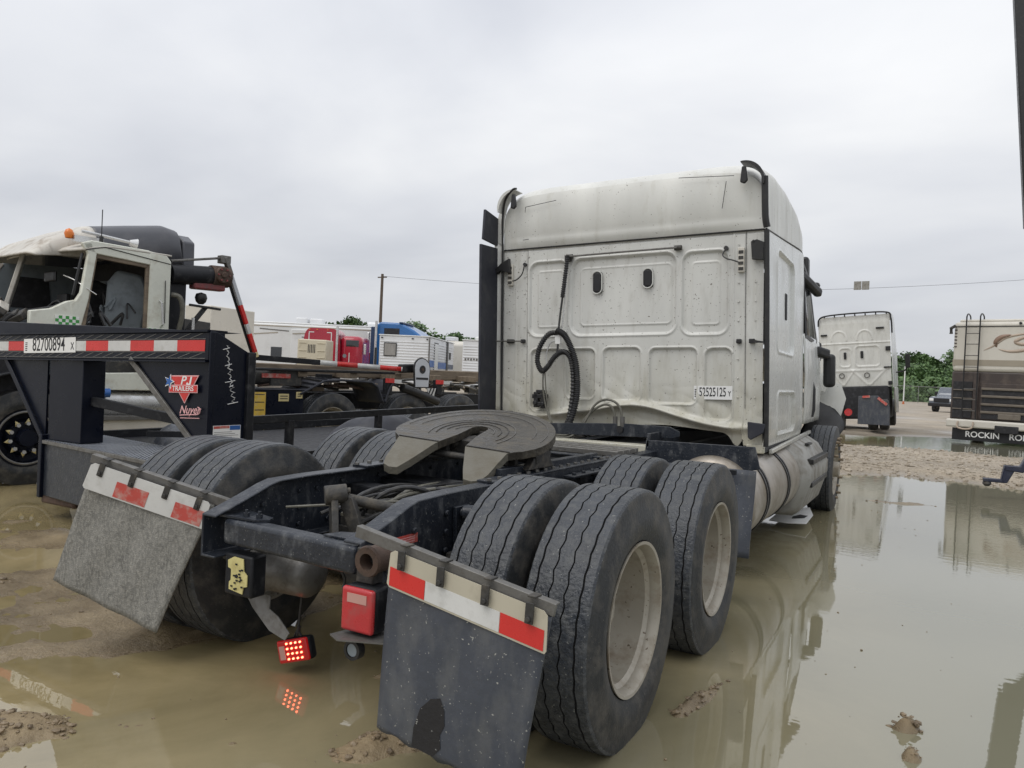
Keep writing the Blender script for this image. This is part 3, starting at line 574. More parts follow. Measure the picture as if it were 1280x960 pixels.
# left lamp housing without its lens
mb = MB(); mb.box((-0.325, -0.61, 0.415), (-0.165, -0.53, 0.588)); lh = obj('lamp_housing', mb, 'black', truck, bevel=0.01)
mb = MB(); mb.prism([(0.02, 0.03), (0.10, 0.02), (0.105, 0.05), (0.125, 0.055), (0.125, 0.10), (0.105, 0.115), (0.10, 0.165), (0.045, 0.168), (0.01, 0.15), (0.012, 0.12), (0.03, 0.115), (0.03, 0.07), (0.02, 0.06)], (-0.310, -0.612, 0.410), (1, 0, 0), (0, 0, 1), 0.004)
bd = obj('circuit_board', mb, 'board', lh)
mb = MB()
for k in range(14): x, z = -0.28+0.07*hs.random(), 0.44+0.11*hs.random(); mb.box((x, -0.6205, z), (x+0.01, -0.617, z+0.006))
mb.cyl((-0.245, -0.6195, 0.50), (-0.245, -0.6165, 0.50), 0.008, 12); obj('circuit_parts', mb, 'ink', lh)
mb = MB(); mb.prism([(-0.335, 0.415), (-0.165, 0.405), (-0.155, 0.355), (-0.10, 0.335), (-0.02, 0.285), (-0.035, 0.255), (-0.13, 0.275), (-0.25, 0.345)], (0, -0.60, 0), (1, 0, 0), (0, 0.25, 1), 0.006); obj('bent_plate', mb, 'greysteel', truck)
# right tail lamp
mb = MB(); mb.box((0.405, -0.69, 0.435), (0.545, -0.60, 0.600)); tl = obj('tail_lamp', mb, 'black', truck, bevel=0.012)
mb = MB(); mb.box((0.402, -0.715, 0.438), (0.546, -0.690, 0.598)); obj('lamp_lens', mb, 'lens', tl, bevel=0.02, seg=4)
mb = MB(); mb.box((0.432, -0.7168, 0.545), (0.520, -0.7145, 0.578)); obj('reflector', mb, 'lensdull', tl)
mb = MB(); mb.prism([(0.38, -0.74), (0.44, -0.77), (0.60, -0.70), (0.60, -0.58), (0.42, -0.58)], (0, 0, 0.418), (1, 0, 0), (0, 1, 0), 0.006); bk = obj('lamp_bracket', mb, 'greysteel', truck)
mb = MB(); mb.lathe([(0, 0.024), (0, 0.036), (0.03, 0.038), (0.03, 0.0)], (0.465, -0.72, 0.375), (0, 1, 0), 24); sl_ = obj('licence_lamp', mb, 'trim', truck)
mb = MB(); mb.lathe([(0.004, 0.0), (0.004, 0.023), (0.02, 0.024)], (0.465, -0.72, 0.375), (0, 1, 0), 20); obj('lamp_lens', mb, 'greytrim', sl_)
for k in range(4):
    mb = MB(); x = 0.57+0.015*k; mb.tube([(x, -0.62, 0.60-0.01*k), (x+0.03, -0.66, 0.54), (x+0.01, -0.68, 0.48-0.02*k), (x+0.04, -0.66, 0.42), (x, -0.64, 0.38)], 0.005, 6); obj('lamp_wire', mb, 'hosegrey' if k == 1 else 'hose', truck)
mb = MB(); mb.tube([(0.20, -0.52, 0.62), (0.23, -0.50, 0.55), (0.22, -0.49, 0.48), (0.27, -0.49, 0.42)], 0.006, 6); obj('lamp_wire', mb, 'hose', truck)

# mud flaps
def flap(TL, TRt, BR, BL, mf, tapes, bar_ext, ripped=False, red='redtape', dull=False):
    TL, TRt, BR, BL = map(Vector, (TL, TRt, BR, BL))
    nrm = (TRt-TL).cross(BL-TL).normalized()
    if nrm.y > 0: nrm = -nrm                     # toward the rear
    def P(u, v): return TL*(1-u)*(1-v)+TRt*u*(1-v)+BR*u*v+BL*(1-u)*v
    mb = MB()
    def sh(u, v):
        if ripped and v > 0.995: v = 1.0+0.035*(u-0.5)+0.012*math.sin(u*31)
        return P(u, v)+nrm*(0.018*math.sin(v*2.2+u*1.3)*v+0.004*math.sin(u*17+v*5))
    mb.grid(sh, 24, 26); fl = obj('mud_flap', mb, mf, truck, solid=0.009)
    a, b = P(-0.02, -0.035), P(1.0, -0.035); d = (b-a).normalized()
    mb = MB(); s0 = a+d*bar_ext[0]; s1 = b+d*bar_ext[1]; up = (TL-BL).normalized()
    mb.beam(s0, s1, 0.012, 0.040, up); mb.beam(s0+up*0.017-nrm*0.012, s1+up*0.017-nrm*0.012, 0.03, 0.007, up); hb = obj('flap_hanger', mb, 'greysteel', truck, bevel=0.002)
    o = P(0, 0); ux = (P(1, 0)-o).normalized(); uy = (P(0, 0)-P(0, 1)).normalized(); W = (P(1, 0)-o).length
    fr = nrm*(0.012 if not dull else 0.024)
    mb = MB(); q = 0.008
    pl = [(q, -0.115), (W-q, -0.115), (W-0.002, -0.105), (W-0.006, 0.0), (W-0.02, 0.012), (0.02, 0.012), (0.004, 0), (-0.003, -0.105)]
    mb.prism(pl, o+fr, ux, uy, 0.004 if ux.cross(uy).dot(nrm) > 0 else -0.004); sp = obj('stiffener_strip', mb, 'beige' if not dull else 'whitetape', fl)
    for (a0, a1, mm, y0, y1) in tapes:
        mb = MB(); mb.prism([(a0, y0), (a1, y0), (a1, y1), (a0, y1)], o+nrm*(0.0165 if not dull else 0.0285), ux, uy, 0.0012 if ux.cross(uy).dot(nrm) > 0 else -0.0012); obj('reflective_tape', mb, mm, fl)
    for t in (0.10, 0.36, 0.64, 0.90):
        c = P(t, -0.01); mb = MB(); mb.beam(c+nrm*0.030+uy*0.02, c+nrm*0.030-uy*0.045, 0.028, 0.008, nrm); mb.cyl(c+nrm*0.032-uy*0.03, c+nrm*0.042-uy*0.03, 0.009, 6)
        mb.beam(c+nrm*0.024+uy*0.036, c-nrm*0.02+uy*0.036, 0.028, 0.006, uy); obj('clamp', mb, 'castdark', hb, bevel=0.0015)
    return fl, P, nrm
W_ = 0.606
f1, P1_, n1_ = flap((0.655, -0.755, 0.765), (1.262, -0.755, 0.663), (1.185, -0.765, 0.085), (0.640, -0.765, 0.160), 'flap',
     [(0.008, 0.155, 'redtape', -0.108, -0.045), (0.157, 0.445, 'whitetape', -0.108, -0.045), (0.447, 0.603, 'redtape', -0.108, -0.045)], (-0.15, 0.01), True)
mb = MB(); o_ = P1_(0.30, 0.995)+n1_*0.024
pl = [(0.27, 0.99), (0.275, 0.88), (0.31, 0.76), (0.37, 0.69), (0.43, 0.665), (0.465, 0.72), (0.48, 0.80), (0.455, 0.86), (0.47, 0.93), (0.42, 0.995)]
vs = [P1_(u, v)+n1_*(0.0065+0.018*math.sin(v*2.2+u*1.3)*v+0.004*math.sin(u*17+v*5)) for u, v in pl]; mb.add(vs, [tuple(range(len(vs)))]); obj('bare_patch', mb, 'flappatch', f1)
f2, P2_, n2_ = flap((-1.117, -0.69, 0.888), (-0.55, -0.485, 0.742), (-0.73, -0.622, 0.165), (-1.30, -0.74, 0.335), 'flapgrey',
     [(0.155, 0.32, 'redtapedull', -0.108, -0.035), (0.455, 0.60, 'redtapedull', -0.108, -0.035)], (-0.01, 0.13), False, dull=True)

# fifth wheel: plate in its own tilted frame, ramps to the rear
fw = truck
Tm = Matrix.Translation((0, 0.779, 1.052)) @ Matrix.Rotation(R(13.84), 4, 'X') @ Matrix.Rotation(R(2.84), 4, 'Y')
horn = [(0.447, -0.10), (0.405, -0.165), (0.345, -0.21), (0.330, -0.29), (0.320, -0.37), (0.300, -0.415), (0.255, -0.43), (0.205, -0.425), (0.165, -0.36), (0.088, -0.21), (0.058, -0.06), (0.052, 0.03)]
outl = [(0.465*math.cos(a), 0.465*math.sin(a)) for a in [R(-7+k*194/40) for k in range(41)]]
outl += [(-x, y) for x, y in horn]
outl += [(0.052*math.cos(R(170-k*16)), 0.052*math.sin(R(170-k*16))+0.075) for k in range(11)]
outl += horn[::-1]
from mathutils.geometry import tessellate_polygon
bm = bmesh.new(); vs = [bm.verts.new((x, y, 0)) for x, y in outl]
for tri_ in tessellate_polygon([[Vector((x, y, 0)) for x, y in outl]]): bm.faces.new([vs[i] for i in tri_])
for yc_ in (-0.22, -0.19, -0.1, 0.0, 0.15, 0.3): bmesh.ops.bisect_plane(bm, geom=bm.verts[:]+bm.edges[:]+bm.faces[:], plane_co=(0, yc_, 0), plane_no=(0, 1, 0))
for v in bm.verts:
    if v.co.y < -0.22: v.co.z = -0.004-(-0.22-v.co.y)*0.42
    elif v.co.y < -0.19: v.co.z = -0.004*(-0.19-v.co.y)/0.03
ex = bmesh.ops.extrude_face_region(bm, geom=bm.faces[:])
for v in [g for g in ex['geom'] if isinstance(g, bmesh.types.BMVert)]: v.co.z -= 0.042
bmesh.ops.recalc_face_normals(bm, faces=bm.faces)
me = bpy.data.meshes.new('fifth_wheel'); bm.to_mesh(me); bm.free(); me.transform(Tm); me.materials.append(M['plate5']); me.materials.append(M['ramp'])
for p_ in me.polygons:
    if (Tm.inverted() @ p_.center).y < -0.20: p_.material_index = 1
fwp = bpy.data.objects.new('fifth_wheel', me); C.objects.link(fwp); fwp.parent = truck
md = fwp.modifiers.new('bevel', 'BEVEL'); md.width = 0.007; md.segments = 3; md.limit_method = 'ANGLE'; md.angle_limit = R(35)
# wear rings and casting ridges on the plate
for (r1, a0, a1, wdt) in ((0.205, -20, 200, 0.006), (0.245, -25, 205, 0.004), (0.165, 0, 180, 0.005), (0.125, 10, 170, 0.004), (0.36, 5, 175, 0.003), (0.425, 0, 180, 0.003)):
    mb = MB(); n_ = 44; rg = []
    for k in range(n_+1):
        a = R(a0+(a1-a0)*k/n_)
        for rr in (r1-wdt/2, r1+wdt/2): rg.append((rr*math.cos(a), rr*math.sin(a), 0.0022))
    mb.add(rg, [(2*k, 2*k+1, 2*k+3, 2*k+2) for k in range(n_)]); mb.xf(Tm); obj('wear_ring', mb, 'castdark' if wdt > 0.0045 else 'greysteel', fwp, solid=0.002)
mb = MB(); mb.beam((-0.35, -0.20, 0.001), (-0.088, -0.20, 0.001), 0.006, 0.003); mb.xf(Tm); obj('ramp_seam', mb, 'castdark', fwp)
mb = MB(); mb.beam((0.35, -0.20, 0.001), (0.088, -0.20, 0.001), 0.006, 0.003); mb.xf(Tm); obj('ramp_seam', mb, 'castdark', fwp)
mb = MB(); mb.box((-0.34, -0.12, -0.11), (-0.09, -0.09, -0.04)); mb.box((0.09, -0.12, -0.11), (0.34, -0.09, -0.04)); mb.box((-0.41, -0.02, -0.12), (0.41, 0.02, -0.043)); mb.box((-0.40, 0.03, -0.14), (-0.34, 0.18, -0.043)); mb.box((0.34, 0.03, -0.14), (0.40, 0.18, -0.043)); mb.box((-0.30, 0.12, -0.10), (0.30, 0.16, -0.03)); mb.box((-0.06, 0.14, -0.09), (0.06, 0.3, -0.043))
mb.cyl((-0.12, -0.02, -0.07), (-0.02, 0.08, -0.07), 0.03, 10); mb.cyl((0.3, -0.14, -0.09), (-0.3, -0.15, -0.09), 0.018, 10); mb.xf(Tm); obj('lock_jaw_and_ribs', mb, 'castdark', truck, bevel=0.005)
for sx in (-1, 1):
    mb = MB(); mb.prism([(-0.14, 0), (0.16, 0), (0.09, 0.08), (0.05, 0.15), (-0.04, 0.15), (-0.07, 0.07)], (0.33*sx+0.02, 0.86, 0.885), (0, 1, 0), (0, 0, 1), 0.05); mb.cyl((0.31*sx, 0.87, 1.015), (0.45*sx, 0.87, 1.015), 0.028, 16)
    obj('mount_bracket', mb, 'castdark', truck, bevel=0.008)
    mb = MB(); mb.beam((0.385*sx, 0.30, 0.868), (0.385*sx, 2.05, 0.868), 0.10, 0.012); mb.beam((0.335*sx, 0.50, 0.890), (0.335*sx, 1.75, 0.890), 0.045, 0.035)
    sr = obj('slide_rail', mb, 'frame', truck, bevel=0.003)
    mb = MB()
    for k in range(17): mb.cyl((0.405*sx, 0.30+0.1*k, 0.874), (0.405*sx, 0.30+0.1*k, 0.886), 0.012, 6)
    rb2 = obj('rail_bolts', mb, 'greysteel', sr); rb2['kind'] = 'stuff'
    mb = MB(); mb.beam((0.48*sx, 1.05, 0.83), (0.48*sx, 2.3, 0.83), 0.07, 0.012)
    for k in range(9): mb.cyl((0.48*sx, 1.12+0.13*k, 0.836), (0.48*sx, 1.12+0.13*k, 0.848), 0.013, 6)
    obj('perforated_angle', mb, 'frame', truck, bevel=0.002)
mb = MB(); mb.beam((-0.39, 1.72, 0.884), (0.39, 1.72, 0.884), 0.09, 0.012)
obj('slide_cross_plate', mb, 'frame', truck, bevel=0.003)
for y in (2.02, 2.14, 2.26, 2.38): 
    mb = MB(); mb.beam((-0.40, y, 0.885), (0.40, y, 0.885), 0.055, 0.035); obj('deck_slat', mb, 'greysteel', truck, bevel=0.004)
# deck board, plates and quarter fender behind the cab
mb = MB(); mb.beam((-0.62, 2.80, 0.855), (0.345, 2.80, 0.868), 0.16, 0.055); obj('deck_board', mb, 'cab', truck, bevel=0.006)
mb = MB(); mb.prism([(-0.62, 0.90), (0.46, 0.945), (0.52, 0.965), (0.52, 1.0), (0.44, 1.035), (0.06, 1.035), (0.055, 1.005), (0.0, 1.0), (-0.005, 1.03), (-0.2, 1.02), (-0.62, 0.99)], (0, 3.0, 0), (1, 0, 0), (0, 0, 1), -0.012); pl_ = obj('deck_plate', mb, 'frame', truck, bevel=0.003)
mb = MB(); mb.cyl((0.030, 2.985, 0.985), (0.030, 2.994, 0.985), 0.028, 20); obj('plate_hole', mb, 'ink', pl_)
mb = MB(); mb.prism([(0.345, 0.79), (1.08, 0.77), (1.19, 0.80), (1.15, 0.955), (0.345, 0.94)], (0, 2.72, 0), (1, 0, 0), (0, 0, 1), -0.015)
mb.beam((0.36, 2.72, 0.94), (0.36, 3.5, 0.94), 0.02, 0.10); obj('fender_panel', mb, 'frame', truck, bevel=0.004)
mb = MB(); mb.grid(lambda u, v: (0.72+0.57*u, 2.03+0.13*math.sin(max(0, 1-v*1.6)*1.57)*0+0.10*v*v*0+0.05*math.cos(v*3), 0.855-0.53*v), 3, 14); qf = obj('quarter_fender', mb, 'flap', truck, solid=0.008)
mb = MB(); mb.beam((0.43, 2.02, 0.82), (1.18, 2.02, 0.84), 0.03, 0.03); obj('fender_arm', mb, 'black', truck)
# fuel tank with straps, step box, battery box side skirt
for sx in (1, -1):
    mb = MB(); cxx = 0.86*sx
    mb.lathe([(0, 0), (0.006, 0.20), (0.03, 0.285), (0.07, 0.318), (0.12, 0.325), (2.05, 0.325), (2.10, 0.30), (2.12, 0.0)], (cxx, 2.60, 0.545), (0, 1, 0), 56); tk = obj('fuel_tank', mb, 'tank', truck)
    for y in (3.06, 3.14, 3.98, 4.06):
        mb = MB(); mb.lathe([(0, 0.326), (0, 0.334), (0.035, 0.334), (0.035, 0.326)], (cxx, y, 0.545), (0, 1, 0), 56, close=True); obj('tank_strap', mb, 'trim', tk)
    mb = MB(); x0, x1 = 0.55*sx, 1.20*sx
    pts_ = [(0.55, 0.15), (1.10, 0.17), (1.17, 0.22), (1.25, 0.50), (1.25, 0.62), (1.14, 0.80), (1.03, 0.87), (0.55, 0.87)]
    vs = []; 
    for y, k in ((4.72, 0.90), (4.84, 1.0), (6.15, 1.0), (6.22, 0.96)): vs += [((0.55+(p[0]-0.55)*k)*sx, y, 0.5+(p[1]-0.5)*k) for p in pts_]
    fs = [(i*8+k, i*8+(k+1) % 8, (i+1)*8+(k+1) % 8, (i+1)*8+k) for i in range(3) for k in range(8)]+[tuple(range(8)), tuple(range(24, 32))]
    mb.add(vs, fs); sb = obj('step_fairing', mb, 'step', truck, bevel=0.02, seg=3)
    for zz in (0.44, 0.66): mb = MB(); mb.box((1.20*sx, 4.95, zz), (1.258*sx, 6.05, zz+0.05)); obj('step_tread', mb, 'trim', sb, bevel=0.006)
    mb = MB(); mb.box((1.12*sx, 5.3, 0.815), (1.16*sx, 5.55, 0.835)); obj('step_latch', mb, 'trim', sb, bevel=0.004)
# torn white panel lying under the tank
pn = thing('torn_panel', 'torn white plastic panel with black scuff lying in the water under the fuel tank', 'debris', (1.0, 3.7, 0.0))
mb = MB(); mb.prism([(-0.16, 1.45), (0.02, 1.36), (0.20, 1.40), (0.19, 1.95), (0.09, 2.45), (-0.05, 2.35), (-0.16, 2.0)], (0, 0, 0.03), (1, 0, 0.06), (0, 1, 0.015), 0.006); ob = obj('panel_sheet', mb, 'plate', pn)
mb = MB(); mb.prism([(0.03, 1.62), (0.14, 1.70), (0.15, 1.85), (0.07, 1.90), (0.02, 1.75)], (0, 0, 0.0375), (1, 0, 0.06), (0, 1, 0.015), 0.002); obj('scuff', mb, 'ink', pn)

# ------------------------------------------------------------------ cab (its own frame: it sits crooked on the chassis)
ca, sa = math.cos(-0.039), math.sin(-0.039); cy_, sy_ = math.cos(0.02), math.sin(0.02)
CT = Matrix(((ca*cy_, -sy_, sa*cy_, -sa*cy_-0.133), (ca*sy_, cy_, sa*sy_, 3.461-sa*sy_), (-sa, 0, ca, 1-ca), (0, 0, 0, 1)))
def cabobj(name, mb, m, parent=truck, **k): mb.xf(CT); return obj(name, mb, m, parent, **k)
def sstep(a, b, x): t = max(0.0, min(1.0, (x-a)/(b-a))); return t*t*(3-2*t)
def rrect(x, z, x0, x1, z0, z1, r):
    cx, cz = (x0+x1)/2, (z0+z1)/2; dx = abs(x-cx)-(x1-x0)/2+r; dz = abs(z-cz)-(z1-z0)/2+r
    return math.hypot(max(dx, 0), max(dz, 0))+min(max(dx, dz), 0)-r
BIG = [(-0.905, -0.528, 1.79, 2.455, 0.08), (-0.485, 0.463, 1.785, 2.462, 0.09), (0.525, 0.893, 1.775, 2.45, 0.08)]
INN = [(-0.825, -0.588, 1.865, 2.378, 0.02), (-0.405, 0.425, 1.867, 2.38, 0.04), (0.603, 0.829, 1.85, 2.37, 0.03)]
LOW = [(-0.886, -0.56, 1.10, 1.655, 0.05), (-0.53, -0.262, 1.22, 1.655, 0.05), (-0.177, 0.158, 1.205, 1.660, 0.05), (0.246, 0.645, 1.19, 1.652, 0.05), (0.721, 0.935, 1.06, 1.645, 0.06)]
def rear_depth(x, z):
    d = 0.0
    for q in BIG:
        s = rrect(x, z, *q); d -= 0.020*sstep(0.006, -0.010, s); d += 0.008*math.exp(-((s-0.014)/0.008)**2)
    for q in INN:
        s = rrect(x, z, *q); d += 0.006*math.exp(-(s/0.007)**2)+0.004*sstep(0.004, -0.004, s)
    for q in LOW:
        s = rrect(x, z, *q); d -= 0.022*sstep(0.006, -0.009, s); d += 0.007*math.exp(-((s-0.012)/0.007)**2)
    for xv, a, wv in ((-0.927, 0.006, 0.006), (0.943, 0.008, 0.008), (1.040, -0.006, 0.005), (-1.05, 0.003, 0.006), (1.12, 0.003, 0.006)): d += a*math.exp(-((x-xv)/wv)**2)
    d -= 0.010*math.exp(-((z-2.585)/0.008)**2)
    # the pushed-in lower edge: folds run from the left corner and dip to the right
    zf_ = 1.10+0.07*math.exp(-((x-0.1)/0.32)**2)-0.10*sstep(0.25, 1.0, x)-0.05*sstep(-0.3, -0.9, x)
    s = z-zf_
    d += 0.050*math.exp(-(s/0.028)**2)*sstep(-0.98, -0.6, x)*(1-0.5*sstep(0.95, 1.02, x))
    if x < 1.02 and x > -0.95: d -= 0.05*sstep(0.0, -0.07, s)*(0.7+0.3*math.sin(x*9))
    n = noise.noise(Vector((x*2.6, z*3.2, 1.3))); m_ = sstep(1.55, 1.05, z)
    d += 0.030*n*m_+0.0035*noise.noise(Vector((x*1.7, z*1.9, 5.0)))
    d += 0.018*m_*abs(noise.noise(Vector((x*5+z*3, z*6, 3.0))))
    return d
def zbot(x):
    b = 0.985+0.02*math.sin(x*4)
    if x < -0.95: b = 1.02
    b += -0.02*sstep(0.3, 0.8, x); b -= 0.10*math.exp(-((x-0.97)/0.055)**2)
    if x > 1.03: b = 0.86
    return b
mb = MB(); NX, NZ = 400, 250
def rw(u, v):
    x = -1.185+2.365*u; zb_ = zbot(x); z = zb_+(2.592-zb_)*v; return (x, -rear_depth(x, z), z)
mb.grid(rw, NX, NZ); rear = cabobj('rear_wall', mb, 'cab', smooth=0)
rear.data.polygons.foreach_set('use_smooth', [True]*len(rear.data.polygons))
# roof cap
def sect(y):
    # half width, top z, at distance y forward of the rear face
    ks = [(0.0, 1.19, 3.09), (0.05, 1.188, 3.15), (0.16, 1.188, 3.19), (0.6, 1.195, 3.24), (1.2, 1.195, 3.25), (1.9, 1.19, 3.20), (2.4, 1.17, 3.10), (2.8, 1.12, 2.97), (3.1, 1.03, 2.84), (3.25, 0.98, 2.78)]
    for a, b in zip(ks, ks[1:]):
        if a[0] <= y <= b[0]: t = (y-a[0])/(b[0]-a[0]); return a[1]+(b[1]-a[1])*t, a[2]+(b[2]-a[2])*t
    return ks[-1][1:]
def roofp(u, v):
    y = 3.25*v**1.25; hw, zt = sect(y); z0 = 2.602+0.16*min(1, y/2.0); a = math.pi*(1-u); c, s = math.cos(a), math.sin(a); ex = 0.15+0.11*max(0, 1-y*3)
    x = hw*math.copysign(abs(c)**ex, c); zz = z0+(zt-z0)*abs(s)**(0.27+0.15*max(0, 1-y*3))
    return (x, y, max(z0, zz))
mb = MB(); mb.grid(roofp, 90, 44)
mb2 = MB(); ring = [roofp(i/90, 0) for i in range(91)]
def cap(u, v):
    p = roofp(u, 0); q = (p[0], 0, 2.602); t = v
    x = p[0]; z = 2.602+(p[2]-2.602)*(1-t); 
    bulge = 0.055*math.sin(math.pi*min(1, max(0, (z-2.60)/0.52)))**0.7*(1-abs(x/1.19)**6)
    bulge += -0.006*math.exp(-((z-2.70)/0.01)**2)*0+0.010*sstep(2.70, 2.66, z)*(1-abs(x/1.19)**8)
    return (x, -bulge+0.004*t, z)
st_ = len(mb.v); mb.grid(cap, 90, 24); rc = cabobj('roof_cap', mb, 'cabroof', smooth=50)
md = rc.modifiers.new('w', 'WELD'); md.merge_threshold = 0.004
for xs_ in (-0.930, 1.041):
    mb = MB(); mb.tube([(xs_, -0.004, 2.58), (xs_, -0.004, 1.9), (xs_+0.004, -0.004, 1.16)], 0.0022, 5); cabobj('sheet_seam', mb, 'interior', rear)
for xs_ in (-1.12, -0.96, 0.985, 1.12):
    for k in range(9): mb = MB(); zz = 1.25+0.155*k; mb.lathe([(0, 0.008), (0.004, 0.006), (0.006, 0.0)], (xs_, -0.004, zz), (0, -1, 0), 8); cabobj('rivet', mb, 'cab', rear)
mb = MB(); mb.tube([(x, -0.008, 2.597) for x in (-1.18, -0.6, 0, 0.6, 1.18)], 0.007, 6); cabobj('seam_seal', mb, 'trim')
# print/gap lines on the cap
for (a, b) in (((-0.93, -0.070, 2.97), (-0.62, -0.073, 3.0)), ((-0.93, -0.068, 2.97), (-0.935, -0.068, 2.92)), ((0.5, -0.072, 3.07), (0.95, -0.060, 3.04)), ((0.89, -0.066, 3.0), (0.86, -0.070, 2.78)), ((-0.96, -0.055, 2.67), (-0.90, -0.056, 2.675))):
    mb = MB(); mb.tube([a, b], 0.0028, 5); cabobj('panel_crack', mb, 'interior', rc)
# vents and small fittings on the rear wall
for (x0, x1, z0, z1) in ((-0.285, -0.200, 2.150, 2.342), (0.178, 0.264, 2.178, 2.340)):
    mb = MB(); mb.box((x0, -0.012, z0), (x1, 0.03, z1)); vt = cabobj('air_slot', mb, 'ink', bevel=0.038, seg=5)
    mb = MB(); r_ = 0.04
    ring_ = [((x0+x1)/2+(0.046)*math.cos(t), -0.010, ((z1-0.043) if math.sin(t) > 0 else (z0+0.043))+0.046*math.sin(t)) for t in [2*math.pi*k/28 for k in range(29)]]
    mb.tube(ring_, 0.005, 6, caps=False); cabobj('slot_rim', mb, 'cab', vt)
mb = MB(); mb.tube([(-0.495, -0.05, 2.488), (0.0, -0.055, 2.492), (0.485, -0.05, 2.495)], 0.0085, 8); rod = cabobj('hose_rod', mb, 'greysteel')
mb = MB(); mb.cyl((0.46, -0.03, 2.495), (0.52, -0.03, 2.495), 0.022, 12); cabobj('rod_clip', mb, 'castdark', rod)
mb = MB(); mb.cyl((-0.53, -0.03, 2.488), (-0.47, -0.03, 2.488), 0.022, 12); mb.box((-0.54, -0.05, 2.45), (-0.49, 0, 2.5)); cabobj('rod_clip', mb, 'castdark', rod)
def spl(P, n=8):
    P = [Vector(p) for p in P]; Q = [P[0]]+P+[P[-1]]; o = []
    for i in range(1, len(Q)-2):
        for k in range(n):
            t = k/n; o.append(0.5*((2*Q[i])+(-Q[i-1]+Q[i+1])*t+(2*Q[i-1]-5*Q[i]+4*Q[i+1]-Q[i+2])*t*t+(-Q[i-1]+3*Q[i]-3*Q[i+1]+Q[i+2])*t**3))
    return o+[P[-1]]
def z4(px, py, y=-0.07):   # rear-wall coordinates from the survey of the wall, offset y off the face
    return (px, y, py)
def hose(pts_, r, m='hose', nm='air_hose', coil=0.0, n=10):
    mb = MB(); pp = spl(pts_, n)
    mb.tube(pp, r, 10, rf=(lambda i, rr: rr*(1+coil*(0.5 if i % 4 < 2 else -0.5))) if coil else None); return cabobj(nm, mb, m)
hose([(-0.505, -0.06, 2.49), (-0.525, -0.07, 2.30), (-0.545, -0.08, 2.12)], 0.018, 'hose', coil=0.3, n=40)
hose([(-0.54, -0.08, 2.14), (-0.565, -0.08, 1.95), (-0.575, -0.09, 1.80), (-0.575, -0.09, 1.72), (-0.58, -0.1, 1.63)], 0.0095, 'hose')
hose([(-0.50, -0.05, 2.46), (-0.52, -0.06, 2.2), (-0.545, -0.06, 1.9), (-0.565, -0.07, 1.76)], 0.006, 'alu')
hose([(-0.575, -0.10, 1.80), (-0.66, -0.11, 1.79), (-0.74, -0.12, 1.68), (-0.765, -0.12, 1.55), (-0.72, -0.12, 1.46), (-0.66, -0.12, 1.50), (-0.60, -0.12, 1.58), (-0.52, -0.12, 1.63), (-0.45, -0.12, 1.59), (-0.415, -0.12, 1.45), (-0.41, -0.13, 1.25), (-0.43, -0.16, 1.05), (-0.46, -0.20, 0.93)], 0.023, 'hose', coil=0.26, n=26)
hose([(-0.575, -0.12, 1.82), (-0.50, -0.13, 1.78), (-0.44, -0.13, 1.68), (-0.39, -0.13, 1.55), (-0.365, -0.14, 1.40), (-0.36, -0.15, 1.25), (-0.39, -0.17, 1.08), (-0.44, -0.21, 0.93)], 0.025, 'hose', coil=0.34, n=34)
hose([(-0.715, -0.10, 1.46), (-0.71, -0.11, 1.3), (-0.67, -0.12, 1.12), (-0.60, -0.16, 0.98), (-0.565, -0.2, 0.90)], 0.0075, 'hosegrey')
hose([(-0.70, -0.10, 1.46), (-0.68, -0.11, 1.28), (-0.65, -0.12, 1.12), (-0.585, -0.16, 0.97)], 0.006, 'hosegrey')
hose([(-0.60, -0.08, 1.74), (-0.66, -0.09, 1.70), (-0.69, -0.09, 1.60), (-0.68, -0.09, 1.50)], 0.006, 'alu')
hose([(-0.53, -0.22, 0.88), (-0.40, -0.24, 0.88), (-0.32, -0.2, 0.94), (-0.26, -0.16, 1.05), (-0.20, -0.14, 1.16), (-0.12, -0.13, 1.21), (-0.03, -0.13, 1.20), (0.03, -0.13, 1.14), (0.05, -0.13, 1.02)], 0.0105, 'hosegrey')
hose([(-0.55, -0.20, 0.90), (-0.42, -0.22, 0.90), (-0.33, -0.18, 0.97), (-0.26, -0.15, 1.07), (-0.19, -0.13, 1.135), (-0.11, -0.12, 1.17), (-0.05, -0.12, 1.15), (-0.02, -0.12, 1.07), (-0.015, -0.12, 0.99)], 0.0105, 'hosegrey')
for x in (-0.015, 0.05): mb = MB(); mb.cyl((x, -0.125, 0.97), (x, -0.125, 1.07), 0.020, 10); cabobj('hose_fitting', mb, 'greysteel')
mb = MB(); mb.box((-0.60, -0.11, 1.70), (-0.545, -0.08, 1.79)); cabobj('hose_tag', mb, 'plate', bevel=0.004)
mb = MB()
for (x0, x1, z0, z1) in ((-0.835, -0.79, 1.13, 1.27), (-0.765, -0.72, 1.12, 1.26), (-0.85, -0.705, 1.21, 1.25), (-0.81, -0.74, 1.255, 1.29), (-0.81, -0.75, 1.14, 1.18)): mb.box((x0, -0.055, z0), (x1, 0.0, z1))
mb.cyl((-0.815, -0.07, 1.17), (-0.815, -0.02, 1.17), 0.022, 12); mb.cyl((-0.742, -0.07, 1.16), (-0.742, -0.02, 1.16), 0.022, 12); cabobj('hose_holder', mb, 'trim', bevel=0.007)
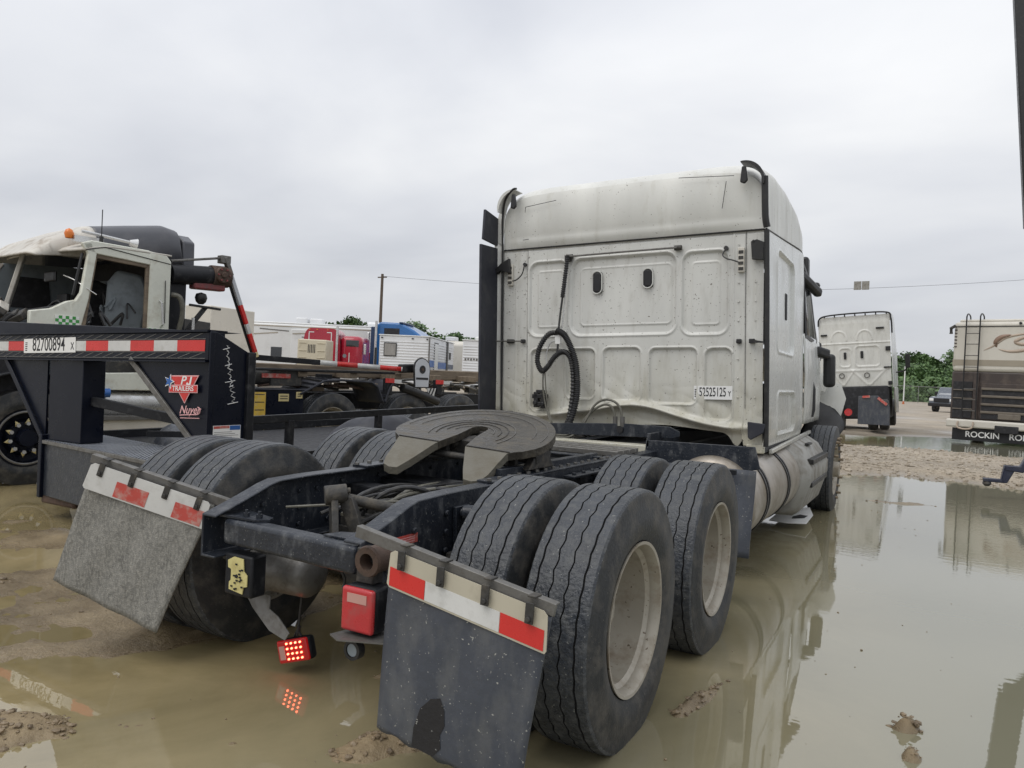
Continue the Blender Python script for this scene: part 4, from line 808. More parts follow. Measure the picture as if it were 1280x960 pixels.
# corner lamps with their wires and bare white sockets
for (x, sx) in ((-1.10, -1), (1.01, 1)):
    mb = MB(); mb.box((x-0.028, -0.035, 2.26), (x+0.022, 0.0, 2.46)); sk_ = cabobj('lamp_socket', mb, 'rvcream', bevel=0.005)
    mb = MB()
    for k in range(4): mb.box((x-0.022, -0.040, 2.275+0.045*k), (x+0.016, -0.034, 2.30+0.045*k))
    cabobj('socket_slot', mb, 'castdark', sk_)
mb = MB(); mb.tube(spl([(0.99, -0.04, 2.34), (0.94, -0.05, 2.36), (0.895, -0.045, 2.375), (0.86, -0.03, 2.41), (0.885, -0.02, 2.46)]), 0.006, 7); mb.cyl((0.885, -0.03, 2.465), (0.885, 0.0, 2.465), 0.018, 12); cabobj('lamp_lead', mb, 'hose')
mb = MB(); mb.tube(spl([(-1.07, -0.04, 2.30), (-1.02, -0.05, 2.31), (-0.97, -0.045, 2.36), (-0.955, -0.03, 2.44)]), 0.006, 7); mb.cyl((-0.955, -0.03, 2.45), (-0.955, 0.0, 2.45), 0.016, 12); cabobj('lamp_lead', mb, 'hose')
mb = MB(); mb.prism([(1.085, 2.50), (1.13, 2.515), (1.185, 2.49), (1.185, 2.345), (1.095, 2.355)], (0, -0.02, 0), (1, 0, 0), (0, 0, 1), 0.03); mb.cyl((1.105, -0.055, 2.50), (1.105, -0.02, 2.50), 0.012, 8); cabobj('fairing_bracket', mb, 'trim', bevel=0.006)
mb = MB(); mb.prism([(-1.10, 2.51), (-1.085, 2.37), (-1.20, 2.40), (-1.22, 2.37), (-1.25, 2.41), (-1.18, 2.47)], (0, -0.03, 0), (1, 0, 0), (0, 0, 1), 0.04); cabobj('fairing_bracket', mb, 'trim', bevel=0.004)
mb = MB(); mb.prism([(1.075, 1.055), (1.215, 1.04), (1.20, 0.97), (1.10, 0.91), (1.078, 0.93)], (0, -0.02, 0), (1, 0, 0), (0, 0, 1), 0.04); cabobj('lower_bracket', mb, 'extender', bevel=0.006)
for (x0, x1, zc) in ((-1.13, -1.06, 1.74), (-0.985, -0.945, 1.738), (0.975, 1.015, 1.703), (1.075, 1.12, 1.703)):
    mb = MB(); mb.box((x0, -0.035, zc-0.018), (x1, 0.0, zc+0.018)); cabobj('stay_clip', mb, 'trim', bevel=0.006)
mb = MB(); mb.tube([(-1.26, -0.05, 1.742), (-0.97, -0.03, 1.738)], 0.006, 6); cabobj('stay_wire', mb, 'greysteel')
mb = MB(); mb.prism([(1.08, 1.715), (1.20, 1.695), (1.20, 1.685), (1.08, 1.688)], (0, -0.04, 0), (1, 0, 0), (0, 0, 1), 0.02); cabobj('stay_arm', mb, 'trim')
for sx in (-1, 1):
    mb = MB(); x = 1.035*sx; mb.prism([(x-0.012, 3.09), (x+0.02, 3.09), (x+0.035, 2.975), (x+0.01, 2.95), (x-0.025, 2.965)], (0, -0.10, 0), (1, 0, 0), (0, 0, 1), 0.03); tb = cabobj('fairing_stay', mb, 'trim', bevel=0.008)
# rear corner body strips and rubber edge
def body_side(sx, mm):
    mb = MB(); PAN = [(0.55, 1.55, 1.66, 2.52, 0.10), (0.60, 1.62, 1.36, 1.58, 0.05), (0.62, 1.66, 0.93, 1.28, 0.06)]
    def fn(u, v):
        y = 0.0+2.30*u; z0 = 0.80 if u > 0.03 else 0.84; z1 = 2.598+0.16*min(1, y/2.0); z = z0+(z1-z0)*v
        d = 0
        for q in PAN[:1]+PAN[2:]: s = rrect(y, z, *q); d -= 0.024*sstep(0.006, -0.012, s); d += 0.010*math.exp(-((s-0.016)/0.010)**2)
        
        d += 0.010*math.exp(-((z-1.02)/0.02)**2)*0
        x = 1.20-0.012*(1-v)*0-0.02*max(0, (z-2.45))+d-0.03*sstep(1.0, 0.8, z)
        return (sx*x, y, z)
    mb.grid(fn, 230, 250); return cabobj('sleeper_side', mb, mm)
body_side(1, 'cabside'); body_side(-1, 'cabside')
mb = MB(); mb.box((1.055, 0.0, 0.80), (1.195, 0.05, 0.875)); cabobj('corner_sill', mb, 'cab', bevel=0.01)
mb = MB(); mb.box((-1.18, 0.03, 0.80), (1.18, 2.3, 0.84)); mb.box((-1.0, 0.15, 0.70), (1.0, 3.4, 0.8)); cabobj('cab_floor', mb, 'interior')
mb = MB(); mb.beam((1.202, 0.28, 0.80), (1.202, 2.9, 0.85), 0.03, 0.035); cabobj('side_sill', mb, 'cabside', bevel=0.005)
# black edge strip, right corner, running over onto the roof
mb = MB(); pth = [(1.215, -0.03, 0.86), (1.218, -0.045, 1.3), (1.215, -0.05, 2.0), (1.208, -0.05, 2.58)]; mb.tube(spl(pth), 0.021, 8); cabobj('edge_seal', mb, 'trim')
mb = MB(); pth = [(1.212, -0.06, 2.60), (1.200, -0.075, 2.70), (1.195, -0.085, 3.0)]; mb.tube(spl(pth), 0.027, 8); cabobj('edge_seal', mb, 'trim')
for sx in (1, -1):
    mb = MB(); sec_ = []
    for k in range(15):
        a = R(2+84*k/14); ro_ = 1.0; th_ = 0.028*math.sin(math.pi*(0.12+0.8*k/14)); cx_, cz_ = 1.0, 2.93
        for (dr, yy) in ((0.0, -0.13), (th_, -0.13), (th_, 0.03), (0.0, 0.03)): sec_.append((sx*(cx_+(0.185+dr)*math.cos(a)), yy, cz_+(0.195+dr)*math.sin(a)))
    mb.add(sec_, [(i*4+j, i*4+(j+1) % 4, (i+1)*4+(j+1) % 4, (i+1)*4+j) for i in range(14) for j in range(4)]+[(0, 1, 2, 3), (56, 57, 58, 59)]); ls_ = cabobj('roof_edge_fairing', mb, 'trim' if sx > 0 else 'cab')
# left: white side fairing flare and the grey rubber extender behind it
def flare(u, v):
    z = 1.06+1.60*v; x = -1.185-0.075*u-0.01*math.sin(v*3); return (x, -0.03*u-0.02*u*u, z)
mb = MB(); mb.grid(flare, 4, 20); cabobj('side_fairing', mb, 'cab', solid=0.01)
def flare2(u, v):
    a = R(88*v); x = -1.185-0.075*u+(0.14)*(1-math.cos(a)); z = 2.66+0.50*math.sin(a)**0.9*1.0; return (x, -0.05*u-0.10*v*u, z)
mb = MB(); mb.prism([(-1.185, 2.66), (-1.262, 2.66), (-1.255, 2.85), (-1.215, 3.0), (-1.16, 3.08), (-1.16, 2.95)], (0, -0.02, 0), (1, 0, 0), (0, 0, 1), 0.012); cabobj('side_fairing', mb, 'cab', bevel=0.004)
mb = MB(); mb.tube(spl([(-1.183, -0.02, 1.03), (-1.186, -0.03, 1.8), (-1.186, -0.03, 2.6), (-1.18, -0.05, 2.90), (-1.13, -0.09, 3.05), (-1.04, -0.13, 3.125), (-0.99, -0.14, 3.13)]), 0.010, 7); cabobj('edge_seal', mb, 'trim')
mb = MB(); mb.prism([(-0.005, 1.09), (-0.33, 1.10), (-0.34, 2.61), (-0.02, 2.62)], (-1.262, 0, 0), (0, 1, 0), (0, 0, 1), 0.025); cabobj('side_extender', mb, 'extender', bevel=0.006)
mb = MB(); mb.prism([(-0.02, 2.64), (-0.30, 2.66), (-0.27, 2.94), (-0.02, 2.90)], (-1.262, 0, 0), (0, 1, 0), (0, 0, 1), 0.025); cabobj('side_extender', mb, 'extender', bevel=0.006)
mb = MB(); mb.box((-1.22, -0.10, 1.05), (-1.05, -0.02, 1.09)); cabobj('extender_foot', mb, 'trim', bevel=0.01)
# side window slit, seam line, door, glass, visor, mirrors
mb = MB(); mb.box((1.165, 1.16, 1.97), (1.187, 1.24, 2.22)); cabobj('vent_slit', mb, 'ink', bevel=0.03, seg=4)
mb = MB(); mb.tube(spl([(1.196, 0.0, 2.602), (1.196, 1.0, 2.68), (1.196, 2.0, 2.76), (1.17, 2.4, 2.77)]), 0.007, 6); cabobj('seam_seal', mb, 'trim')
def doorfn(sx):
    def fn(u, v):
        y = 2.30+1.68*u; z = 0.96+0.96*v; x = 1.205+0.02*math.sin(math.pi*v)-0.03*u*u
        x += 0.010*noise.noise(Vector((y*4, z*4, 2)))*1.2
        return (sx*x, y, z)
    return fn
for sx in (1, -1):
    mb = MB(); mb.grid(doorfn(sx), 20, 20); dr_ = cabobj('door', mb, 'cabside', solid=0.02)
    mb = MB(); mb.add([(sx*1.197, 2.35, 1.93), (sx*1.185, 3.40, 1.90), (sx*1.13, 3.20, 2.60), (sx*1.16, 2.38, 2.68)], [(0, 1, 2, 3)]); cabobj('side_window', mb, 'glass', dr_, solid=0.01)
    fr_ = [(sx*1.205, 2.33, 1.90), (sx*1.165, 2.35, 2.70), (sx*1.13, 3.22, 2.62), (sx*1.19, 3.48, 1.88), (sx*1.205, 2.33, 1.90)]
    mb = MB(); mb.add([(sx*1.19, 2.28, 1.90), (sx*1.19, 2.35, 1.9), (sx*1.16, 2.36, 2.76), (sx*1.17, 2.28, 2.76)], [(0, 1, 2, 3)]); mb.add([(sx*1.195, 3.42, 1.90), (sx*1.175, 3.95, 1.88), (sx*1.10, 3.25, 2.66), (sx*1.13, 3.20, 2.62)], [(0, 1, 2, 3)]); mb.add([(sx*1.165, 2.28, 2.68), (sx*1.12, 3.25, 2.62), (sx*1.08, 3.25, 2.80), (sx*1.17, 2.28, 2.78)], [(0, 1, 2, 3)]); cabobj('door_surround', mb, 'cabside', solid=0.01)
    mb = MB()
    for a, b in zip(fr_, fr_[1:]): mb.beam(a, b, 0.03, 0.05)
    cabobj('window_seal', mb, 'trim', dr_, bevel=0.004)
    mb = MB(); mb.tube([(sx*1.205, 2.98, 1.02), (sx*1.225, 2.99, 1.1), (sx*1.225, 3.0, 1.33), (sx*1.205, 3.0, 1.41)], 0.028, 10); cabobj('grab_handle', mb, 'trim', dr_)
mb = MB(); mb.grid(lambda u, v: ((-1.08+2.16*u)*(1-0.10*v), 3.82-0.62*v-0.25*(abs(u-.5)*2)**2*0.8, 1.90+0.72*v), 16, 8); cabobj('windscreen', mb, 'glass', solid=0.01)
mb = MB(); mb.grid(lambda u, v: ((-0.95+1.9*u), 3.15+0.42*v-0.2*(abs(u-.5)*2)**2, 2.70-0.12*v), 16, 4); cabobj('sun_visor', mb, 'trim', solid=0.012)
mb = MB(); mb.box((1.02, 2.55, 2.62), (1.14, 3.1, 2.72)); cabobj('visor_end', mb, 'castdark', bevel=0.03)
mb = MB(); mb.box((1.06, 3.0, 2.55), (1.16, 3.16, 2.86)); mb.box((1.1, 3.02, 2.50), (1.28, 3.14, 2.56)); mb.beam((1.10, 2.5, 2.62), (1.28, 3.0, 2.42), 0.09, 0.10); cabobj('visor_bracket', mb, 'trim', bevel=0.03)
for sx in (1, -1):
    mb = MB(); mb.beam((sx*1.18, 3.55, 1.80), (sx*1.30, 3.72, 1.76), 0.12, 0.12); mm_ = cabobj('mirror_arm', mb, 'trim', bevel=0.03)
    mb = MB(); mb.box((sx*1.25, 3.74, 1.36), (sx*1.39, 3.86, 1.77)); cabobj('mirror', mb, 'trim', mm_, bevel=0.05, seg=4)
    mb = MB(); mb.box((sx*1.10, 4.3, 1.70), (sx*1.17, 4.4, 1.95)); cabobj('hood_mirror', mb, 'trim', bevel=0.03)
# hood, crushed at the front, and the dark engine bay behind the torn fender
def hood(u, v):
    y = 3.80+1.45*v; a = math.pi*u; hw = 1.15-0.16*v; top = 1.86-0.42*v**1.5; c, s = math.cos(a), math.sin(a)
    x = hw*math.copysign(abs(c)**0.5, c); z = 1.10+(top-1.10)*abs(s)**0.55
    n = noise.noise(Vector((x*3, y*3, z*3)))*0.10*v
    return (x+n, y+n*0.6, z+n)
mb = MB(); mb.grid(hood, 40, 20); cabobj('hood', mb, 'cabside', smooth=30)
mb = MB(); mb.box((-0.8, 3.5, 0.7), (0.85, 4.9, 1.4)); cabobj('engine_block', mb, 'interior', bevel=0.1)
for (pl3, yy) in (([(1.08, 1.15), (1.22, 1.44), (1.42, 1.40), (1.48, 1.22), (1.42, 0.98), (1.34, 0.96), (1.30, 1.12)], 4.0), ([(1.05, 1.35), (1.20, 1.55), (1.32, 1.47), (1.24, 1.30)], 3.9)):
    mb = MB(); mb.prism(pl3, (0, yy, 0), (1, 0, 0), (0, 0.2, 1), 0.02); cabobj('torn_fender', mb, 'cabside')
mb = MB(); mb.grid(lambda u, v: (0.92+0.46*u+0.1*math.sin(v*4), 3.9+0.35*v, 0.72+0.62*v-0.2*u*v), 8, 8); cabobj('wheel_arch_liner', mb, 'trim', solid=0.02)
for k in range(14):     # studs of the torn front hub sticking out of the tyre
    a = R(-70+k*17); mb = MB(); z = ZW+0.40*math.sin(a)*0.9; y = 6.78+0.38*math.cos(a)*0.8
    mb.cyl((1.26, y, z), (1.30+0.02*(k % 2), y, z), 0.020, 8, r2=0.012); obj('mud_lump', mb, 'clod', wf and truck)
# auction number on the rear wall
mb = MB(); mb.box((0.630, -0.012, 1.228), (0.945, -0.006, 1.340)); pt = cabobj('number_plate', mb, 'plate')
def cabtext(nm, s, x, z, size, y=-0.0125, parent=None, m='ink', bold=0.0, sx=1.0, tilt=0):
    mt = CT @ basis((x, y, z), (1, 0, tilt), (0, 0, 1)); return text(nm, s, parent, mt, size, m, bold, sx)
cabtext('number_print', '52525125', 0.785, 1.286, 0.104, parent=pt, bold=0.0008, sx=0.535)
cabtext('number_print', 'Y', 0.922, 1.275, 0.058, parent=pt, bold=0.001, sx=0.7)
for k in range(5): mb = MB(); mb.box((0.638, -0.0130, 1.248+0.014*k), (0.655, -0.0125, 1.256+0.014*k)); cabobj('barcode_line', mb, 'ink', pt)

# lamp dangling from the crossmember
hl_ = thing('hanging_tail_lamp', 'lit red tail lamp dangling by its cable below the rear crossmember', 'lamp', (*at(368, 3.44)[:2], 0.108))
Lm = Matrix.Rotation(R(-17), 4, 'Y') @ Matrix.Rotation(R(8), 4, 'Z')
mb = MB(); mb.box((-0.085, -0.005, -0.052), (0.085, 0.045, 0.052)); mb.xf(Lm); bdy = obj('lamp_body', mb, 'black', hl_, bevel=0.018, seg=3)
mb = MB(); mb.box((-0.082, -0.022, -0.050), (0.082, -0.004, 0.050)); mb.xf(Lm); obj('lamp_lens', mb, 'ledlens', hl_, bevel=0.016, seg=4)
mb = MB(); mb.box((-0.070, -0.0235, -0.034), (-0.040, -0.0215, 0.026)); mb.xf(Lm); obj('reflector', mb, 'lensdull', hl_)
for i in range(4):
    for j in range(4):
        mb = MB(); x, z = -0.024+0.0245*i, -0.033+0.0225*j; mb.cyl((x, -0.0275, z), (x, -0.021, z), 0.0043, 10); mb.xf(Lm); obj('diode', mb, 'led', hl_)
mb = MB(); mb.tube([(-0.012, 0.02, 0.055), (-0.006, 0.02, 0.10), (0.0, 0.03, 0.30), (0.004, 0.02, 0.49)], 0.0055, 6); mb.tube([(-0.03, 0.02, 0.048), (-0.012, 0.02, 0.085), (0.02, 0.015, 0.06)], 0.005, 6); mb.cyl((-0.006, 0.02, 0.07), (-0.004, 0.02, 0.10), 0.009, 8); obj('cable', mb, 'hose', hl_)

# ================================================================== BLACK GOOSENECK TRAILER
gt = thing('gooseneck_trailer', 'black gooseneck trailer with red and white tape along its neck beam', 'trailer', (-2.3, 0.9, 0), 0)
zt_ = lambda x: 0.024*x
mb = MB()
def bar(x0, x1, z0, z1, y0, y1): mb.add([(x0, y0, z0+zt_(x0)), (x1, y0, z0+zt_(x1)), (x1, y1, z0+zt_(x1)), (x0, y1, z0+zt_(x0)), (x0, y0, z1+zt_(x0)), (x1, y0, z1+zt_(x1)), (x1, y1, z1+zt_(x1)), (x0, y1, z1+zt_(x0))], [(3,2,1,0),(4,5,6,7),(0,1,5,4),(1,2,6,5),(2,3,7,6),(3,0,4,7)])
bar(-3.6, -0.015, 1.385, 1.590, 0.0, 0.14); nb_ = obj('neck_beam', mb, 'blackgloss', gt, bevel=0.006)
mb = MB(); bar(-3.6, -0.016, 1.372, 1.3845, -0.03, 0.16); obj('neck_flange', mb, 'blackgloss', nb_)
mb = MB(); bar(-3.6, -0.016, 1.5905, 1.606, -0.02, 0.16); obj('neck_flange', mb, 'blackgloss', nb_)
mb = MB(); mb.add([(-3.6, 0.12, 1.50), (-0.016, 0.12, 1.585), (-0.016, 0.16, 1.585), (-3.6, 0.16, 1.50), (-3.6, 0.12, 1.665), (-0.016, 0.12, 1.598), (-0.016, 0.30, 1.598), (-3.6, 0.30, 1.665)], [(3,2,1,0),(4,5,6,7),(0,1,5,4),(1,2,6,5),(2,3,7,6),(3,0,4,7)]); obj('upper_rail', mb, 'blackgloss', gt, bevel=0.005)
x = -0.055; k = 0; ws_ = [0.30, 0.265, 0.28, 0.275, 0.29, 0.28, 0.28, 0.28, 0.28, 0.28]
for k in range(10):
    x1 = x; x0 = x-ws_[k]; x = x0
    mb = MB(); bar(x0, x1, 1.452, 1.532, -0.003, -0.0005); obj('reflective_tape', mb, 'redtape' if k % 2 == 0 else 'whitetape', nb_)
hm = MB(); hm.add([(-0.075, -0.002, -0.020), (-0.060, -0.002, -0.020), (0.075, -0.002, 0.020), (0.055, -0.002, 0.020)], [(0, 1, 2, 3)])
h0 = obj('hatch_line', hm, 'greysteel', nb_, smooth=0); h0.location = (-0.15, -0.001, 1.562+zt_(-0.15))
for row, zc in ((0, 1.562), (1, 1.420)):
    for k in range(26):
        if row == 0 and k == 0: continue
        xx = -0.15-0.128*k; c = h0.copy(); C.objects.link(c); c.location = (xx, -0.001, zc+zt_(xx))
for zc in (1.541, 1.446, 1.400): mb = MB(); bar(-3.6, -0.05, zc-0.0025, zc+0.0025, -0.003, -0.0005); obj('edge_line', mb, 'greysteel', nb_)
mb = MB(); mb.add([(-2.34, -0.006, 1.50+zt_(-2.3)+0.05), (-1.60, -0.006, 1.545-0.01), (-1.60, -0.004, 1.535), (-2.34, -0.004, 1.495), (-2.34, -0.006, 1.388), (-1.585, -0.006, 1.408)], [(0, 1, 5, 4)])
mb = MB(); mb.prism([(-2.335, 1.375), (-1.595, 1.400), (-1.600, 1.525), (-2.34, 1.495)], (0, -0.005, 0), (1, 0, 0), (0, 0, 1), 0.003); gp = obj('number_plate', mb, 'plate', gt)
def gtext(nm, s, x, z, size, m='ink', bold=0.0, sx=1.0, parent=None, y=-0.0085, tilt=0.03, shear=0.0): return text(nm, s, parent or gt, basis((x, y, z), (1, 0, tilt), (0, 0, 1)), size, m, bold, sx, shear)
gtext('number_print', '82700894', -1.975, 1.452, 0.158, bold=0.0010, sx=0.74, parent=gp); gtext('number_print', 'X', -1.640, 1.448, 0.085, bold=0.0008, sx=0.75, parent=gp)
for k in range(5): mb = MB(); mb.box((-2.315, -0.0088, 1.395+0.016*k), (-2.285, -0.0082, 1.403+0.016*k)); obj('barcode_line', mb, 'ink', gp)
# post, corner face, gusset
mb = MB(); mb.prism([(-0.90, 1.372), (0.0, 1.386), (0.02, 0.70), (-0.08, 0.735)], (0, 0.012, 0), (1, 0, 0), (0, 0, 1), -0.015); gs = obj('gusset_plate', mb, 'blackgloss', gt, bevel=0.003)
mb = MB(); mb.beam((-0.90, 0.0, 1.372), (-0.07, 0.0, 0.725), 0.045, 0.02, (0, 1, 0)); obj('gusset_edge', mb, 'greysteel', gs, bevel=0.004)
mb = MB(); mb.prism([(0.0, 0.70), (0.0, 1.604), (0.06, 1.590), (0.34, 1.462), (0.37, 1.45), (0.37, 0.66)], (-0.012, 0, 0), (0, 1, 0), (0, 0, 1), 0.012); sd_ = obj('corner_panel', mb, 'blackgloss', gt, bevel=0.003)
mb = MB(); mb.box((-0.05, 0.33, 0.6), (0.03, 0.40, 1.46)); obj('corner_post', mb, 'black', gt, bevel=0.006)
mb = MB(); mb.box((0.0, -0.01, 0.70), (0.012, 0.03, 1.59)); obj('corner_edge', mb, 'blackgloss', gt, bevel=0.003)
wv = random.Random(5); pw = []
for k in range(34): t = k/33; pw.append((0.002, 0.14+0.085*t+0.012*math.sin(k*1.9)+0.012*(wv.random()-.5), 1.50-0.42*t))
mb = MB(); mb.tube(pw, 0.0022, 5); mb.tube([(p[0], p[1]+0.010*math.cos(k*2.1), p[2]) for k, p in enumerate(pw)], 0.0018, 5); dec = obj('barbed_wire_print', mb, 'whiteink', sd_)
for (t, l) in ((0.05, 0.05), (0.33, 0.05), (0.62, 0.075), (0.40, -0.04), (0.70, 0.03), (1.0, 0.08)):
    y = 0.14+0.085*t; z = 1.50-0.42*t; mb = MB(); mb.tube([(0.002, y-l*0.7, z-0.01), (0.002, y+l*0.5, z+0.006)], 0.003, 5); obj('barb_print', mb, 'whiteink', sd_)
mb = MB(); mb.box((0.0, 0.05, 0.79), (0.003, 0.30, 0.915)); wl = obj('warning_label', mb, 'plate', sd_)
mb = MB(); mb.box((0.003, 0.20, 0.880), (0.0045, 0.295, 0.912)); obj('label_band', mb, 'stripeblue', wl); mb = MB(); mb.box((0.003, 0.055, 0.893), (0.0045, 0.195, 0.912)); obj('label_band', mb, 'redtapedull', wl)
for k in range(6): mb = MB(); mb.box((0.003, 0.06, 0.80+0.013*k), (0.004, 0.28-0.03*(k % 3), 0.803+0.013*k)); obj('print_line', mb, 'greysteel', wl)
# makers badge: red triangle, banner, star
def poly(nm, pl, y, m, par=gs, th=0.0015): mb = MB(); mb.prism(pl, (0, y, 0), (1, 0, 0), (0, 0, 1), th); return obj(nm, mb, m, par, smooth=0)
poly('badge_edge', [(-0.420, 1.262), (-0.100, 1.275), (-0.245, 1.062)], -0.0050, 'pinkink'); poly('badge_triangle', [(-0.402, 1.254), (-0.117, 1.265), (-0.246, 1.074)], -0.0070, 'redtape')
poly('badge_edge', [(-0.418, 1.135), (-0.105, 1.147), (-0.105, 1.205), (-0.418, 1.193)], -0.0090, 'pinkink'); poly('badge_banner', [(-0.410, 1.142), (-0.112, 1.153), (-0.112, 1.199), (-0.410, 1.187)], -0.0110, 'redtape')
gtext('badge_lettering', 'P', -0.268, 1.228, 0.088, 'plate', 0.0015, 1.25, gs, -0.0095, 0.03, 0.25)
poly('badge_lettering', [(-0.185, 1.262), (-0.168, 1.262), (-0.182, 1.207), (-0.192, 1.197), (-0.222, 1.196), (-0.230, 1.205), (-0.226, 1.217), (-0.212, 1.217), (-0.212, 1.210), (-0.203, 1.210), (-0.197, 1.216)], -0.0088, 'plate', gs); gtext('badge_lettering', 'TRAILERS', -0.261, 1.170, 0.050, 'plate', 0.0006, 1.12, gs, -0.0135, 0.036)
def star(cx, cz, r, rot=0): return [(cx+(r if k % 2 == 0 else r*0.42)*math.sin(R(36*k+rot)), cz+(r if k % 2 == 0 else r*0.42)*math.cos(R(36*k+rot))) for k in range(10)]
poly('badge_star', star(-0.412, 1.215, 0.060, 15), -0.0130, 'whiteink', gs); poly('badge_star', star(-0.415, 1.217, 0.045, 15), -0.0150, 'stripeblue', gs)
gtext('script_lettering', 'Nuyer', -0.190, 1.018, 0.082, 'pinkink', 0.0008, 1.05, gs, -0.0045, 0.05, 0.35)
mb = MB(); mb.tube(spl([(-0.29, -0.006, 0.975), (-0.18, -0.006, 0.985), (-0.09, -0.006, 0.995), (-0.075, -0.006, 1.03), (-0.10, -0.006, 1.045)]), 0.004, 5); obj('script_swash', mb, 'pinkink', gs)
mb = MB(); mb.tube([(-0.285, -0.006, 0.955), (-0.08, -0.006, 0.965)], 0.003, 5); obj('script_swash', mb, 'pinkink', gs)
# left upright, its gusset, braces
mb = MB(); mb.box((-1.96, 0.005, 0.66), (-1.50, 0.20, 1.34)); obj('upright', mb, 'blackgloss', gt, bevel=0.006)
mb = MB(); mb.prism([(-2.62, 1.31), (-2.02, 1.325), (-2.02, 0.60), (-2.035, 0.60)], (0, 0.02, 0), (1, 0, 0), (0, 0, 1), -0.015); g2 = obj('gusset_plate', mb, 'blackgloss', gt)
mb = MB(); mb.beam((-2.62, 0.0, 1.32), (-2.03, 0.0, 0.67), 0.045, 0.02, (0, 1, 0)); obj('gusset_edge', mb, 'blackgloss', g2, bevel=0.004)
mb = MB(); mb.box((-2.03, -0.03, 0.17), (-1.985, 0.08, 0.70)); obj('front_post', mb, 'blackgloss', gt, bevel=0.006)
mb = MB(); mb.beam((-1.50, 0.10, 1.005), (-0.30, 0.30, 0.875), 0.05, 0.075); obj('brace', mb, 'black', gt, bevel=0.004)
mb = MB(); mb.beam((-1.32, 0.50, 0.735), (0.0, 0.36, 0.83), 0.05, 0.05); obj('brace', mb, 'black', gt, bevel=0.004)
mb = MB(); mb.beam((-0.75, 0.9, 0.70), (0.10, 0.7, 0.72), 0.04, 0.04); obj('brace', mb, 'black', gt, bevel=0.004)
# low step box with a ribbed tread top
A_, B_, C_, D_ = Vector((-1.99, 0.0, 0)), Vector((0.0, -0.26, 0)), Vector((-0.60, 0.38, 0)), Vector((-2.46, 0.66, 0))
mb = MB(); vs = [(p.x, p.y, z) for z in (0.185, 0.635) for p in (A_, B_, C_, D_)]; mb.add(vs, [(3,2,1,0),(4,5,6,7),(0,1,5,4),(1,2,6,5),(2,3,7,6),(3,0,4,7)]); bx_ = obj('step_box', mb, 'frame', gt, bevel=0.008)
mb = MB(); vs = [(p.x, p.y, z) for z in (0.6365, 0.6395) for p in (A_, B_, C_, D_)]; mb.add(vs, [(3,2,1,0),(4,5,6,7),(0,1,5,4),(1,2,6,5),(2,3,7,6),(3,0,4,7)]); obj('tread_base', mb, 'ink', bx_, smooth=0)
mb = MB()
for k in range(48):
    t0, t1 = k/48, (k+0.55)/48; a, b, c, d = A_.lerp(B_, t0), A_.lerp(B_, t1), D_.lerp(C_, t1), D_.lerp(C_, t0); z = 0.640
    mb.add([(a.x, a.y, z), (b.x, b.y, z), (c.x, c.y, z), (d.x, d.y, z), (a.x, a.y, z+.016), (b.x, b.y, z+.016), (c.x, c.y, z+.016), (d.x, d.y, z+.016)], [(4,5,6,7),(0,1,5,4),(1,2,6,5),(3,0,4,7)])
rb_ = obj('ribbed_tread', mb, 'treadplate', bx_, smooth=0); rb_['kind'] = 'stuff'
mb = MB(); mb.beam((-1.99, -0.015, 0.640), (0.0, -0.275, 0.640), 0.02, 0.03); obj('tread_edge', mb, 'greysteel', bx_, bevel=0.004)
mb = MB(); mb.box((-2.02, 0.0, 0.12), (-1.55, 0.2, 0.20)); obj('skid_foot', mb, 'rust', gt, bevel=0.02)
mb = MB(); mb.cyl((-1.38, 0.06, -0.05), (-1.38, 0.06, 0.3), 0.045, 14); mb.cyl((-1.38, 0.06, 0.0), (-1.38, 0.06, 0.03), 0.12, 16); obj('jack_leg', mb, 'greysteel', gt)
# deck side rails running away to the rear
for x in (0.0, -2.35):
    if x == 0.0: mb = MB(); mb.beam((x-0.02, 0.36, 0.945), (x-0.02, 6.4, 1.035), 0.04, 0.06); obj('side_rail', mb, 'black', gt, bevel=0.004)
    mb = MB(); mb.beam((x-0.02, 0.40, 0.62), (x-0.02, 6.4, 0.66), 0.06, 0.07); mb.beam((x-0.02, 0.40, 0.662), (x-0.02, 6.4, 0.702), 0.064, 0.012); obj('deck_rail', mb, 'black', gt, bevel=0.003)
    for y in ((0.82, 1.95, 3.1, 4.25, 5.4) if x == 0.0 else ()): mb = MB(); zz = 0.935+0.0149*(y-0.36); mb.box((x-0.045, y-0.03, 0.66), (x+0.005, y+0.03, zz-0.01)); obj('stake', mb, 'black', gt, bevel=0.003)
mb = MB(); mb.box((-2.33, 0.5, 0.56), (-0.03, 6.4, 0.60)); obj('deck_floor', mb, 'black', gt)
for x in (-0.35, -2.0):
    for y in (4.3, 5.2):
        t0 = copy_tree(wr, gt); t0.location = (x, y, 0.40); t0.scale = (0.8, 0.8, 0.8)
tp = thing('crumpled_tarp', 'crumpled dark grey tarp heaped on the black trailer deck', 'tarp', (-3.0, 3.9, 0.60))
def tarp(w, d, h, seed):
    def fn(u, v):
        a = 2*math.pi*u; r = v; n = noise.noise(Vector((math.cos(a)*1.5*r+seed, math.sin(a)*1.5*r, 0)))
        n2 = abs(noise.noise(Vector((math.cos(a)*4*r+seed, math.sin(a)*4*r, 2))))
        return (w*r*math.cos(a)*(1+0.15*n), d*r*math.sin(a)*(1+0.15*n), h*(1-r**2.4)*(1+0.5*n)-0.10*h*n2*4*r*(1-r)+0.01)
    return fn
mb = MB(); mb.grid(tarp(0.45, 0.95, 0.24, 3), 70, 22); obj('tarp_sheet', mb, 'extender', tp)
tp = thing('plastic_bag', 'grey plastic bag heaped behind the ribbed trailer step', 'bag', (-3.75, 1.95, 0.55))
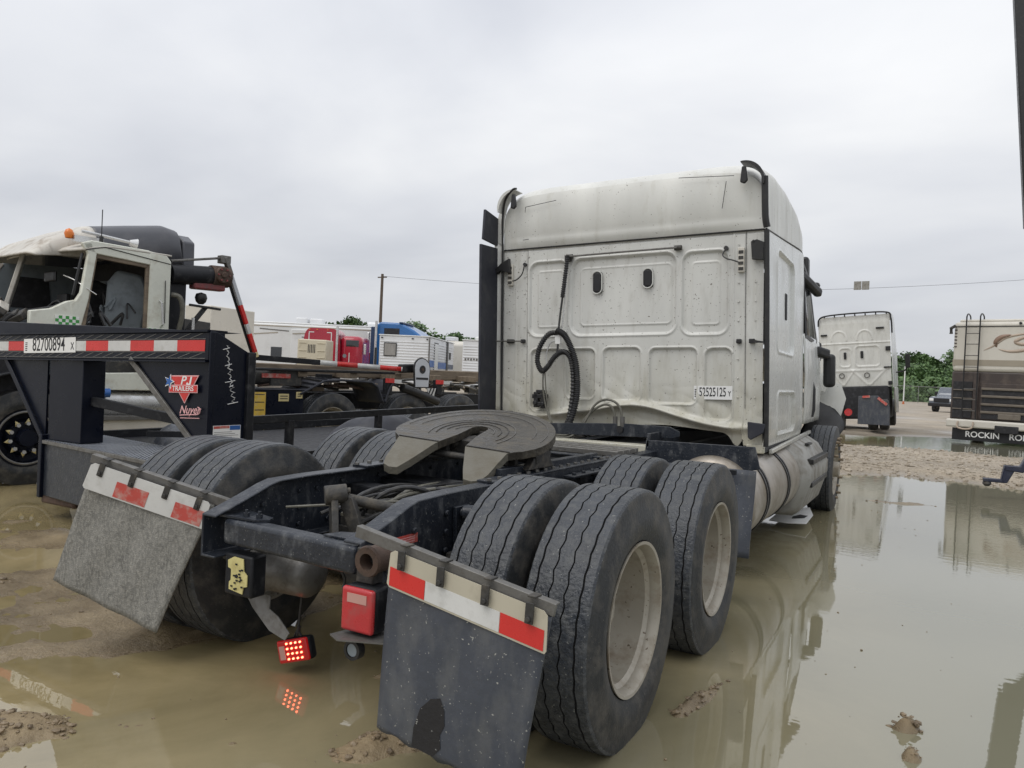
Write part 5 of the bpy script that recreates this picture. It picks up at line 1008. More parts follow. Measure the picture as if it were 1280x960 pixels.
mb = MB(); mb.grid(tarp(0.42, 0.30, 0.26, 11), 60, 20); obj('bag_sheet', mb, 'flap', tp)

# ================================================================== CREAM ROLL-OFF TRUCK ON THE LEFT
ro = thing('roll_off_truck', 'wrecked cream truck with an open door frame and green checked stickers', 'truck', (-6.0, 1.7, 0), -0.172)
dkm = M['black']
wq = obj('wheel', rim_mb(1, deep=False), 'blackgloss', ro, loc=(-0.14, 0, 0.49)); obj('tyre', tyre_mb(detail=False, nseg=72), ['rubber'], wq, smooth=32)
for k in range(10):
    a = R(36*k+12); c_, s_ = math.cos(a), math.sin(a); mb = MB(); mb.cyl((0.075, 0.150*c_, 0.150*s_), (0.125, 0.150*c_, 0.150*s_), 0.021, 6); obj('lug_nut', mb, 'alu', wq)
    mb = MB(); mb.add([(0.100, 0.150*c_-0.028*s_, 0.150*s_+0.028*c_), (0.100, 0.150*c_+0.028*s_, 0.150*s_-0.028*c_), (0.100, 0.205*c_, 0.205*s_)], [(0, 1, 2)]); obj('nut_indicator', mb, 'sticker', wq, solid=0.006)
mb = MB(); mb.lathe([(0.131, 0.262), (0.136, 0.272), (0.131, 0.285)], (0, 0, 0), (1, 0, 0), 64); obj('rim_ring', mb, 'greysteel', wq)
w2 = copy_tree(wq, ro); w2.location = (-2.15, 0, 0.49); w2.rotation_euler = (0, 0, math.pi)
for y in (3.95, 5.44, 6.66):
    for xx in (-0.16, -2.15):
        c = copy_tree(wr, ro); c.location = (xx, y, 0.50)
def P3(nm, poly_, x, th, m, par=ro, bevel=0.0, **k): mb = MB(); mb.prism(poly_, (x, 0, 0), (0, 1, 0), (0, 0, 1), th); return obj(nm, mb, m, par, bevel=bevel, **k)
P3('rear_pillar', [(1.20, 1.1), (1.46, 1.1), (1.46, 2.53), (1.40, 2.60), (1.19, 2.62), (1.21, 2.46)], -0.05, 0.05, 'cream', bevel=0.012)
P3('roof_rail', [(0.50, 2.52), (0.62, 2.50), (1.22, 2.46), (1.20, 2.625), (0.56, 2.64), (0.46, 2.60)], -0.06, 0.058, 'cream', bevel=0.01)
P3('front_pillar', [(0.47, 2.60), (0.56, 2.62), (0.62, 2.50), (0.555, 2.0), (0.48, 1.66), (0.40, 1.66), (0.36, 1.93), (0.42, 1.97), (0.47, 2.06), (0.53, 2.49)], -0.07, 0.068, 'cream', bevel=0.012)
P3('cowl_panel', [(-0.02, 1.60), (0.46, 1.60), (0.44, 1.98), (0.33, 1.95), (0.18, 1.86), (-0.02, 1.82)], -0.08, 0.075, 'cream', bevel=0.012)
P3('lower_cab_panel', [(0.45, 1.0), (1.46, 1.0), (1.46, 1.22), (0.45, 1.18)], -0.06, 0.055, 'cream', bevel=0.01)
for a, b in (((0.61, 2.49), (1.20, 2.455)), ((1.205, 2.46), (1.20, 1.2)), ((0.60, 2.49), (0.50, 1.68))):
    mb = MB(); mb.beam((-0.035, a[0], a[1]), (-0.035, b[0], b[1]), 0.07, 0.035, (1, 0, 0)); obj('door_seal', mb, 'woodrust', ro, bevel=0.008)
mb = MB(); mb.box((-2.2, 1.34, 1.3), (-1.3, 1.375, 2.35)); obj('rear_lining', mb, 'greytrim', ro)
P3('far_side_panel', [(0.0, 1.1), (1.46, 1.1), (1.46, 2.55), (0.45, 2.55)], -2.30, 0.05, 'greytrim')
P3('far_window', [(0.45, 1.95), (1.0, 1.95), (0.95, 2.35), (0.60, 2.35)], -2.245, 0.01, 'interior')
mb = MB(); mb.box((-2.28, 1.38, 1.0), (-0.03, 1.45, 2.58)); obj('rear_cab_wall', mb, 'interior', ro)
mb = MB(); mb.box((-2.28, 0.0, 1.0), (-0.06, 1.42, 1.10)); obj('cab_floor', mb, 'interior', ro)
# windscreen surround: brim, divider pillar, lower frame
def roof(u, v):
    x = -2.32+2.32*u; e = 1-(abs(u-0.5)*2)**2.4; y0 = 0.50-0.22*e; z0 = 2.53-0.03*e; y = y0+(1.46-y0)*v
    zt = 2.60+0.08*e; z = z0+(zt-z0)*math.sin(min(1, v*2.6)*math.pi/2)**0.8
    return (x, y, z)
mb = MB(); mb.grid(roof, 40, 24); obj('roof_skin', mb, 'creamroof', ro, solid=0.02)
def fair(u, v):
    x = -1.95+1.58*u; e = 1-(abs(u-0.5)*2)**12; pr = [(0.08, 2.46), (0.30, 2.66), (0.70, 2.86), (1.15, 2.95), (1.58, 3.03), (1.74, 3.00)]
    t = v*5; i = min(4, int(t)); t -= i; y = pr[i][0]+(pr[i+1][0]-pr[i][0])*t; z = pr[i][1]+(pr[i+1][1]-pr[i][1])*t
    zb = 2.58-0.14*(1-v)
    return (x, y+0.05*(1-e), zb+(z-zb)*(e**0.5))
mb = MB(); mb.grid(lambda u, v: fair(u, v*0.42), 30, 20); obj('roof_cap', mb, 'creamroof', ro, solid=0.02)
mb = MB(); mb.grid(lambda u, v: fair(u, 0.42+v*0.58), 30, 24); obj('roof_fairing', mb, 'greyfair', ro, solid=0.02)
mb = MB(); mb.prism([(-0.39, 2.45), (-0.40, 2.86), (-0.55, 2.95), (-1.8, 2.95), (-1.94, 2.86), (-1.94, 2.45)], (0, 1.80, 0), (1, 0, 0), (0, 0, 1), -0.16); obj('fairing_back', mb, 'greyfair', ro, bevel=0.02)
mb = MB(); mb.beam((-1.12, 0.28, 2.52), (-1.22, 0.12, 1.76), 0.10, 0.05); obj('windscreen_divider', mb, 'creamroof', ro, bevel=0.01)
mb = MB(); mb.beam((-0.08, 0.30, 1.86), (-1.2, 0.10, 1.76), 0.08, 0.10); mb.beam((-1.2, 0.10, 1.76), (-2.25, 0.25, 1.82), 0.08, 0.10); obj('windscreen_sill', mb, 'interior', ro, bevel=0.02)
mb = MB(); mb.beam((-0.085, 0.50, 2.50), (-0.085, 0.42, 2.02), 0.03, 0.03); obj('windscreen_rubber', mb, 'trim', ro, bevel=0.01)
mb = MB(); mb.beam((-2.27, 0.40, 2.50), (-2.27, 0.02, 1.85), 0.08, 0.08); obj('far_pillar', mb, 'creamroof', ro, bevel=0.01)
mb = MB(); mb.box((-0.92, 0.42, 2.20), (-0.62, 0.46, 2.32)); mr_ = obj('interior_mirror', mb, 'trim', ro, bevel=0.02)
mb = MB(); mb.box((-1.55, 0.8, 1.75), (-1.25, 0.85, 2.12)); obj('sun_visor', mb, 'trim', ro, bevel=0.01)
mb = MB(); mb.prism([(0, 0), (0.42, 0), (0.42, 0.2), (0.5, 0.62), (0.40, 0.86), (0.12, 0.90), (0.02, 0.75), (0.0, 0.3)], (-0.55, 0.95, 1.50), (0.35, 0.9, 0), (0, 0, 1), 0.12); obj('seat_back', mb, 'greytrim', ro, bevel=0.04)
mb = MB(); mb.prism([(0, 0), (0.5, 0), (0.55, 0.9), (0.3, 1.0), (0.05, 0.9)], (-1.6, 0.95, 1.35), (0.35, 0.9, 0), (0, 0, 1), 0.12); obj('seat_back', mb, 'interior', ro, bevel=0.04)
mb = MB(); ring_ = [(-0.55+0.22*math.cos(t), 0.35+0.10*math.sin(t), 1.78+0.2*math.sin(t)) for t in [2*math.pi*k/24 for k in range(25)]]; mb.tube(ring_, 0.016, 8, caps=False); obj('steering_wheel', mb, 'trim', ro)
jr = random.Random(31)
for i in range(18):
    x, y, z = -0.1-0.9*jr.random(), 0.45+0.7*jr.random(), 1.62+0.35*jr.random(); L_ = 0.15+0.3*jr.random(); mb = MB()
    mb.tube(spl([(x, y, z), (x+0.1*(jr.random()-.5), y+L_*0.4*(jr.random()-.3), z+L_*0.5), (x+0.2*(jr.random()-.5), y+L_*(jr.random()-.5), z+0.1*(jr.random()-.3))], 5), 0.008+0.014*jr.random(), 6); obj('torn_wiring', mb, 'greytrim' if i % 4 == 0 else 'hose', ro)
mb = MB(); mb.tube(spl([(-0.30, 0.40, 2.25), (-0.15, 0.45, 2.2), (-0.02, 0.5, 2.13), (0.02, 0.62, 2.05)]), 0.006, 6); obj('dangling_trim', mb, 'alu', ro)
# open engine bay, torn dash and firewall wreckage
for i in range(46):
    x, y, z = -0.15-1.5*jr.random(), -0.45+0.62*jr.random(), 1.50+0.42*jr.random(); a, b_, c_ = [0.025+0.07*jr.random() for _ in range(3)]; mb = MB()
    if i % 3 == 0: mb.tube(spl([(x, y, z), (x+0.2*(jr.random()-.5), y+0.2*(jr.random()-.5), z+0.12), (x+0.4*(jr.random()-.5), y+0.4*(jr.random()-.5), z-0.1)], 5), 0.012+0.02*jr.random(), 7)
    else: mb.box((x-a, y-b_, z-c_*0.6), (x+a, y+b_, z+c_*0.6)); mb.xf(Matrix.Translation((x, y, z)) @ Matrix.Rotation(jr.random()*1.2, 4, 'X') @ Matrix.Rotation(jr.random()*3, 4, 'Z') @ Matrix.Translation((-x, -y, -z)))
    obj('engine_wreckage', mb, ['interior', 'castdark', 'creamroof', 'interior', 'greysteel', 'castdark'][i % 6], ro, bevel=0.01)
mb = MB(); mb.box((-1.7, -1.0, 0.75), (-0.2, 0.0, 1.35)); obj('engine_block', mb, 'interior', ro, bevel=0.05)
mb = MB(); mb.grid(lambda u, v: (-0.45+0.47*v, 0.66*math.cos(math.pi*u)*1.0, 0.50+0.68*math.sin(math.pi*u)**0.8), 24, 4); obj('wheel_arch', mb, 'black', ro, solid=0.02)
# stickers, handle, horn, lamp, antenna
for (y0, z0, nx, nz, s_) in ((0.22, 1.655, 7, 4, 0.034), (1.215, 1.64, 7, 3, 0.030)):
    mb = MB(); mb.box((-0.003, y0, z0), (0.006 if nx == 7 else 0.01, y0+nx*s_, z0+nz*s_)); stk = obj('check_sticker', mb, 'plate', ro)
    for i in range(nx):
        for j in range(nz):
            if (i+j) % 2 == 0: mb = MB(); mb.box((0.006, y0+i*s_, z0+j*s_), (0.0085, y0+(i+1)*s_, z0+(j+1)*s_)); obj('check_square', mb, 'green', stk, smooth=0)
mb = MB(); mb.tube([(0.0, 1.34, 2.06), (0.05, 1.34, 2.03), (0.05, 1.36, 1.78), (0.0, 1.36, 1.75)], 0.013, 8); obj('grab_handle', mb, 'alu', ro)
mb = MB(); mb.tube([(0.012, 1.39, 2.30), (0.012, 1.40, 1.80)], 0.005, 5); obj('door_gap', mb, 'ink', ro)
mb = MB(); mb.tube([(0.0, 0.50, 2.53), (0.003, 0.7, 2.585), (0.003, 1.45, 2.50)], 0.005, 5); obj('roof_gap', mb, 'ink', ro)
mb = MB(); mb.box((-0.02, 0.03, 1.64), (0.012, 0.13, 1.675)); obj('side_marker', mb, 'amber', ro, bevel=0.006)
mb = MB(); mb.lathe([(0, 0.035), (0.05, 0.05), (0.09, 0.035), (0.11, 0)], (-0.25, 0.42, 2.66), (0, 0, 1), 16); obj('roof_lamp', mb, 'amber', ro)
mb = MB(); mb.beam((-0.22, 0.45, 2.66), (-0.2, 0.75, 2.66), 0.10, 0.07); mb.cyl((-0.25, 0.55, 2.76), (-0.2, 1.08, 2.71), 0.018, 12); mb.cyl((-0.2, 1.05, 2.71), (-0.19, 1.13, 2.70), 0.03, 14, r2=0.065); obj('air_horn', mb, 'alu', ro)
mb = MB(); mb.cyl((-0.15, 0.72, 2.62), (-0.15, 0.72, 2.72), 0.022, 8); mb.cyl((-0.15, 0.72, 2.72), (-0.15, 0.72, 3.02), 0.006, 6); obj('antenna', mb, 'trim', ro)
mb = MB(); mb.cyl((-1.9, -0.35, 1.9), (-1.9, -0.33, 2.75), 0.008, 6); obj('antenna', mb, 'trim', ro)
# tanks, steps, skirts under the cab
mb = MB(); mb.lathe([(0, 0), (0.01, 0.15), (0.04, 0.19), (0.95, 0.19), (0.98, 0.15), (1.0, 0)], (-0.22, 0.62, 0.86), (0, 1, -0.03), 32); at_ = obj('fuel_tank', mb, 'alu', ro)
mb = MB(); mb.cyl((0.0, 0.66, 0.97), (0.03, 0.80, 0.97), 0.05, 16); obj('tank_cap', mb, 'stripeblue', at_); mb = MB(); mb.box((-0.12, 0.5, 0.90), (-0.02, 0.66, 1.12)); obj('tank_bracket', mb, 'castdark', at_, bevel=0.02)
P3('side_skirt', [(0.40, 0.30), (1.75, 0.35), (1.75, 0.66), (0.40, 0.68)], -0.06, 0.05, 'rvcream', bevel=0.01)
P3('step_board', [(0.40, 0.66), (1.75, 0.66), (1.75, 0.70), (0.40, 0.72)], -0.10, 0.13, 'greysteel', bevel=0.006)
P3('cab_skirt', [(0.30, 1.02), (1.46, 1.0), (1.46, 1.16), (0.30, 1.22)], -0.10, 0.07, 'cream', bevel=0.012)
P3('battery_shelf', [(0.4, 1.17), (1.3, 1.12), (1.3, 1.32), (0.45, 1.38)], -0.35, 0.2, 'castdark', bevel=0.03)
# chassis, battery box with yellow notices
for xx in (-0.75, -1.6): mb = MB(); mb.box((xx-0.04, -0.8, 0.72), (xx+0.04, 8.2, 0.98)); obj('frame_rail', mb, 'black', ro, bevel=0.006)
mb = MB(); mb.box((-0.55, 2.35, 0.50), (-0.02, 3.43, 1.03)); bb = obj('battery_box', mb, 'blackgloss', ro, bevel=0.012)
mb = MB(); mb.box((-0.56, 2.34, 1.03), (-0.01, 3.44, 1.045)); obj('box_lid', mb, 'extender', bb, bevel=0.004)
for (y0, y1, z0, z1, m) in ((2.64, 2.82, 0.56, 1.0, 'yellow'), (3.02, 3.18, 0.88, 0.98, 'sticker'), (3.30, 3.40, 0.92, 1.01, 'sticker'), (2.47, 2.56, 0.84, 1.0, 'plate'), (2.47, 2.56, 0.67, 0.82, 'plate'), (2.64, 2.82, 0.46, 0.53, 'sticker')):
    mb = MB(); mb.box((-0.02, y0, z0), (-0.012, y1, z1)); sk2 = obj('notice', mb, m, bb)
    for q in range(2 if z1-z0 < 0.2 else 4): mb = MB(); zq = z1-0.03-(z1-z0-0.03)*q/(2 if z1-z0 < 0.2 else 4); mb.box((-0.012, y0+0.02, zq-0.006), (-0.010, y1-0.02, zq+0.006)); obj('print_line', mb, 'castdark', sk2)
mb = MB(); mb.prism([(2.35, 0.50), (3.43, 0.50), (3.1, 0.36), (2.5, 0.36)], (-0.5, 0, 0), (0, 1, 0), (0, 0, 1), 0.4); obj('box_skid', mb, 'black', ro, bevel=0.01)
# poly fenders with raised ribs
for (y0, y1) in ((3.36, 4.88), (4.92, 5.25)):
    def fnd(u, v, y0=y0, y1=y1):
        if y1-y0 > 1: pr = [(y0, 0.98), (y0+0.40, 1.17), (y0+0.75, 1.19), (y1-0.25, 1.17), (y1-0.12, 1.10), (y1, 0.86)]
        else: pr = [(y0, 0.86), (y0+0.05, 1.0), (y0+0.1, 1.1), (y0+0.16, 1.17), (y0+0.22, 1.2), (y1, 1.2)]
        t = u*5; i = min(4, int(t)); t -= i; return (-0.62+0.62*v, pr[i][0]+(pr[i+1][0]-pr[i][0])*t, pr[i][1]+(pr[i+1][1]-pr[i][1])*t)
    mb = MB(); mb.grid(fnd, 25, 6); fq = obj('fender', mb, 'extender', ro, solid=0.03)
    for k in range(5):
        p_ = [Vector(fnd(0.02+0.05*k+0.03, 0.1)), Vector(fnd(0.02+0.05*k, 0.98))]; mb = MB(); mb.beam(p_[0]+Vector((0, 0, 0.025)), p_[1]+Vector((0, 0, 0.025)), 0.03, 0.03); obj('fender_rib', mb, 'ink' if k % 2 else 'extender', fq)
# hoist rails, hydraulic gear and the tarp arm
for xx, m in ((-0.55, 'woodrust'), (-1.7, 'woodrust')): mb = MB(); mb.beam((xx, 2.3, 1.30), (xx, 9.2, 1.33), 0.12, 0.16); obj('hoist_rail', mb, m, ro, bevel=0.01)
for y in (2.6, 3.5, 4.4, 5.3, 6.2, 7.1, 8.0, 8.9): mb = MB(); mb.beam((-0.15, y, 1.265), (-2.0, y, 1.265), 0.14, 0.10); obj('hoist_crossbeam', mb, 'woodrust', ro, bevel=0.01)
mb = MB(); mb.cyl((-0.30, 2.3, 1.2), (-0.30, 3.35, 1.2), 0.11, 18); mb.box((-0.42, 3.0, 1.08), (-0.18, 3.5, 1.32)); obj('hydraulic_cylinder', mb, 'castdark', ro, bevel=0.01)
mb = MB(); mb.box((-0.17, 2.85, 1.19), (-0.165, 3.3, 1.25)); obj('red_band', mb, 'redtapedull', ro)
for i in range(26):
    y = 2.4+5.6*jr.random(); x = -0.2-0.5*jr.random(); z = 1.06+0.16*jr.random(); mb = MB()
    if i % 2: mb.tube(spl([(x, y, z), (x+0.1, y+0.3, z+0.05*jr.random()), (x, y+0.5+0.4*jr.random(), z-0.03)], 5), 0.016+0.01*jr.random(), 7)
    else: mb.box((x-0.06, y-0.1, z-0.05), (x+0.06, y+0.12, z+0.05))
    obj('hoist_fitting', mb, ['castdark', 'rust', 'black', 'greysteel', 'woodrust'][i % 5], ro, bevel=0.006)
mb = MB(); mb.beam((-0.10, 2.70, 1.455), (-0.10, 5.55, 1.385), 0.06, 0.075); ta = obj('tarp_arm', mb, 'black', ro, bevel=0.006)
yy_ = 3.72
for k, (l, m) in enumerate(((0.30, 'whitetape'), (0.38, 'redtape'), (0.44, 'whitetape'), (0.44, 'redtape'), (0.42, 'whitetape'))):
    zz = 1.455-(yy_-2.70)*0.0246; z2 = 1.455-(yy_+l-2.70)*0.0246; mb = MB(); mb.add([(-0.0695, yy_, zz-0.035), (-0.0695, yy_+l, z2-0.035), (-0.0695, yy_+l, z2+0.035), (-0.0695, yy_, zz+0.035)], [(0, 1, 2, 3)]); yy_ += l; obj('reflective_tape', mb, m, ta, solid=0.002)
mb = MB(); mb.beam((-0.12, 2.2, 1.30), (-0.12, 5.2, 1.32), 0.04, 0.04); mb.beam((-0.12, 5.3, 1.40), (-0.12, 5.75, 1.42), 0.12, 0.14); obj('arm_pivot', mb, 'trim', ro, bevel=0.03)
# arched plate with a wheel printed on it
ap = [(5.50, 1.12), (5.78, 1.12), (5.80, 1.42), (5.77, 1.50), (5.70, 1.555), (5.62, 1.575), (5.55, 1.555), (5.49, 1.50), (5.47, 1.42)]
P3('arched_plate', [(y+(y-5.635)*0.12, z+(z-1.35)*0.08) for y, z in ap], 0.02, 0.02, 'trim'); P3('arched_plate_face', ap, 0.042, 0.006, 'paleshape')
mb = MB(); mb.cyl((0.048, 5.635, 1.40), (0.056, 5.635, 1.40), 0.065, 24); obj('printed_wheel', mb, 'ink', ro); mb = MB(); mb.cyl((0.056, 5.635, 1.40), (0.060, 5.635, 1.40), 0.022, 16); obj('printed_hub', mb, 'rust', ro)
P3('print_band', [(5.50, 1.235), (5.77, 1.235), (5.77, 1.27), (5.50, 1.27)], 0.0485, 0.002, 'ink')
for y0 in (4.95, 6.05):
    P3('bracket', [(y0, 1.0), (y0+0.12, 0.98), (y0+0.12, 1.24), (y0, 1.24)], -0.12, 0.1, 'black', bevel=0.01)
    P3('reflective_tape', [(y0-0.05, 1.17), (y0+0.13, 1.17), (y0+0.13, 1.24), (y0-0.05, 1.24)], 0.0, 0.006, 'redtape'); P3('reflective_tape', [(y0+0.13, 1.17), (y0+0.28, 1.17), (y0+0.28, 1.225), (y0+0.13, 1.225)], 0.0, 0.006, 'whitetape')
P3('striped_plate', [(5.78, 1.10), (6.0, 1.10), (5.96, 0.97), (5.86, 0.97)], 0.0, 0.01, 'whitetape')
for k in range(2): P3('stripe', [(5.81+0.07*k, 0.98), (5.84+0.07*k, 0.98), (5.90+0.07*k, 1.10), (5.87+0.07*k, 1.10)], 0.011, 0.003, 'ink')
mb = MB(); mb.tube(spl([(-0.05, 5.3, 1.1), (-0.03, 5.6, 1.02), (-0.03, 5.95, 0.92), (-0.05, 6.1, 0.88)]), 0.07, 10); obj('bundled_tarp', mb, 'trim', ro)
# upright gantry behind the cab: winch roller, top rod and the folding striped arm
mb = MB(); mb.box((-0.40, 1.50, 1.05), (-0.12, 1.72, 2.50)); obj('gantry_post', mb, 'black', ro, bevel=0.01)
mb = MB(); mb.box((-2.1, 1.50, 1.05), (-1.85, 1.72, 2.50)); obj('gantry_post', mb, 'black', ro, bevel=0.01)
mb = MB(); mb.box((-2.1, 1.52, 2.30), (-0.15, 1.70, 2.50)); obj('gantry_beam', mb, 'black', ro, bevel=0.01)
mb = MB(); mb.cyl((-0.12, 1.5, 2.40), (-0.12, 2.12, 2.45), 0.12, 24); wn = obj('tarp_roller', mb, 'black', ro)
mb = MB(); mb.cyl((-0.12, 2.02, 2.445), (-0.12, 2.26, 2.455), 0.135, 24); mb.cyl((-0.12, 2.26, 2.455), (-0.12, 2.29, 2.456), 0.08, 16); mb.cyl((-0.02, 2.12, 2.46), (0.04, 2.12, 2.46), 0.10, 20); mb.cyl((0.04, 2.12, 2.46), (0.06, 2.12, 2.46), 0.04, 12); obj('roller_end', mb, 'rust', wn, bevel=0.01)
for k in range(6): a = R(60*k); mb = MB(); mb.cyl((0.04, 2.12+0.075*math.cos(a), 2.46+0.075*math.sin(a)), (0.055, 2.12+0.075*math.cos(a), 2.46+0.075*math.sin(a)), 0.012, 6); obj('hub_bolt', mb, 'redgrey', wn)
mb = MB(); mb.beam((-0.12, 1.78, 2.30), (-0.12, 2.20, 2.31), 0.14, 0.09); obj('red_guard', mb, 'redgrey', ro, bevel=0.02)
mb = MB(); mb.beam((-0.10, 1.50, 2.555), (-0.10, 2.20, 2.695), 0.035, 0.03); mb.box((-0.16, 2.13, 2.62), (-0.05, 2.26, 2.72)); obj('top_rod', mb, 'greysteel', ro, bevel=0.008)
a0, a1 = Vector((-0.08, 2.19, 2.70)), Vector((-0.08, 2.70, 1.46)); segs_ = [(0, 0.18, 'greysteel'), (0.18, 0.47, 'paleshape'), (0.47, 0.66, 'redtape'), (0.66, 0.76, 'whitetape'), (0.76, 0.95, 'redtape'), (0.95, 1.0, 'sticker')]
for k, (s0, s1, m) in enumerate(segs_): mb = MB(); mb.beam(a0.lerp(a1, s0), a0.lerp(a1, s1), 0.05, 0.055 if k else 0.075, (1, 0, 0)); obj('folding_arm', mb, m, ro, bevel=0.006)
mb = MB(); mb.beam(a0.lerp(a1, 0.1)+Vector((-0.03, -0.035, 0)), a0.lerp(a1, 0.98)+Vector((-0.03, -0.035, 0)), 0.03, 0.03, (1, 0, 0)); obj('arm_strut', mb, 'black', ro)
mb = MB(); mb.beam((-0.2, 1.68, 1.60), (-0.2, 2.02, 2.05), 0.05, 0.05); mb.lathe([(0, 0.03), (0.03, 0.06), (0.08, 0.075), (0.13, 0.06), (0.15, 0.0)], (-0.15, 1.93, 2.08), (0, 0, 1), 16); mb.beam((-0.15, 1.78, 2.06), (-0.15, 2.2, 2.04), 0.03, 0.03); obj('work_lamp', mb, 'trim', ro, bevel=0.006)
mb = MB(); mb.tube(spl([(-0.05, 1.50, 2.15), (0.0, 1.58, 2.12), (0.0, 1.62, 1.95), (-0.05, 1.60, 1.7)]), 0.03, 8); obj('air_intake_hose', mb, 'hosegrey', ro)
mb = MB(); mb.tube([(-0.08, 1.80, 1.2), (-0.08, 1.80, 1.9)], 0.018, 8); obj('exhaust_pipe', mb, 'alu', ro)

# ================================================================== FAR YARD, LEFT
def boxy(root, name, x0, x1, y0, y1, z0, z1, m, bevel=0.06, parent=None): mb = MB(); mb.box((x0, y0, z0), (x1, y1, z1)); return obj(name, mb, m, parent or root, bevel=bevel, seg=3)
def wheels_at(root, lst, r=0.5):
    for (x, y) in lst:
        mb = MB(); s = r/0.5; mb.lathe([(-0.13, 0.2*s), (-0.14, 0.3*s), (-0.14, 0.45*s), (-0.10, 0.5*s), (0.10, 0.5*s), (0.14, 0.45*s), (0.14, 0.3*s), (0.13, 0.2*s)], (x, y, r), (1, 0, 0), 24); t_ = obj('tyre', mb, 'rubber', root)
        mb = MB(); mb.lathe([(-0.12, 0), (-0.12, 0.27*s), (0.12, 0.27*s), (0.05, 0.18*s), (0.10, 0.1*s), (0.12, 0)], (x, y, r), (1, 0, 0), 20); obj('rim', mb, 'rim', t_)
# long white fifth wheel camper; local x runs along its side
o = at(262, 42); fwc = thing('fifth_wheel_camper', 'long white fifth wheel camper with thin grey swooshes behind the red cab', 'camper', o, 0.52)
boxy(fwc, 'body', 0, 9.6, 0, 2.5, 0.9, 3.60, 'rvwhite', 0.12); boxy(fwc, 'roof', 0.05, 9.5, 0.05, 2.45, 3.58, 3.68, 'rvwhite', 0.05)
boxy(fwc, 'slide_out', 4.4, 7.0, -0.35, 0.0, 1.3, 3.3, 'rvwhite', 0.03); boxy(fwc, 'ac_unit', 4.3, 4.95, 0.9, 1.6, 3.68, 4.02, 'siding', 0.06); boxy(fwc, 'ac_unit', 5.1, 5.8, 0.9, 1.6, 3.68, 4.0, 'siding', 0.06); boxy(fwc, 'roof_box', 8.3, 9.2, 0.9, 1.7, 3.68, 3.95, 'siding', 0.1); boxy(fwc, 'roof_box', 0.6, 1.3, 0.8, 1.5, 3.68, 3.9, 'siding', 0.08)
boxy(fwc, 'window', 3.25, 3.85, -0.01, 0.0, 1.75, 2.30, 'glass', 0.0); boxy(fwc, 'window', 0.3, 1.1, -0.01, 0.0, 2.6, 3.0, 'rvtan', 0.0)
for (a, b, m) in (((2.1, 2.95), (3.6, 3.10), 'rvtan'), ((2.6, 3.28), (4.2, 3.20), 'greysteel'), ((4.5, 3.05), (6.6, 3.2), 'rvtan'), ((5.0, 2.9), (7.0, 2.72), 'greysteel'), ((4.6, 1.35), (5.6, 1.65), 'greysteel'), ((0.2, 3.45), (9.0, 3.45), 'rvtan'), ((0.1, 1.2), (9.0, 1.2), 'rvtan')):
    y_ = -0.36 if 4.4 <= a[0] <= 7 else -0.008; mb = MB(); mb.beam((a[0], y_, a[1]), (b[0], y_, b[1]), 0.012, 0.055); obj('swoosh_print', mb, m, fwc)
wheels_at(fwc, [(5.5, 0.15), (6.4, 0.15)])
# red sleeper cab
o = at(376, 36); rt = thing('red_sleeper_truck', 'red sleeper cab truck seen from behind its beige wreck shell', 'truck', o, 0.50)
mb = MB()
def sleeper(u, v, W=1.75, D=2.4, H=3.15):
    a = math.pi*(1-u); x = W/2+W/2*math.copysign(abs(math.cos(a))**0.3, math.cos(a)); z = 1.0+(H-1.0)*abs(math.sin(a))**0.35; return (x, D*v, max(1.0, z-(0.0 if v < 0.5 else (v-0.5)**2*2.4)*(z > 1.6)))
mb.grid(sleeper, 40, 10); mb.add([sleeper(k/40, 0) for k in range(41)], [tuple(range(41))]); obj('sleeper_body', mb, 'redcab', rt)
boxy(rt, 'cab_side', 1.70, 2.75, 0.1, 2.2, 1.0, 2.85, 'redcab', 0.25); boxy(rt, 'side_window', 2.0, 2.6, 0.085, 0.1, 2.35, 2.65, 'glass', 0.02); boxy(rt, 'frame', 0.3, 5.5, 0.4, 1.4, 0.6, 0.95, 'black', 0.02)
for (x0, x1, z0, z1) in ((0.25, 0.29, 2.45, 2.95), (0.25, 0.5, 2.93, 2.97), (1.30, 1.34, 2.45, 2.95), (1.10, 1.34, 2.93, 2.97)): boxy(rt, 'pinstripe', x0, x1, -0.012, 0.0, z0, z1, 'whiteink', 0.0)
for (x0, x1, z0, z1) in ((2.15, 2.18, 1.2, 2.05), (1.95, 2.18, 1.18, 1.21)): boxy(rt, 'pinstripe', x0, x1, 0.085, 0.1, z0, z1, 'whiteink', 0.0)
mb = MB(); mb.cyl((1.95, 0.08, 1.9), (1.95, 0.1, 1.9), 0.09, 16); obj('door_window', mb, 'greytrim', rt)
wheels_at(rt, [(0.6, 0.2), (2.9, 0.2)])
mb = MB(); mb.cyl((1.62, -0.12, 1.0), (1.62, -0.12, 3.25), 0.06, 12); obj('exhaust_stack', mb, 'alu', rt)
for x in (0.25, 0.6, 1.1): boxy(rt, 'roof_marker', x, x+0.08, -0.03, 0.02, 3.05, 3.09, 'amber', 0.01)
for (x, z) in ((0.85, 1.9), (0.4, 1.6)): boxy(rt, 'vent', x, x+0.25, -0.015, 0.0, z, z+0.12, 'ink', 0.0)
boxy(rt, 'mirror', 2.78, 2.9, 0.3, 0.4, 2.0, 2.5, 'alu', 0.03); boxy(rt, 'step_box', 1.8, 2.7, 0.0, 0.5, 0.5, 1.0, 'alu', 0.03); mb = MB(); mb.tube([(1.74, 0.06, 1.0), (1.74, 0.06, 2.9)], 0.012, 5); obj('door_gap', mb, 'ink', rt)
o = at(369, 33); bs = thing('beige_cab_shell', 'beige stripped cab shell with dark grille slats before the red cab', 'cab', o, 0.48)
boxy(bs, 'shell_wall', 0.0, 1.25, 0.0, 1.2, 1.15, 2.50, 'tancrate', 0.05)
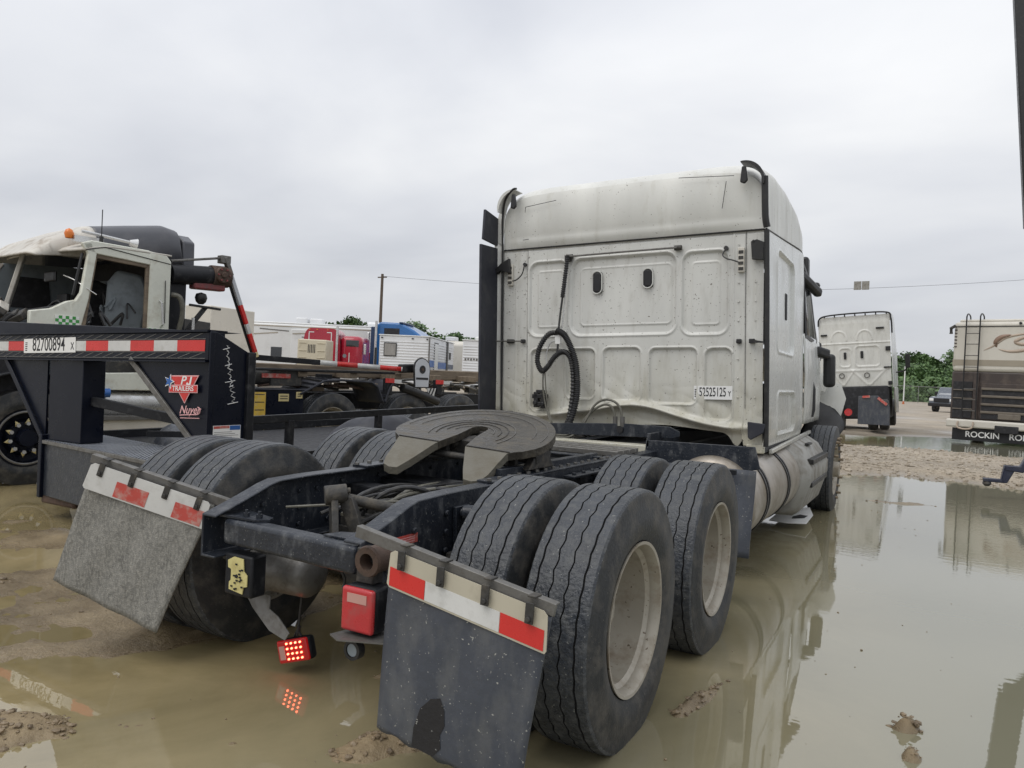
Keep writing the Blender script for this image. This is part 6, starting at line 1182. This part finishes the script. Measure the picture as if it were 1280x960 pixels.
for k in range(5): boxy(bs, 'grille_slot', 0.46+0.07*k, 0.49+0.07*k, -0.012, 0.0, 1.92, 2.28, 'ink', 0.0)
for (z0, z1) in ((1.70, 1.74), (2.0, 2.03), (2.33, 2.36)):
    for (x0, x1) in ((0.06, 0.40), (0.86, 1.2)): boxy(bs, 'rib', x0, x1, -0.03, 0.0, z0, z1, 'tancrate', 0.01)
mb = MB(); mb.lathe([(0, 0.24), (0, 0.34), (0.03, 0.34), (0.03, 0.24)], (0.92, -0.03, 1.18), (0, 1, 0), 24, close=True); obj('arch_ring', mb, 'greysteel', bs)
# blue truck
o = at(466, 41); bt = thing('blue_sleeper_truck', 'bright blue sleeper truck with dark opening behind the striped camper', 'truck', o, 0.35)
mb = MB(); mb.prism([(0, 1.0), (0, 3.7), (0.25, 3.88), (1.35, 3.85), (2.1, 3.5), (2.75, 3.05), (2.75, 1.0)], (0, 0, 0), (1, 0, 0), (0, 0, 1), -2.3); obj('cab_body', mb, 'bluecab', bt, bevel=0.10, seg=3)
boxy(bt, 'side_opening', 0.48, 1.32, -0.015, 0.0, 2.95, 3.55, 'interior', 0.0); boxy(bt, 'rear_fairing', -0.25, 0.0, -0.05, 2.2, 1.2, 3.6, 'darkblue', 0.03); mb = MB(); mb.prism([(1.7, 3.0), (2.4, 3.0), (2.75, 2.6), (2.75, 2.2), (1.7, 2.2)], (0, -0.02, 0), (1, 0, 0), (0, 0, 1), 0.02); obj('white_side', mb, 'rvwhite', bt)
wheels_at(bt, [(0.5, 0.0), (2.4, 0.0)]); boxy(bt, 'stack', -0.55, -0.42, 0.2, 0.35, 1.2, 3.3, 'alu', 0.04)
boxy(bt, 'roof_visor', 1.3, 1.5, -0.05, 2.2, 3.82, 3.9, 'darkblue', 0.02); boxy(bt, 'mirror', 2.5, 2.62, -0.25, -0.1, 2.2, 2.7, 'alu', 0.03); mb = MB(); mb.cyl((0.1, -0.2, 1.0), (0.1, -0.2, 3.9), 0.07, 10); obj('exhaust_stack', mb, 'alu', bt)
boxy(bt, 'side_step', -1.0, -0.3, 0.1, 0.8, 0.8, 2.2, 'redcab', 0.05)
# travel trailers with ribbed siding
def travel_trailer(px, D, rz, W, H, L, label, window, stripes):
    o = at(px, D); t = thing('travel_trailer', label, 'camper', o, rz, 'white travel trailers in the far yard')
    b = boxy(t, 'body', 0, W, 0, L, 0.75, H, 'siding', 0.04); mb = MB(); n = 15
    for k in range(n): z = 0.85+(H-1.0)*k/n; mb.box((0.04, -0.022, z), (W-0.04, 0.0, z+0.045)); 
    r_ = obj('siding_ribs', mb, 'siding', b, bevel=0.01); r_['kind'] = 'stuff'
    mb = MB()
    for k in range(n): z = 0.85+(H-1.0)*k/n; mb.box((W, 0.04, z), (W+0.022, L-0.04, z+0.045))
    r_ = obj('siding_ribs', mb, 'siding', b, bevel=0.01); r_['kind'] = 'stuff'
    boxy(t, 'corner_trim', W-0.02, W+0.03, -0.03, 0.03, 0.75, H, 'greysteel', 0.0); boxy(t, 'roof_edge', -0.03, W+0.04, -0.03, L, H, H+0.05, 'rvwhite', 0.01)
    if window:
        wd = boxy(t, 'rear_window', 0.22, 0.80, -0.05, -0.02, 1.95, 2.55, 'trim', 0.05); boxy(t, 'pane', 0.26, 0.76, -0.056, -0.05, 1.99, 2.51, 'curtain', 0.0, parent=wd)
    return t
tt = travel_trailer(471, 34, 0.42, 2.25, 2.86, 6.6, 'white ribbed travel trailer with rear window and blue side stripe', True, True)
boxy(tt, 'side_door', 2.25, 2.29, 1.25, 2.05, 0.8, 2.62, 'greytrim', 0.02).data.materials[0] = M['rvwhite']; boxy(tt, 'door_frame', 2.25, 2.27, 1.15, 2.15, 0.78, 2.68, 'trim', 0.0)
boxy(tt, 'blue_stripe', 2.27, 2.28, 0.05, 1.15, 1.55, 1.85, 'stripeblue', 0.0); boxy(tt, 'blue_stripe', 2.27, 2.28, 2.15, 4.3, 1.5, 1.8, 'stripeblue', 0.0); boxy(tt, 'dark_band', 2.27, 2.30, 4.35, 4.75, 0.75, 2.86, 'trim', 0.0); boxy(tt, 'blue_stripe', 2.27, 2.28, 4.75, 6.5, 1.5, 1.75, 'darkblue', 0.0); boxy(tt, 'hatch', 2.27, 2.29, 5.2, 5.6, 2.0, 2.35, 'ink', 0.0)
for (x0, x1, z, h_) in ((0.75, 1.45, 1.30, 0.02), (0.80, 0.98, 1.20, 0.07), (1.02, 1.10, 1.20, 0.06), (1.13, 1.20, 1.21, 0.04), (1.24, 1.42, 1.20, 0.07)): boxy(tt, 'worn_print', x0, x1, -0.03, -0.022, z, z+h_, 'greysteel', 0.0)
boxy(tt, 'rear_ladder', -0.18, -0.08, -0.1, -0.02, 1.0, 2.3, 'trim', 0.0); wheels_at(tt, [(2.1, 3.2), (2.1, 4.1)], 0.36)
for x in (0.12, 1.5, 2.15): boxy(tt, 'marker_lamp', x-0.04, x+0.04, -0.04, -0.02, 2.74, 2.79, 'ink', 0.0)
t3 = travel_trailer(575, 34, 0.30, 2.3, 2.80, 6, 'plain white ribbed travel trailer half hidden by the tractor cab', False, False)
for k in range(9): boxy(t3, 'worn_print', 0.12+0.13*k, 0.20+0.13*k, -0.03, -0.022, 1.92+0.02*(k % 2), 2.02, 'greysteel', 0.0)
boxy(t3, 'roof_vent', 0.5, 1.1, 0.2, 0.8, 2.84, 3.0, 'rvwhite', 0.06); wheels_at(t3, [(0.6, -0.1)], 0.42)
o = at(541, 44); hp = thing('white_trailer_top', 'white rounded camper roof showing above the ribbed travel trailer', 'camper', o, 0.3)
boxy(hp, 'body', 0, 2.3, 0, 5, 0.8, 3.15, 'rvcream', 0.3); boxy(hp, 'roof_unit', 0.5, 1.1, 0.3, 1.0, 3.15, 3.4, 'siding', 0.05)
# cream box seen through the gantry
o = at(226, 22); cb_ = thing('cream_box_van', 'cream box body with black stripe seen behind the black gantry', 'van', o, 0.2)
boxy(cb_, 'box_body', 0, 0.90, 0, 2.0, 0.9, 2.95, 'rvcream', 0.03); mb = MB(); mb.prism([(0, 2.25), (0.90, 2.15), (0.90, 2.45), (0, 2.55)], (0, -0.012, 0), (1, 0, 0), (0, 0, 1), 0.012); obj('black_stripe', mb, 'trim', cb_); wheels_at(cb_, [(0.45, 0.2)], 0.42)
# utility pole and wires
p0 = at(472, 70); pl = thing('utility_pole', 'tall thin wooden utility pole behind the blue truck', 'pole', p0)
mb = MB(); mb.cyl((0, 0, 0), (0, 0, 10.0), 0.17, 12, r2=0.12); obj('pole_shaft', mb, 'wood', pl); mb = MB(); mb.beam((-0.5, 0, 9.7), (0.5, 0, 9.7), 0.1, 0.1); obj('cross_arm', mb, 'wood', pl)
def wire(a, b, sag, n=30): return [(a[0]+(b[0]-a[0])*t, a[1]+(b[1]-a[1])*t, a[2]+(b[2]-a[2])*t-sag*4*t*(1-t)) for t in [k/n for k in range(n+1)]]
pe = at(1480, 62)
mb = MB(); mb.tube(wire((p0[0], p0[1], 9.8), (pe[0], pe[1], 12.8), 1.7), 0.013, 5); ow = tag(obj('overhead_wire', mb, 'trim'), 'thin overhead wire strung low across the sky behind the cab', 'wire')
q = Vector(at(1069, 64)); q.z = CAM[2]+(horizon(1069)-357)*64/FPX; wsn = thing('wire_sign', 'small grey plate hanging on the overhead wire right of the cab', 'sign', q, -0.1)
mb = MB(); mb.box((-0.60, -0.02, -0.36), (-0.02, 0.02, 0.36)); obj('sign_leaf', mb, 'step', wsn, bevel=0.02); mb = MB(); mb.box((0.02, -0.02, -0.36), (0.60, 0.02, 0.36)); obj('sign_leaf', mb, 'step', wsn, bevel=0.02)

# ================================================================== FAR YARD, RIGHT
# second white cab, seen from behind
o = at(1028, 26.5); c2 = thing('white_cab_tractor', 'second white sleeper tractor seen from behind across the far puddle', 'truck', o, 0.0, rot=(0, R(-4.5), R(0)))
TRI = [(0.62, 0.78), (1.42, 0.78)]
def rear2(u, v):
    x = 2.2*u; z = 1.42+2.42*v; d = 0
    for q_ in ((0.62, 0.98, 2.12, 2.75, 0.12), (1.12, 1.86, 2.12, 2.80, 0.12)): s = rrect(x, z, *q_); d += 0.018*math.exp(-(s/0.03)**2)-0.014*sstep(0.02, -0.03, s)
    for (cx, w0) in ((0.72, 0.36), (1.52, 0.52)):
        s = max(abs(x-cx)/w0*0.5+ (2.0-z)*0.9-0.5, z-1.98, 1.5-z); d += 0.018*math.exp(-(s/0.04)**2)
    for cx in (0.62, 1.42):
        s = abs(math.hypot((x-cx)*1.1, max(0, z-3.05)*0.9)-0.26) if z > 3.0 else 1; d += 0.02*math.exp(-(s/0.025)**2)
    d += 0.02*math.exp(-((z-2.92)/0.02)**2)
    return (x-0.06*0, -d-0.05*(v > 0.9)*(v-0.9)*-6, z)
mb = MB(); mb.grid(rear2, 110, 120); obj('rear_wall', mb, 'cab', c2)
mb = MB(); mb.prism([(0, 1.4), (2.3, 1.4), (3.6, 1.5), (3.6, 2.5), (2.7, 3.3), (1.8, 3.9), (0.1, 3.88), (0, 3.8)], (2.23, 0.02, 0), (0, 1, 0), (0, 0, 1), 0.02); obj('side_wall', mb, 'cabside', c2)
mb = MB(); mb.prism([(0, 1.4), (2.3, 1.4), (3.6, 1.5), (3.6, 2.5), (2.7, 3.3), (1.8, 3.9), (0.1, 3.88), (0, 3.8)], (-0.03, 0.02, 0), (0, 1, 0), (0, 0, 1), 0.02); obj('side_wall', mb, 'cabside', c2)
mb = MB(); mb.box((0, 0.05, 3.8), (2.2, 1.9, 3.86)); obj('roof', mb, 'cabside', c2)
mb = MB(); mb.tube(spl([(-0.02, -0.05, 3.55), (0.02, -0.05, 3.80), (0.3, -0.06, 3.90), (1.2, -0.06, 3.93), (2.1, -0.06, 3.90), (2.24, -0.05, 3.70), (2.26, -0.05, 3.2)]), 0.028, 8); obj('edge_trim', mb, 'trim', c2)
for k in range(7): mb = MB(); mb.box((0.17+0.32*k, -0.08, 3.83), (0.21+0.32*k, -0.04, 3.90)); obj('trim_stay', mb, 'trim', c2)
for (x0, x1, z0, z1) in ((0.76, 0.84, 2.38, 2.62), (1.28, 1.37, 2.40, 2.64)): mb = MB(); mb.box((x0, -0.04, z0), (x1, 0.0, z1)); obj('air_slot', mb, 'ink', c2, bevel=0.03)
for cx in (0.68, 1.46): mb = MB(); mb.tube([(cx+0.08*math.cos(t), -0.03, 1.82+0.08*math.sin(t)) for t in [2*math.pi*k/20 for k in range(21)]], 0.014, 6, caps=False); obj('cover_ring', mb, 'greysteel', c2)
for (x0, x1, z0, z1) in ((0.05, 0.25, 3.20, 3.26), (1.78, 2.02, 3.36, 3.42), (2.05, 2.2, 2.62, 2.76), (1.98, 2.2, 2.05, 2.09), (2.1, 2.22, 1.48, 1.6)): mb = MB(); mb.box((x0, -0.05, z0), (x1, 0.02, z1)); obj('fairing_bracket', mb, 'trim', c2)
mb = MB(); mb.box((0.25, -0.15, 0.35), (2.1, 2.5, 1.45)); obj('chassis', mb, 'interior', c2, bevel=0.05)
mb = MB(); mb.cyl((0.95, -1.2, 0.60), (0.95, -1.1, 0.60), 0.12, 16); obj('rear_lamp', mb, 'lens', c2)
mb = MB(); mb.prism([(1.22, 0.22), (2.15, 0.16), (2.18, 0.75), (1.85, 1.12), (1.28, 1.12)], (0, -1.3, 0), (1, 0, 0), (0, 0, 1), -0.03); obj('mud_flap', mb, 'flap', c2, bevel=0.01)
mb = MB(); mb.beam((1.40, -1.35, 1.09), (1.62, -1.35, 1.10), 0.02, 0.07); obj('reflective_tape', mb, 'redtapedull', c2); mb = MB(); mb.beam((1.85, -1.35, 1.05), (2.1, -1.35, 0.82), 0.02, 0.08); obj('reflective_tape', mb, 'redtapedull', c2)
wheels_at(c2, [(0.35, -0.7), (0.65, -0.7), (1.65, -0.7), (1.98, -0.7), (2.0, 3.4)])
mb = MB(); mb.tube(spl([(2.24, 2.6, 1.95), (2.5, 2.6, 2.0), (2.62, 2.6, 2.15)]), 0.03, 6); mb.box((2.54, 2.55, 2.1), (2.70, 2.62, 2.6)); obj('mirror', mb, 'trim', c2, bevel=0.03)
mb = MB(); mb.prism([(0.5, 0.55), (2.6, 0.5), (2.6, 1.4), (0.5, 1.4)], (2.24, 0, 0), (0, 1, 0), (0, 0, 1), 0.05); obj('side_fairing', mb, 'cabside', c2, bevel=0.02)
# motorhome rear
o = at(1185, 23.4); mh = thing('motorhome', 'cream and brown motorhome seen from behind with a ladder and louvred grille', 'motorhome', o, -0.263)
boxy(mh, 'upper_body', 0, 2.6, 0, 8.5, 2.12, 3.62, 'rvcream', 0.10); boxy(mh, 'roof_cap', 0.12, 2.48, 0.1, 8.3, 3.60, 3.70, 'rvcream', 0.06)
boxy(mh, 'lower_body', 0.0, 2.6, 0.03, 8.5, 0.66, 2.13, 'rvbrown', 0.05)
boxy(mh, 'tan_band', 0.01, 2.59, -0.008, 0.0, 2.30, 2.48, 'rvtan', 0.0); boxy(mh, 'roof_seam', 0.02, 2.58, -0.012, 0.0, 3.46, 3.49, 'castdark', 0.0)
boxy(mh, 'left_grille', 0.06, 0.58, 0.005, 0.05, 0.72, 1.82, 'interior', 0.01)
for z in (0.98, 1.30, 1.55): boxy(mh, 'grille_slat', 0.07, 0.6, -0.02, 0.03, z, z+0.03, 'rvlouvre', 0.005)
boxy(mh, 'louvre_panel', 0.80, 2.55, 0.0, 0.05, 0.72, 1.78, 'rvbrown', 0.01)
for z in (1.62, 1.40, 1.16, 0.93): boxy(mh, 'louvre_slat', 0.82, 2.54, -0.05, 0.04, z-0.035, z+0.035, 'rvlouvre', 0.015)
for z in (1.51, 1.28, 1.045, 0.80): boxy(mh, 'louvre_gap', 0.84, 2.52, -0.012, -0.001, z-0.07, z+0.07, 'interior', 0.0)
boxy(mh, 'grille_post', 0.60, 0.74, -0.03, 0.04, 0.70, 2.1, 'rvbrown', 0.02); boxy(mh, 'licence_mount', 1.28, 1.85, -0.06, 0.0, 0.74, 0.90, 'rvlouvre', 0.02)
boxy(mh, 'bumper', -0.04, 2.64, -0.22, 0.0, 0.44, 0.68, 'rvcream', 0.05); boxy(mh, 'hitch_cover', 1.25, 1.85, -0.24, -0.20, 0.34, 0.56, 'interior', 0.03)
boxy(mh, 'mud_guard', 0.12, 2.5, -0.10, -0.06, 0.06, 0.42, 'ink', 0.01); boxy(mh, 'rear_axle_box', 0.2, 2.4, 0.5, 7.5, 0.3, 0.66, 'interior', 0.02)
text('guard_lettering', 'ROCKIN', mh, basis((0.92, -0.104, 0.24), (1, 0, 0), (0, 0, 1)), 0.24, 'plate', 0.004, 0.98); text('guard_lettering', 'ROBBIN', mh, basis((2.02, -0.104, 0.24), (1, 0, 0), (0, 0, 1)), 0.24, 'plate', 0.004, 0.98)
for x in (0.36, 0.72):
    mb = MB(); mb.tube(spl([(x, -0.12, 0.55), (x, -0.13, 2.0), (x, -0.12, 3.6), (x, -0.10, 3.78), (x, 0.05, 3.86), (x, 0.3, 3.80), (x, 0.32, 3.66)], 5), 0.02, 7); ld = obj('ladder_rail', mb, 'trim', mh)
for z in (0.95, 1.28, 1.60, 2.25, 2.60, 2.94, 3.26, 3.48): mb = MB(); mb.tube([(0.36, -0.125, z), (0.72, -0.125, z)], 0.013, 6); obj('ladder_rung', mb, 'greysteel', mh)
mb = MB(); mb.tube(spl([(0.30, -0.25, 0.62), (0.30, -0.3, 0.45), (0.5, -0.32, 0.40), (0.68, -0.3, 0.45), (0.70, -0.25, 0.62)]), 0.025, 7); obj('ladder_foot_loop', mb, 'swirl2', mh)
for k in range(6): boxy(mh, 'side_marker', 0.03, 0.10, -0.012, 0.0, 2.85+0.10*k, 2.89+0.10*k, 'rvbrown', 0.0)
def swirl(pts_, wmax, m):
    pp = spl([(p[0], -0.006, p[1]) for p in pts_], 8); mb = MB(); n = len(pp); L_, Rr_ = [], []
    for i, p in enumerate(pp):
        d = (pp[min(i+1, n-1)]-pp[max(i-1, 0)]).normalized(); nn = Vector((-d.z, 0, d.x)); w_ = wmax*math.sin(math.pi*(i+0.3)/(n+0.3))**0.8; L_.append(p+nn*w_); Rr_.append(p-nn*w_)
    mb.add(L_+Rr_, [(i, i+1, n+i+1, n+i) for i in range(n-1)]); return obj('swirl_print', mb, m, mh, solid=0.004)
swirl([(0.82, 2.76), (1.1, 2.92), (1.35, 3.13), (1.7, 3.23), (2.1, 3.27)], 0.035, 'swirl2'); swirl([(1.15, 2.86), (1.12, 3.0), (1.25, 3.15), (1.5, 3.22)], 0.07, 'swirl')
swirl([(1.2, 2.80), (1.5, 2.74), (1.9, 2.80), (2.3, 2.98), (2.5, 3.1)], 0.05, 'swirl2'); swirl([(2.5, 3.28), (2.1, 3.22), (1.75, 3.12), (1.62, 3.02), (1.78, 2.95), (2.05, 3.0), (2.3, 3.1)], 0.05, 'swirl2'); swirl([(2.2, 2.82), (2.4, 2.95), (2.55, 3.05)], 0.035, 'swirl')
mb = MB(); mb.cyl((1.72, -0.03, 3.56), (1.72, 0.0, 3.56), 0.04, 10); obj('camera_pod', mb, 'trim', mh); mb = MB(); mb.tube([(0.06, -0.05, 3.5), (-0.06, -0.08, 3.42), (-0.05, -0.08, 3.25)], 0.05, 8); obj('corner_lamp', mb, 'castdark', mh)
wheels_at(mh, [(0.25, 2.4), (2.35, 2.4)])
# pickup
o = at(1176, 58); pk = thing('parked_pickup', 'dark blue grey pickup parked nose out beyond the motorhome', 'pickup', o, -0.42)
mb = MB(); mb.prism([(0, 0.55), (5.4, 0.6), (5.4, 1.25), (3.3, 1.3), (2.9, 1.95), (1.75, 1.97), (1.2, 1.32), (0.1, 1.18), (0, 0.95)], (-0.95, 0, 0), (0, 1, 0), (0, 0, 1), 1.9); obj('body', mb, 'pickup', pk, bevel=0.10, seg=3)
boxy(pk, 'grille', -0.55, 0.55, -0.04, 0.02, 0.80, 1.12, 'ink', 0.03); boxy(pk, 'bumper', -0.95, 0.95, -0.12, 0.05, 0.48, 0.75, 'ink', 0.06)
for x in (-0.74, 0.74): boxy(pk, 'headlight', x-0.16, x+0.16, -0.03, 0.05, 0.88, 1.08, 'plate', 0.04)
mb = MB(); mb.add([(-0.78, 1.25, 1.36), (0.78, 1.25, 1.36), (0.70, 1.72, 1.90), (-0.70, 1.72, 1.90)], [(0, 1, 2, 3)]); obj('windscreen', mb, 'paleshape', pk, solid=0.03)
for x in (-1.1, 1.1): boxy(pk, 'mirror', x-0.1, x+0.1, 1.5, 1.6, 1.35, 1.6, 'ink', 0.03)
wheels_at(pk, [(-0.82, 0.95), (0.82, 0.95), (-0.82, 4.3), (0.82, 4.3)], 0.40)
# marker post and chain link fence
o = at(1129, 92); mk = thing('marker_post', 'thin white post with orange base before the far fence', 'post', o)
mb = MB(); mb.cyl((0, 0, 0.4), (0, 0, 4.6), 0.07, 8); obj('post_shaft', mb, 'rvwhite', mk); mb = MB(); mb.cyl((0, 0, 0), (0, 0, 0.4), 0.16, 10, r2=0.08); obj('post_base', mb, 'orange', mk)
fa, fb = Vector(at(1030, 110)), Vector(at(1320, 100)); fn_ = thing('chain_link_fence', 'long grey chain link fence before the green tree line', 'fence', fa); Lf = (fb-fa).length; fd = (fb-fa).normalized()
for k in range(int(Lf/3)+1): mb = MB(); p = fd*3*k; mb.cyl((p.x, p.y, 0), (p.x, p.y, 2.4), 0.035, 6); obj('fence_post', mb, 'wire', fn_)
mb = MB(); mb.cyl((0, 0, 2.38), tuple(fd*Lf+Vector((0, 0, 2.38))), 0.03, 6); obj('top_rail', mb, 'wire', fn_)
mb = MB(); st = 0.33; n = int(Lf/st)
for k in range(n):
    for dr in (1, -1):
        a = fd*(k*st); b = fd*(k*st+dr*2.3)
        mb.beam((a.x, a.y, 0.05), (b.x, b.y, 2.35), 0.010, 0.010)
cl = obj('chain_mesh', mb, 'wire', fn_, smooth=0); cl['kind'] = 'stuff'
# hitch bracket poking in from the right, over the gravel bar
hk0 = Vector(at(1240, 10.5)); hk = thing('drawbar_hitch', 'blue black stepped drawbar hitch poking in above the gravel bar', 'hitch', (hk0.x, hk0.y, 0), 0.1)
mb = MB(); mb.box((-0.12, -0.05, 0.225), (0.14, 0.05, 0.275)); mb.prism([(0.08, 0.225), (0.16, 0.225), (0.24, 0.40), (0.24, 0.47), (0.12, 0.47), (0.10, 0.35)], (0, 0.05, 0), (1, 0, 0), (0, 0, 1), 0.10); mb.prism([(0.12, 0.40), (0.34, 0.38), (0.40, 0.50), (0.50, 0.52), (0.50, 0.62), (0.36, 0.60), (0.30, 0.47), (0.12, 0.47)], (0, 0.06, 0), (1, 0, 0), (0, 0, 1), 0.12); obj('stepped_bar', mb, 'steelblue', hk, bevel=0.012)
mb = MB(); mb.box((0.42, -0.06, 0.50), (1.6, 0.06, 0.64)); obj('drawbar_tube', mb, 'steelblue', hk, bevel=0.01)
mb = MB(); mb.lathe([(0, 0.03), (0.02, 0.05), (0.05, 0.055), (0.08, 0.03), (0.085, 0)], (-0.07, 0, 0.245), (0, 0, -1), 14); obj('hitch_pin', mb, 'castdark', hk)
# tall dark boom leaning over the right edge
b0 = Vector(at(1284, 17)); bm_ = thing('leaning_boom', 'dark steel crane boom with orange edge leaning over the right side of the yard', 'crane', (b0.x+1.3, b0.y, 0), 0.0)
top = Vector((-1.3-0.757-0.15, 0, 13)); bot = Vector((-1.3-0.05-0.15, 0, 5.2))
mb = MB(); mb.beam(bot+Vector((0.15, 0, 0)), top+Vector((0.20, 0, 0)), 0.5, 0.40, (0, 1, 0)); obj('boom_arm', mb, 'trim', bm_, bevel=0.03)
mb = MB(); mb.beam(bot+Vector((-0.06, -0.1, 0)), top+Vector((-0.03, -0.1, 0)), 0.03, 0.04, (0, 1, 0)); obj('boom_edge', mb, 'orange', bm_)
mb = MB(); mb.cyl(tuple(bot+Vector((0.15, -0.2, -0.05))), tuple(bot+Vector((0.15, 0.2, -0.05))), 0.16, 16); obj('boom_pin', mb, 'trim', bm_)
mb = MB(); mb.beam(bot+Vector((0.2, 0, 0)), (2.5, 0, 0.9), 0.35, 0.35, (0, 1, 0)); mb.box((1.6, -1.0, 0.3), (4.2, 1.0, 1.6)); obj('boom_base', mb, 'extender', bm_, bevel=0.04)

# ------------------------------------------------------------------ trees
def tree_mesh(seed, H, W, nleaf, ls):
    r = random.Random(seed); mb = MB(); ch = H*0.30
    cl_ = []
    for k in range(16):
        a = r.random()*6.283; q = r.random()**0.5; z = ch+(H-ch)*r.random(); e = math.sin(math.pi*min(0.98, max(0.05, (z-ch)/(H-ch)*0.85+0.1)))**0.7
        cl_.append((q*W/2*e*math.cos(a)*0.8, q*W/2*e*math.sin(a)*0.8, z*0.96, (0.16+0.12*r.random())*W))
    for k in range(nleaf):
        c = cl_[k % 16]; d = Vector((r.gauss(0, 1), r.gauss(0, 1), r.gauss(0, 1))).normalized()*c[3]*(0.55+0.5*r.random()); p = Vector(c[:3])+Vector((d.x, d.y, d.z*0.75))
        u_ = Vector((r.gauss(0, 1), r.gauss(0, 1), r.gauss(0, 1))).normalized(); v_ = u_.orthogonal().normalized(); s = ls*(0.6+0.8*r.random())
        mb.add([p-u_*s, p-v_*s*0.6, p+u_*s, p+v_*s*0.6], [(0, 1, 2, 3)])
    tb = MB(); tb.tube([(0, 0, 0), (0.05*W*r.random(), 0, H*0.3), (0, 0.03*W, H*0.75)], 0.18, 8, rf=lambda i, _: (0.22, 0.15, 0.05)[i]*H/8)
    for c in cl_[:8]: tb.tube([(0, 0, H*0.3+c[2]*0.1), c[:3]], 0.05, 5, rf=lambda i, _: (0.07, 0.02)[i]*H/8)
    return mb, tb
protos = []
for i, (H, W) in enumerate(((8.6, 7.5), (9.2, 8.5), (7.6, 8.0), (8.2, 6.5), (9.0, 9.0))):
    a, b = tree_mesh(50+i, H, W, 1700, 0.36); t = thing('leafy_tree', 'broad green tree in the tree line beyond the yard', 'tree', (0, 0, 0), 0, 'trees beyond the yard'); obj('crown', a, 'leaf', t, smooth=0); obj('trunk', b, 'bark', t); protos.append((t, H, W))
spots = []
tr_ = random.Random(9)
for px in range(1085, 1345, 10): spots.append((px+tr_.uniform(-4, 4), 150+tr_.uniform(-8, 14), tr_.uniform(0.84, 1.08)*(1.0 if px < 1150 else 0.96)))
for px in range(1090, 1335, 14): spots.append((px+tr_.uniform(-5, 5), 132+tr_.uniform(-4, 4), tr_.uniform(0.60, 0.80)))
for (px, D, H) in ((266, 128, 8.6), (276, 130, 8.9), (288, 132, 8.6), (300, 140, 8.2), (322, 150, 7.6), (412, 120, 8.2), (422, 122, 9.2), (432, 118, 8.9), (442, 121, 8.8), (452, 119, 8.5), (463, 124, 8.6), (478, 126, 8.6), (520, 116, 8.6), (530, 118, 8.8), (538, 120, 8.0), (548, 122, 7.2), (556, 118, 6.4), (570, 120, 7.4), (579, 121, 7.9), (588, 118, 7.8), (598, 122, 7.2), (500, 125, 8.0), (612, 120, 7.0), (10, 150, 8), (-20, 150, 8.5), (640, 150, 7), (680, 150, 7.5), (720, 150, 8), (770, 150, 7.5), (820, 150, 8), (880, 150, 7.6), (940, 150, 8), (1000, 150, 8), (1050, 150, 8.2)):
    spots.append((px, D, H/9.9))
for i, (px, D, s) in enumerate(spots):
    src, H, W = protos[i % 5]; t = src if i < 5 else copy_tree(src); t.location = at(px, D)
    if px < 340: t['label'] = 'green tree top rising behind the long white camper roof'; t['group'] = 'trees behind the white camper'
    elif px < 500: t['label'] = 'green tree between the red cab and the utility pole'; t['group'] = 'trees by the utility pole'
    elif px < 640: t['label'] = 'green tree top above the ribbed travel trailers'; t['group'] = 'trees above the travel trailers'
    elif px < 1060: t['label'] = 'green tree hidden behind the white tractor cab'; t['group'] = 'trees behind the tractor'
    elif D < 140: t['label'] = 'lower green tree in the front row behind the chain link fence'; t['group'] = 'front row of the tree line'
    else: t['label'] = 'tall green tree in the back row behind the chain link fence'; t['group'] = 'back row of the tree line'
    t.scale = (s, s, s); t.rotation_euler = (0, 0, tr_.random()*6.28)
# low scrub under the far tree line
mb = MB(); sr_ = random.Random(4)
for k in range(9000):
    px = sr_.uniform(1060, 1340); D = sr_.uniform(122, 140); p = at(px, D); z = sr_.random()**1.5*4.2; p = Vector((p[0], p[1], z)); u_ = Vector((sr_.gauss(0, 1), sr_.gauss(0, 1), sr_.gauss(0, 1))).normalized(); v_ = u_.orthogonal().normalized(); s = 0.35
    mb.add([p-u_*s, p-v_*s*0.6, p+u_*s, p+v_*s*0.6], [(0, 1, 2, 3)])
sb_ = obj('scrub', mb, 'leaf', smooth=0); tag(sb_, 'low green scrub growing under the far tree line', 'bushes'); sb_['kind'] = 'stuff'
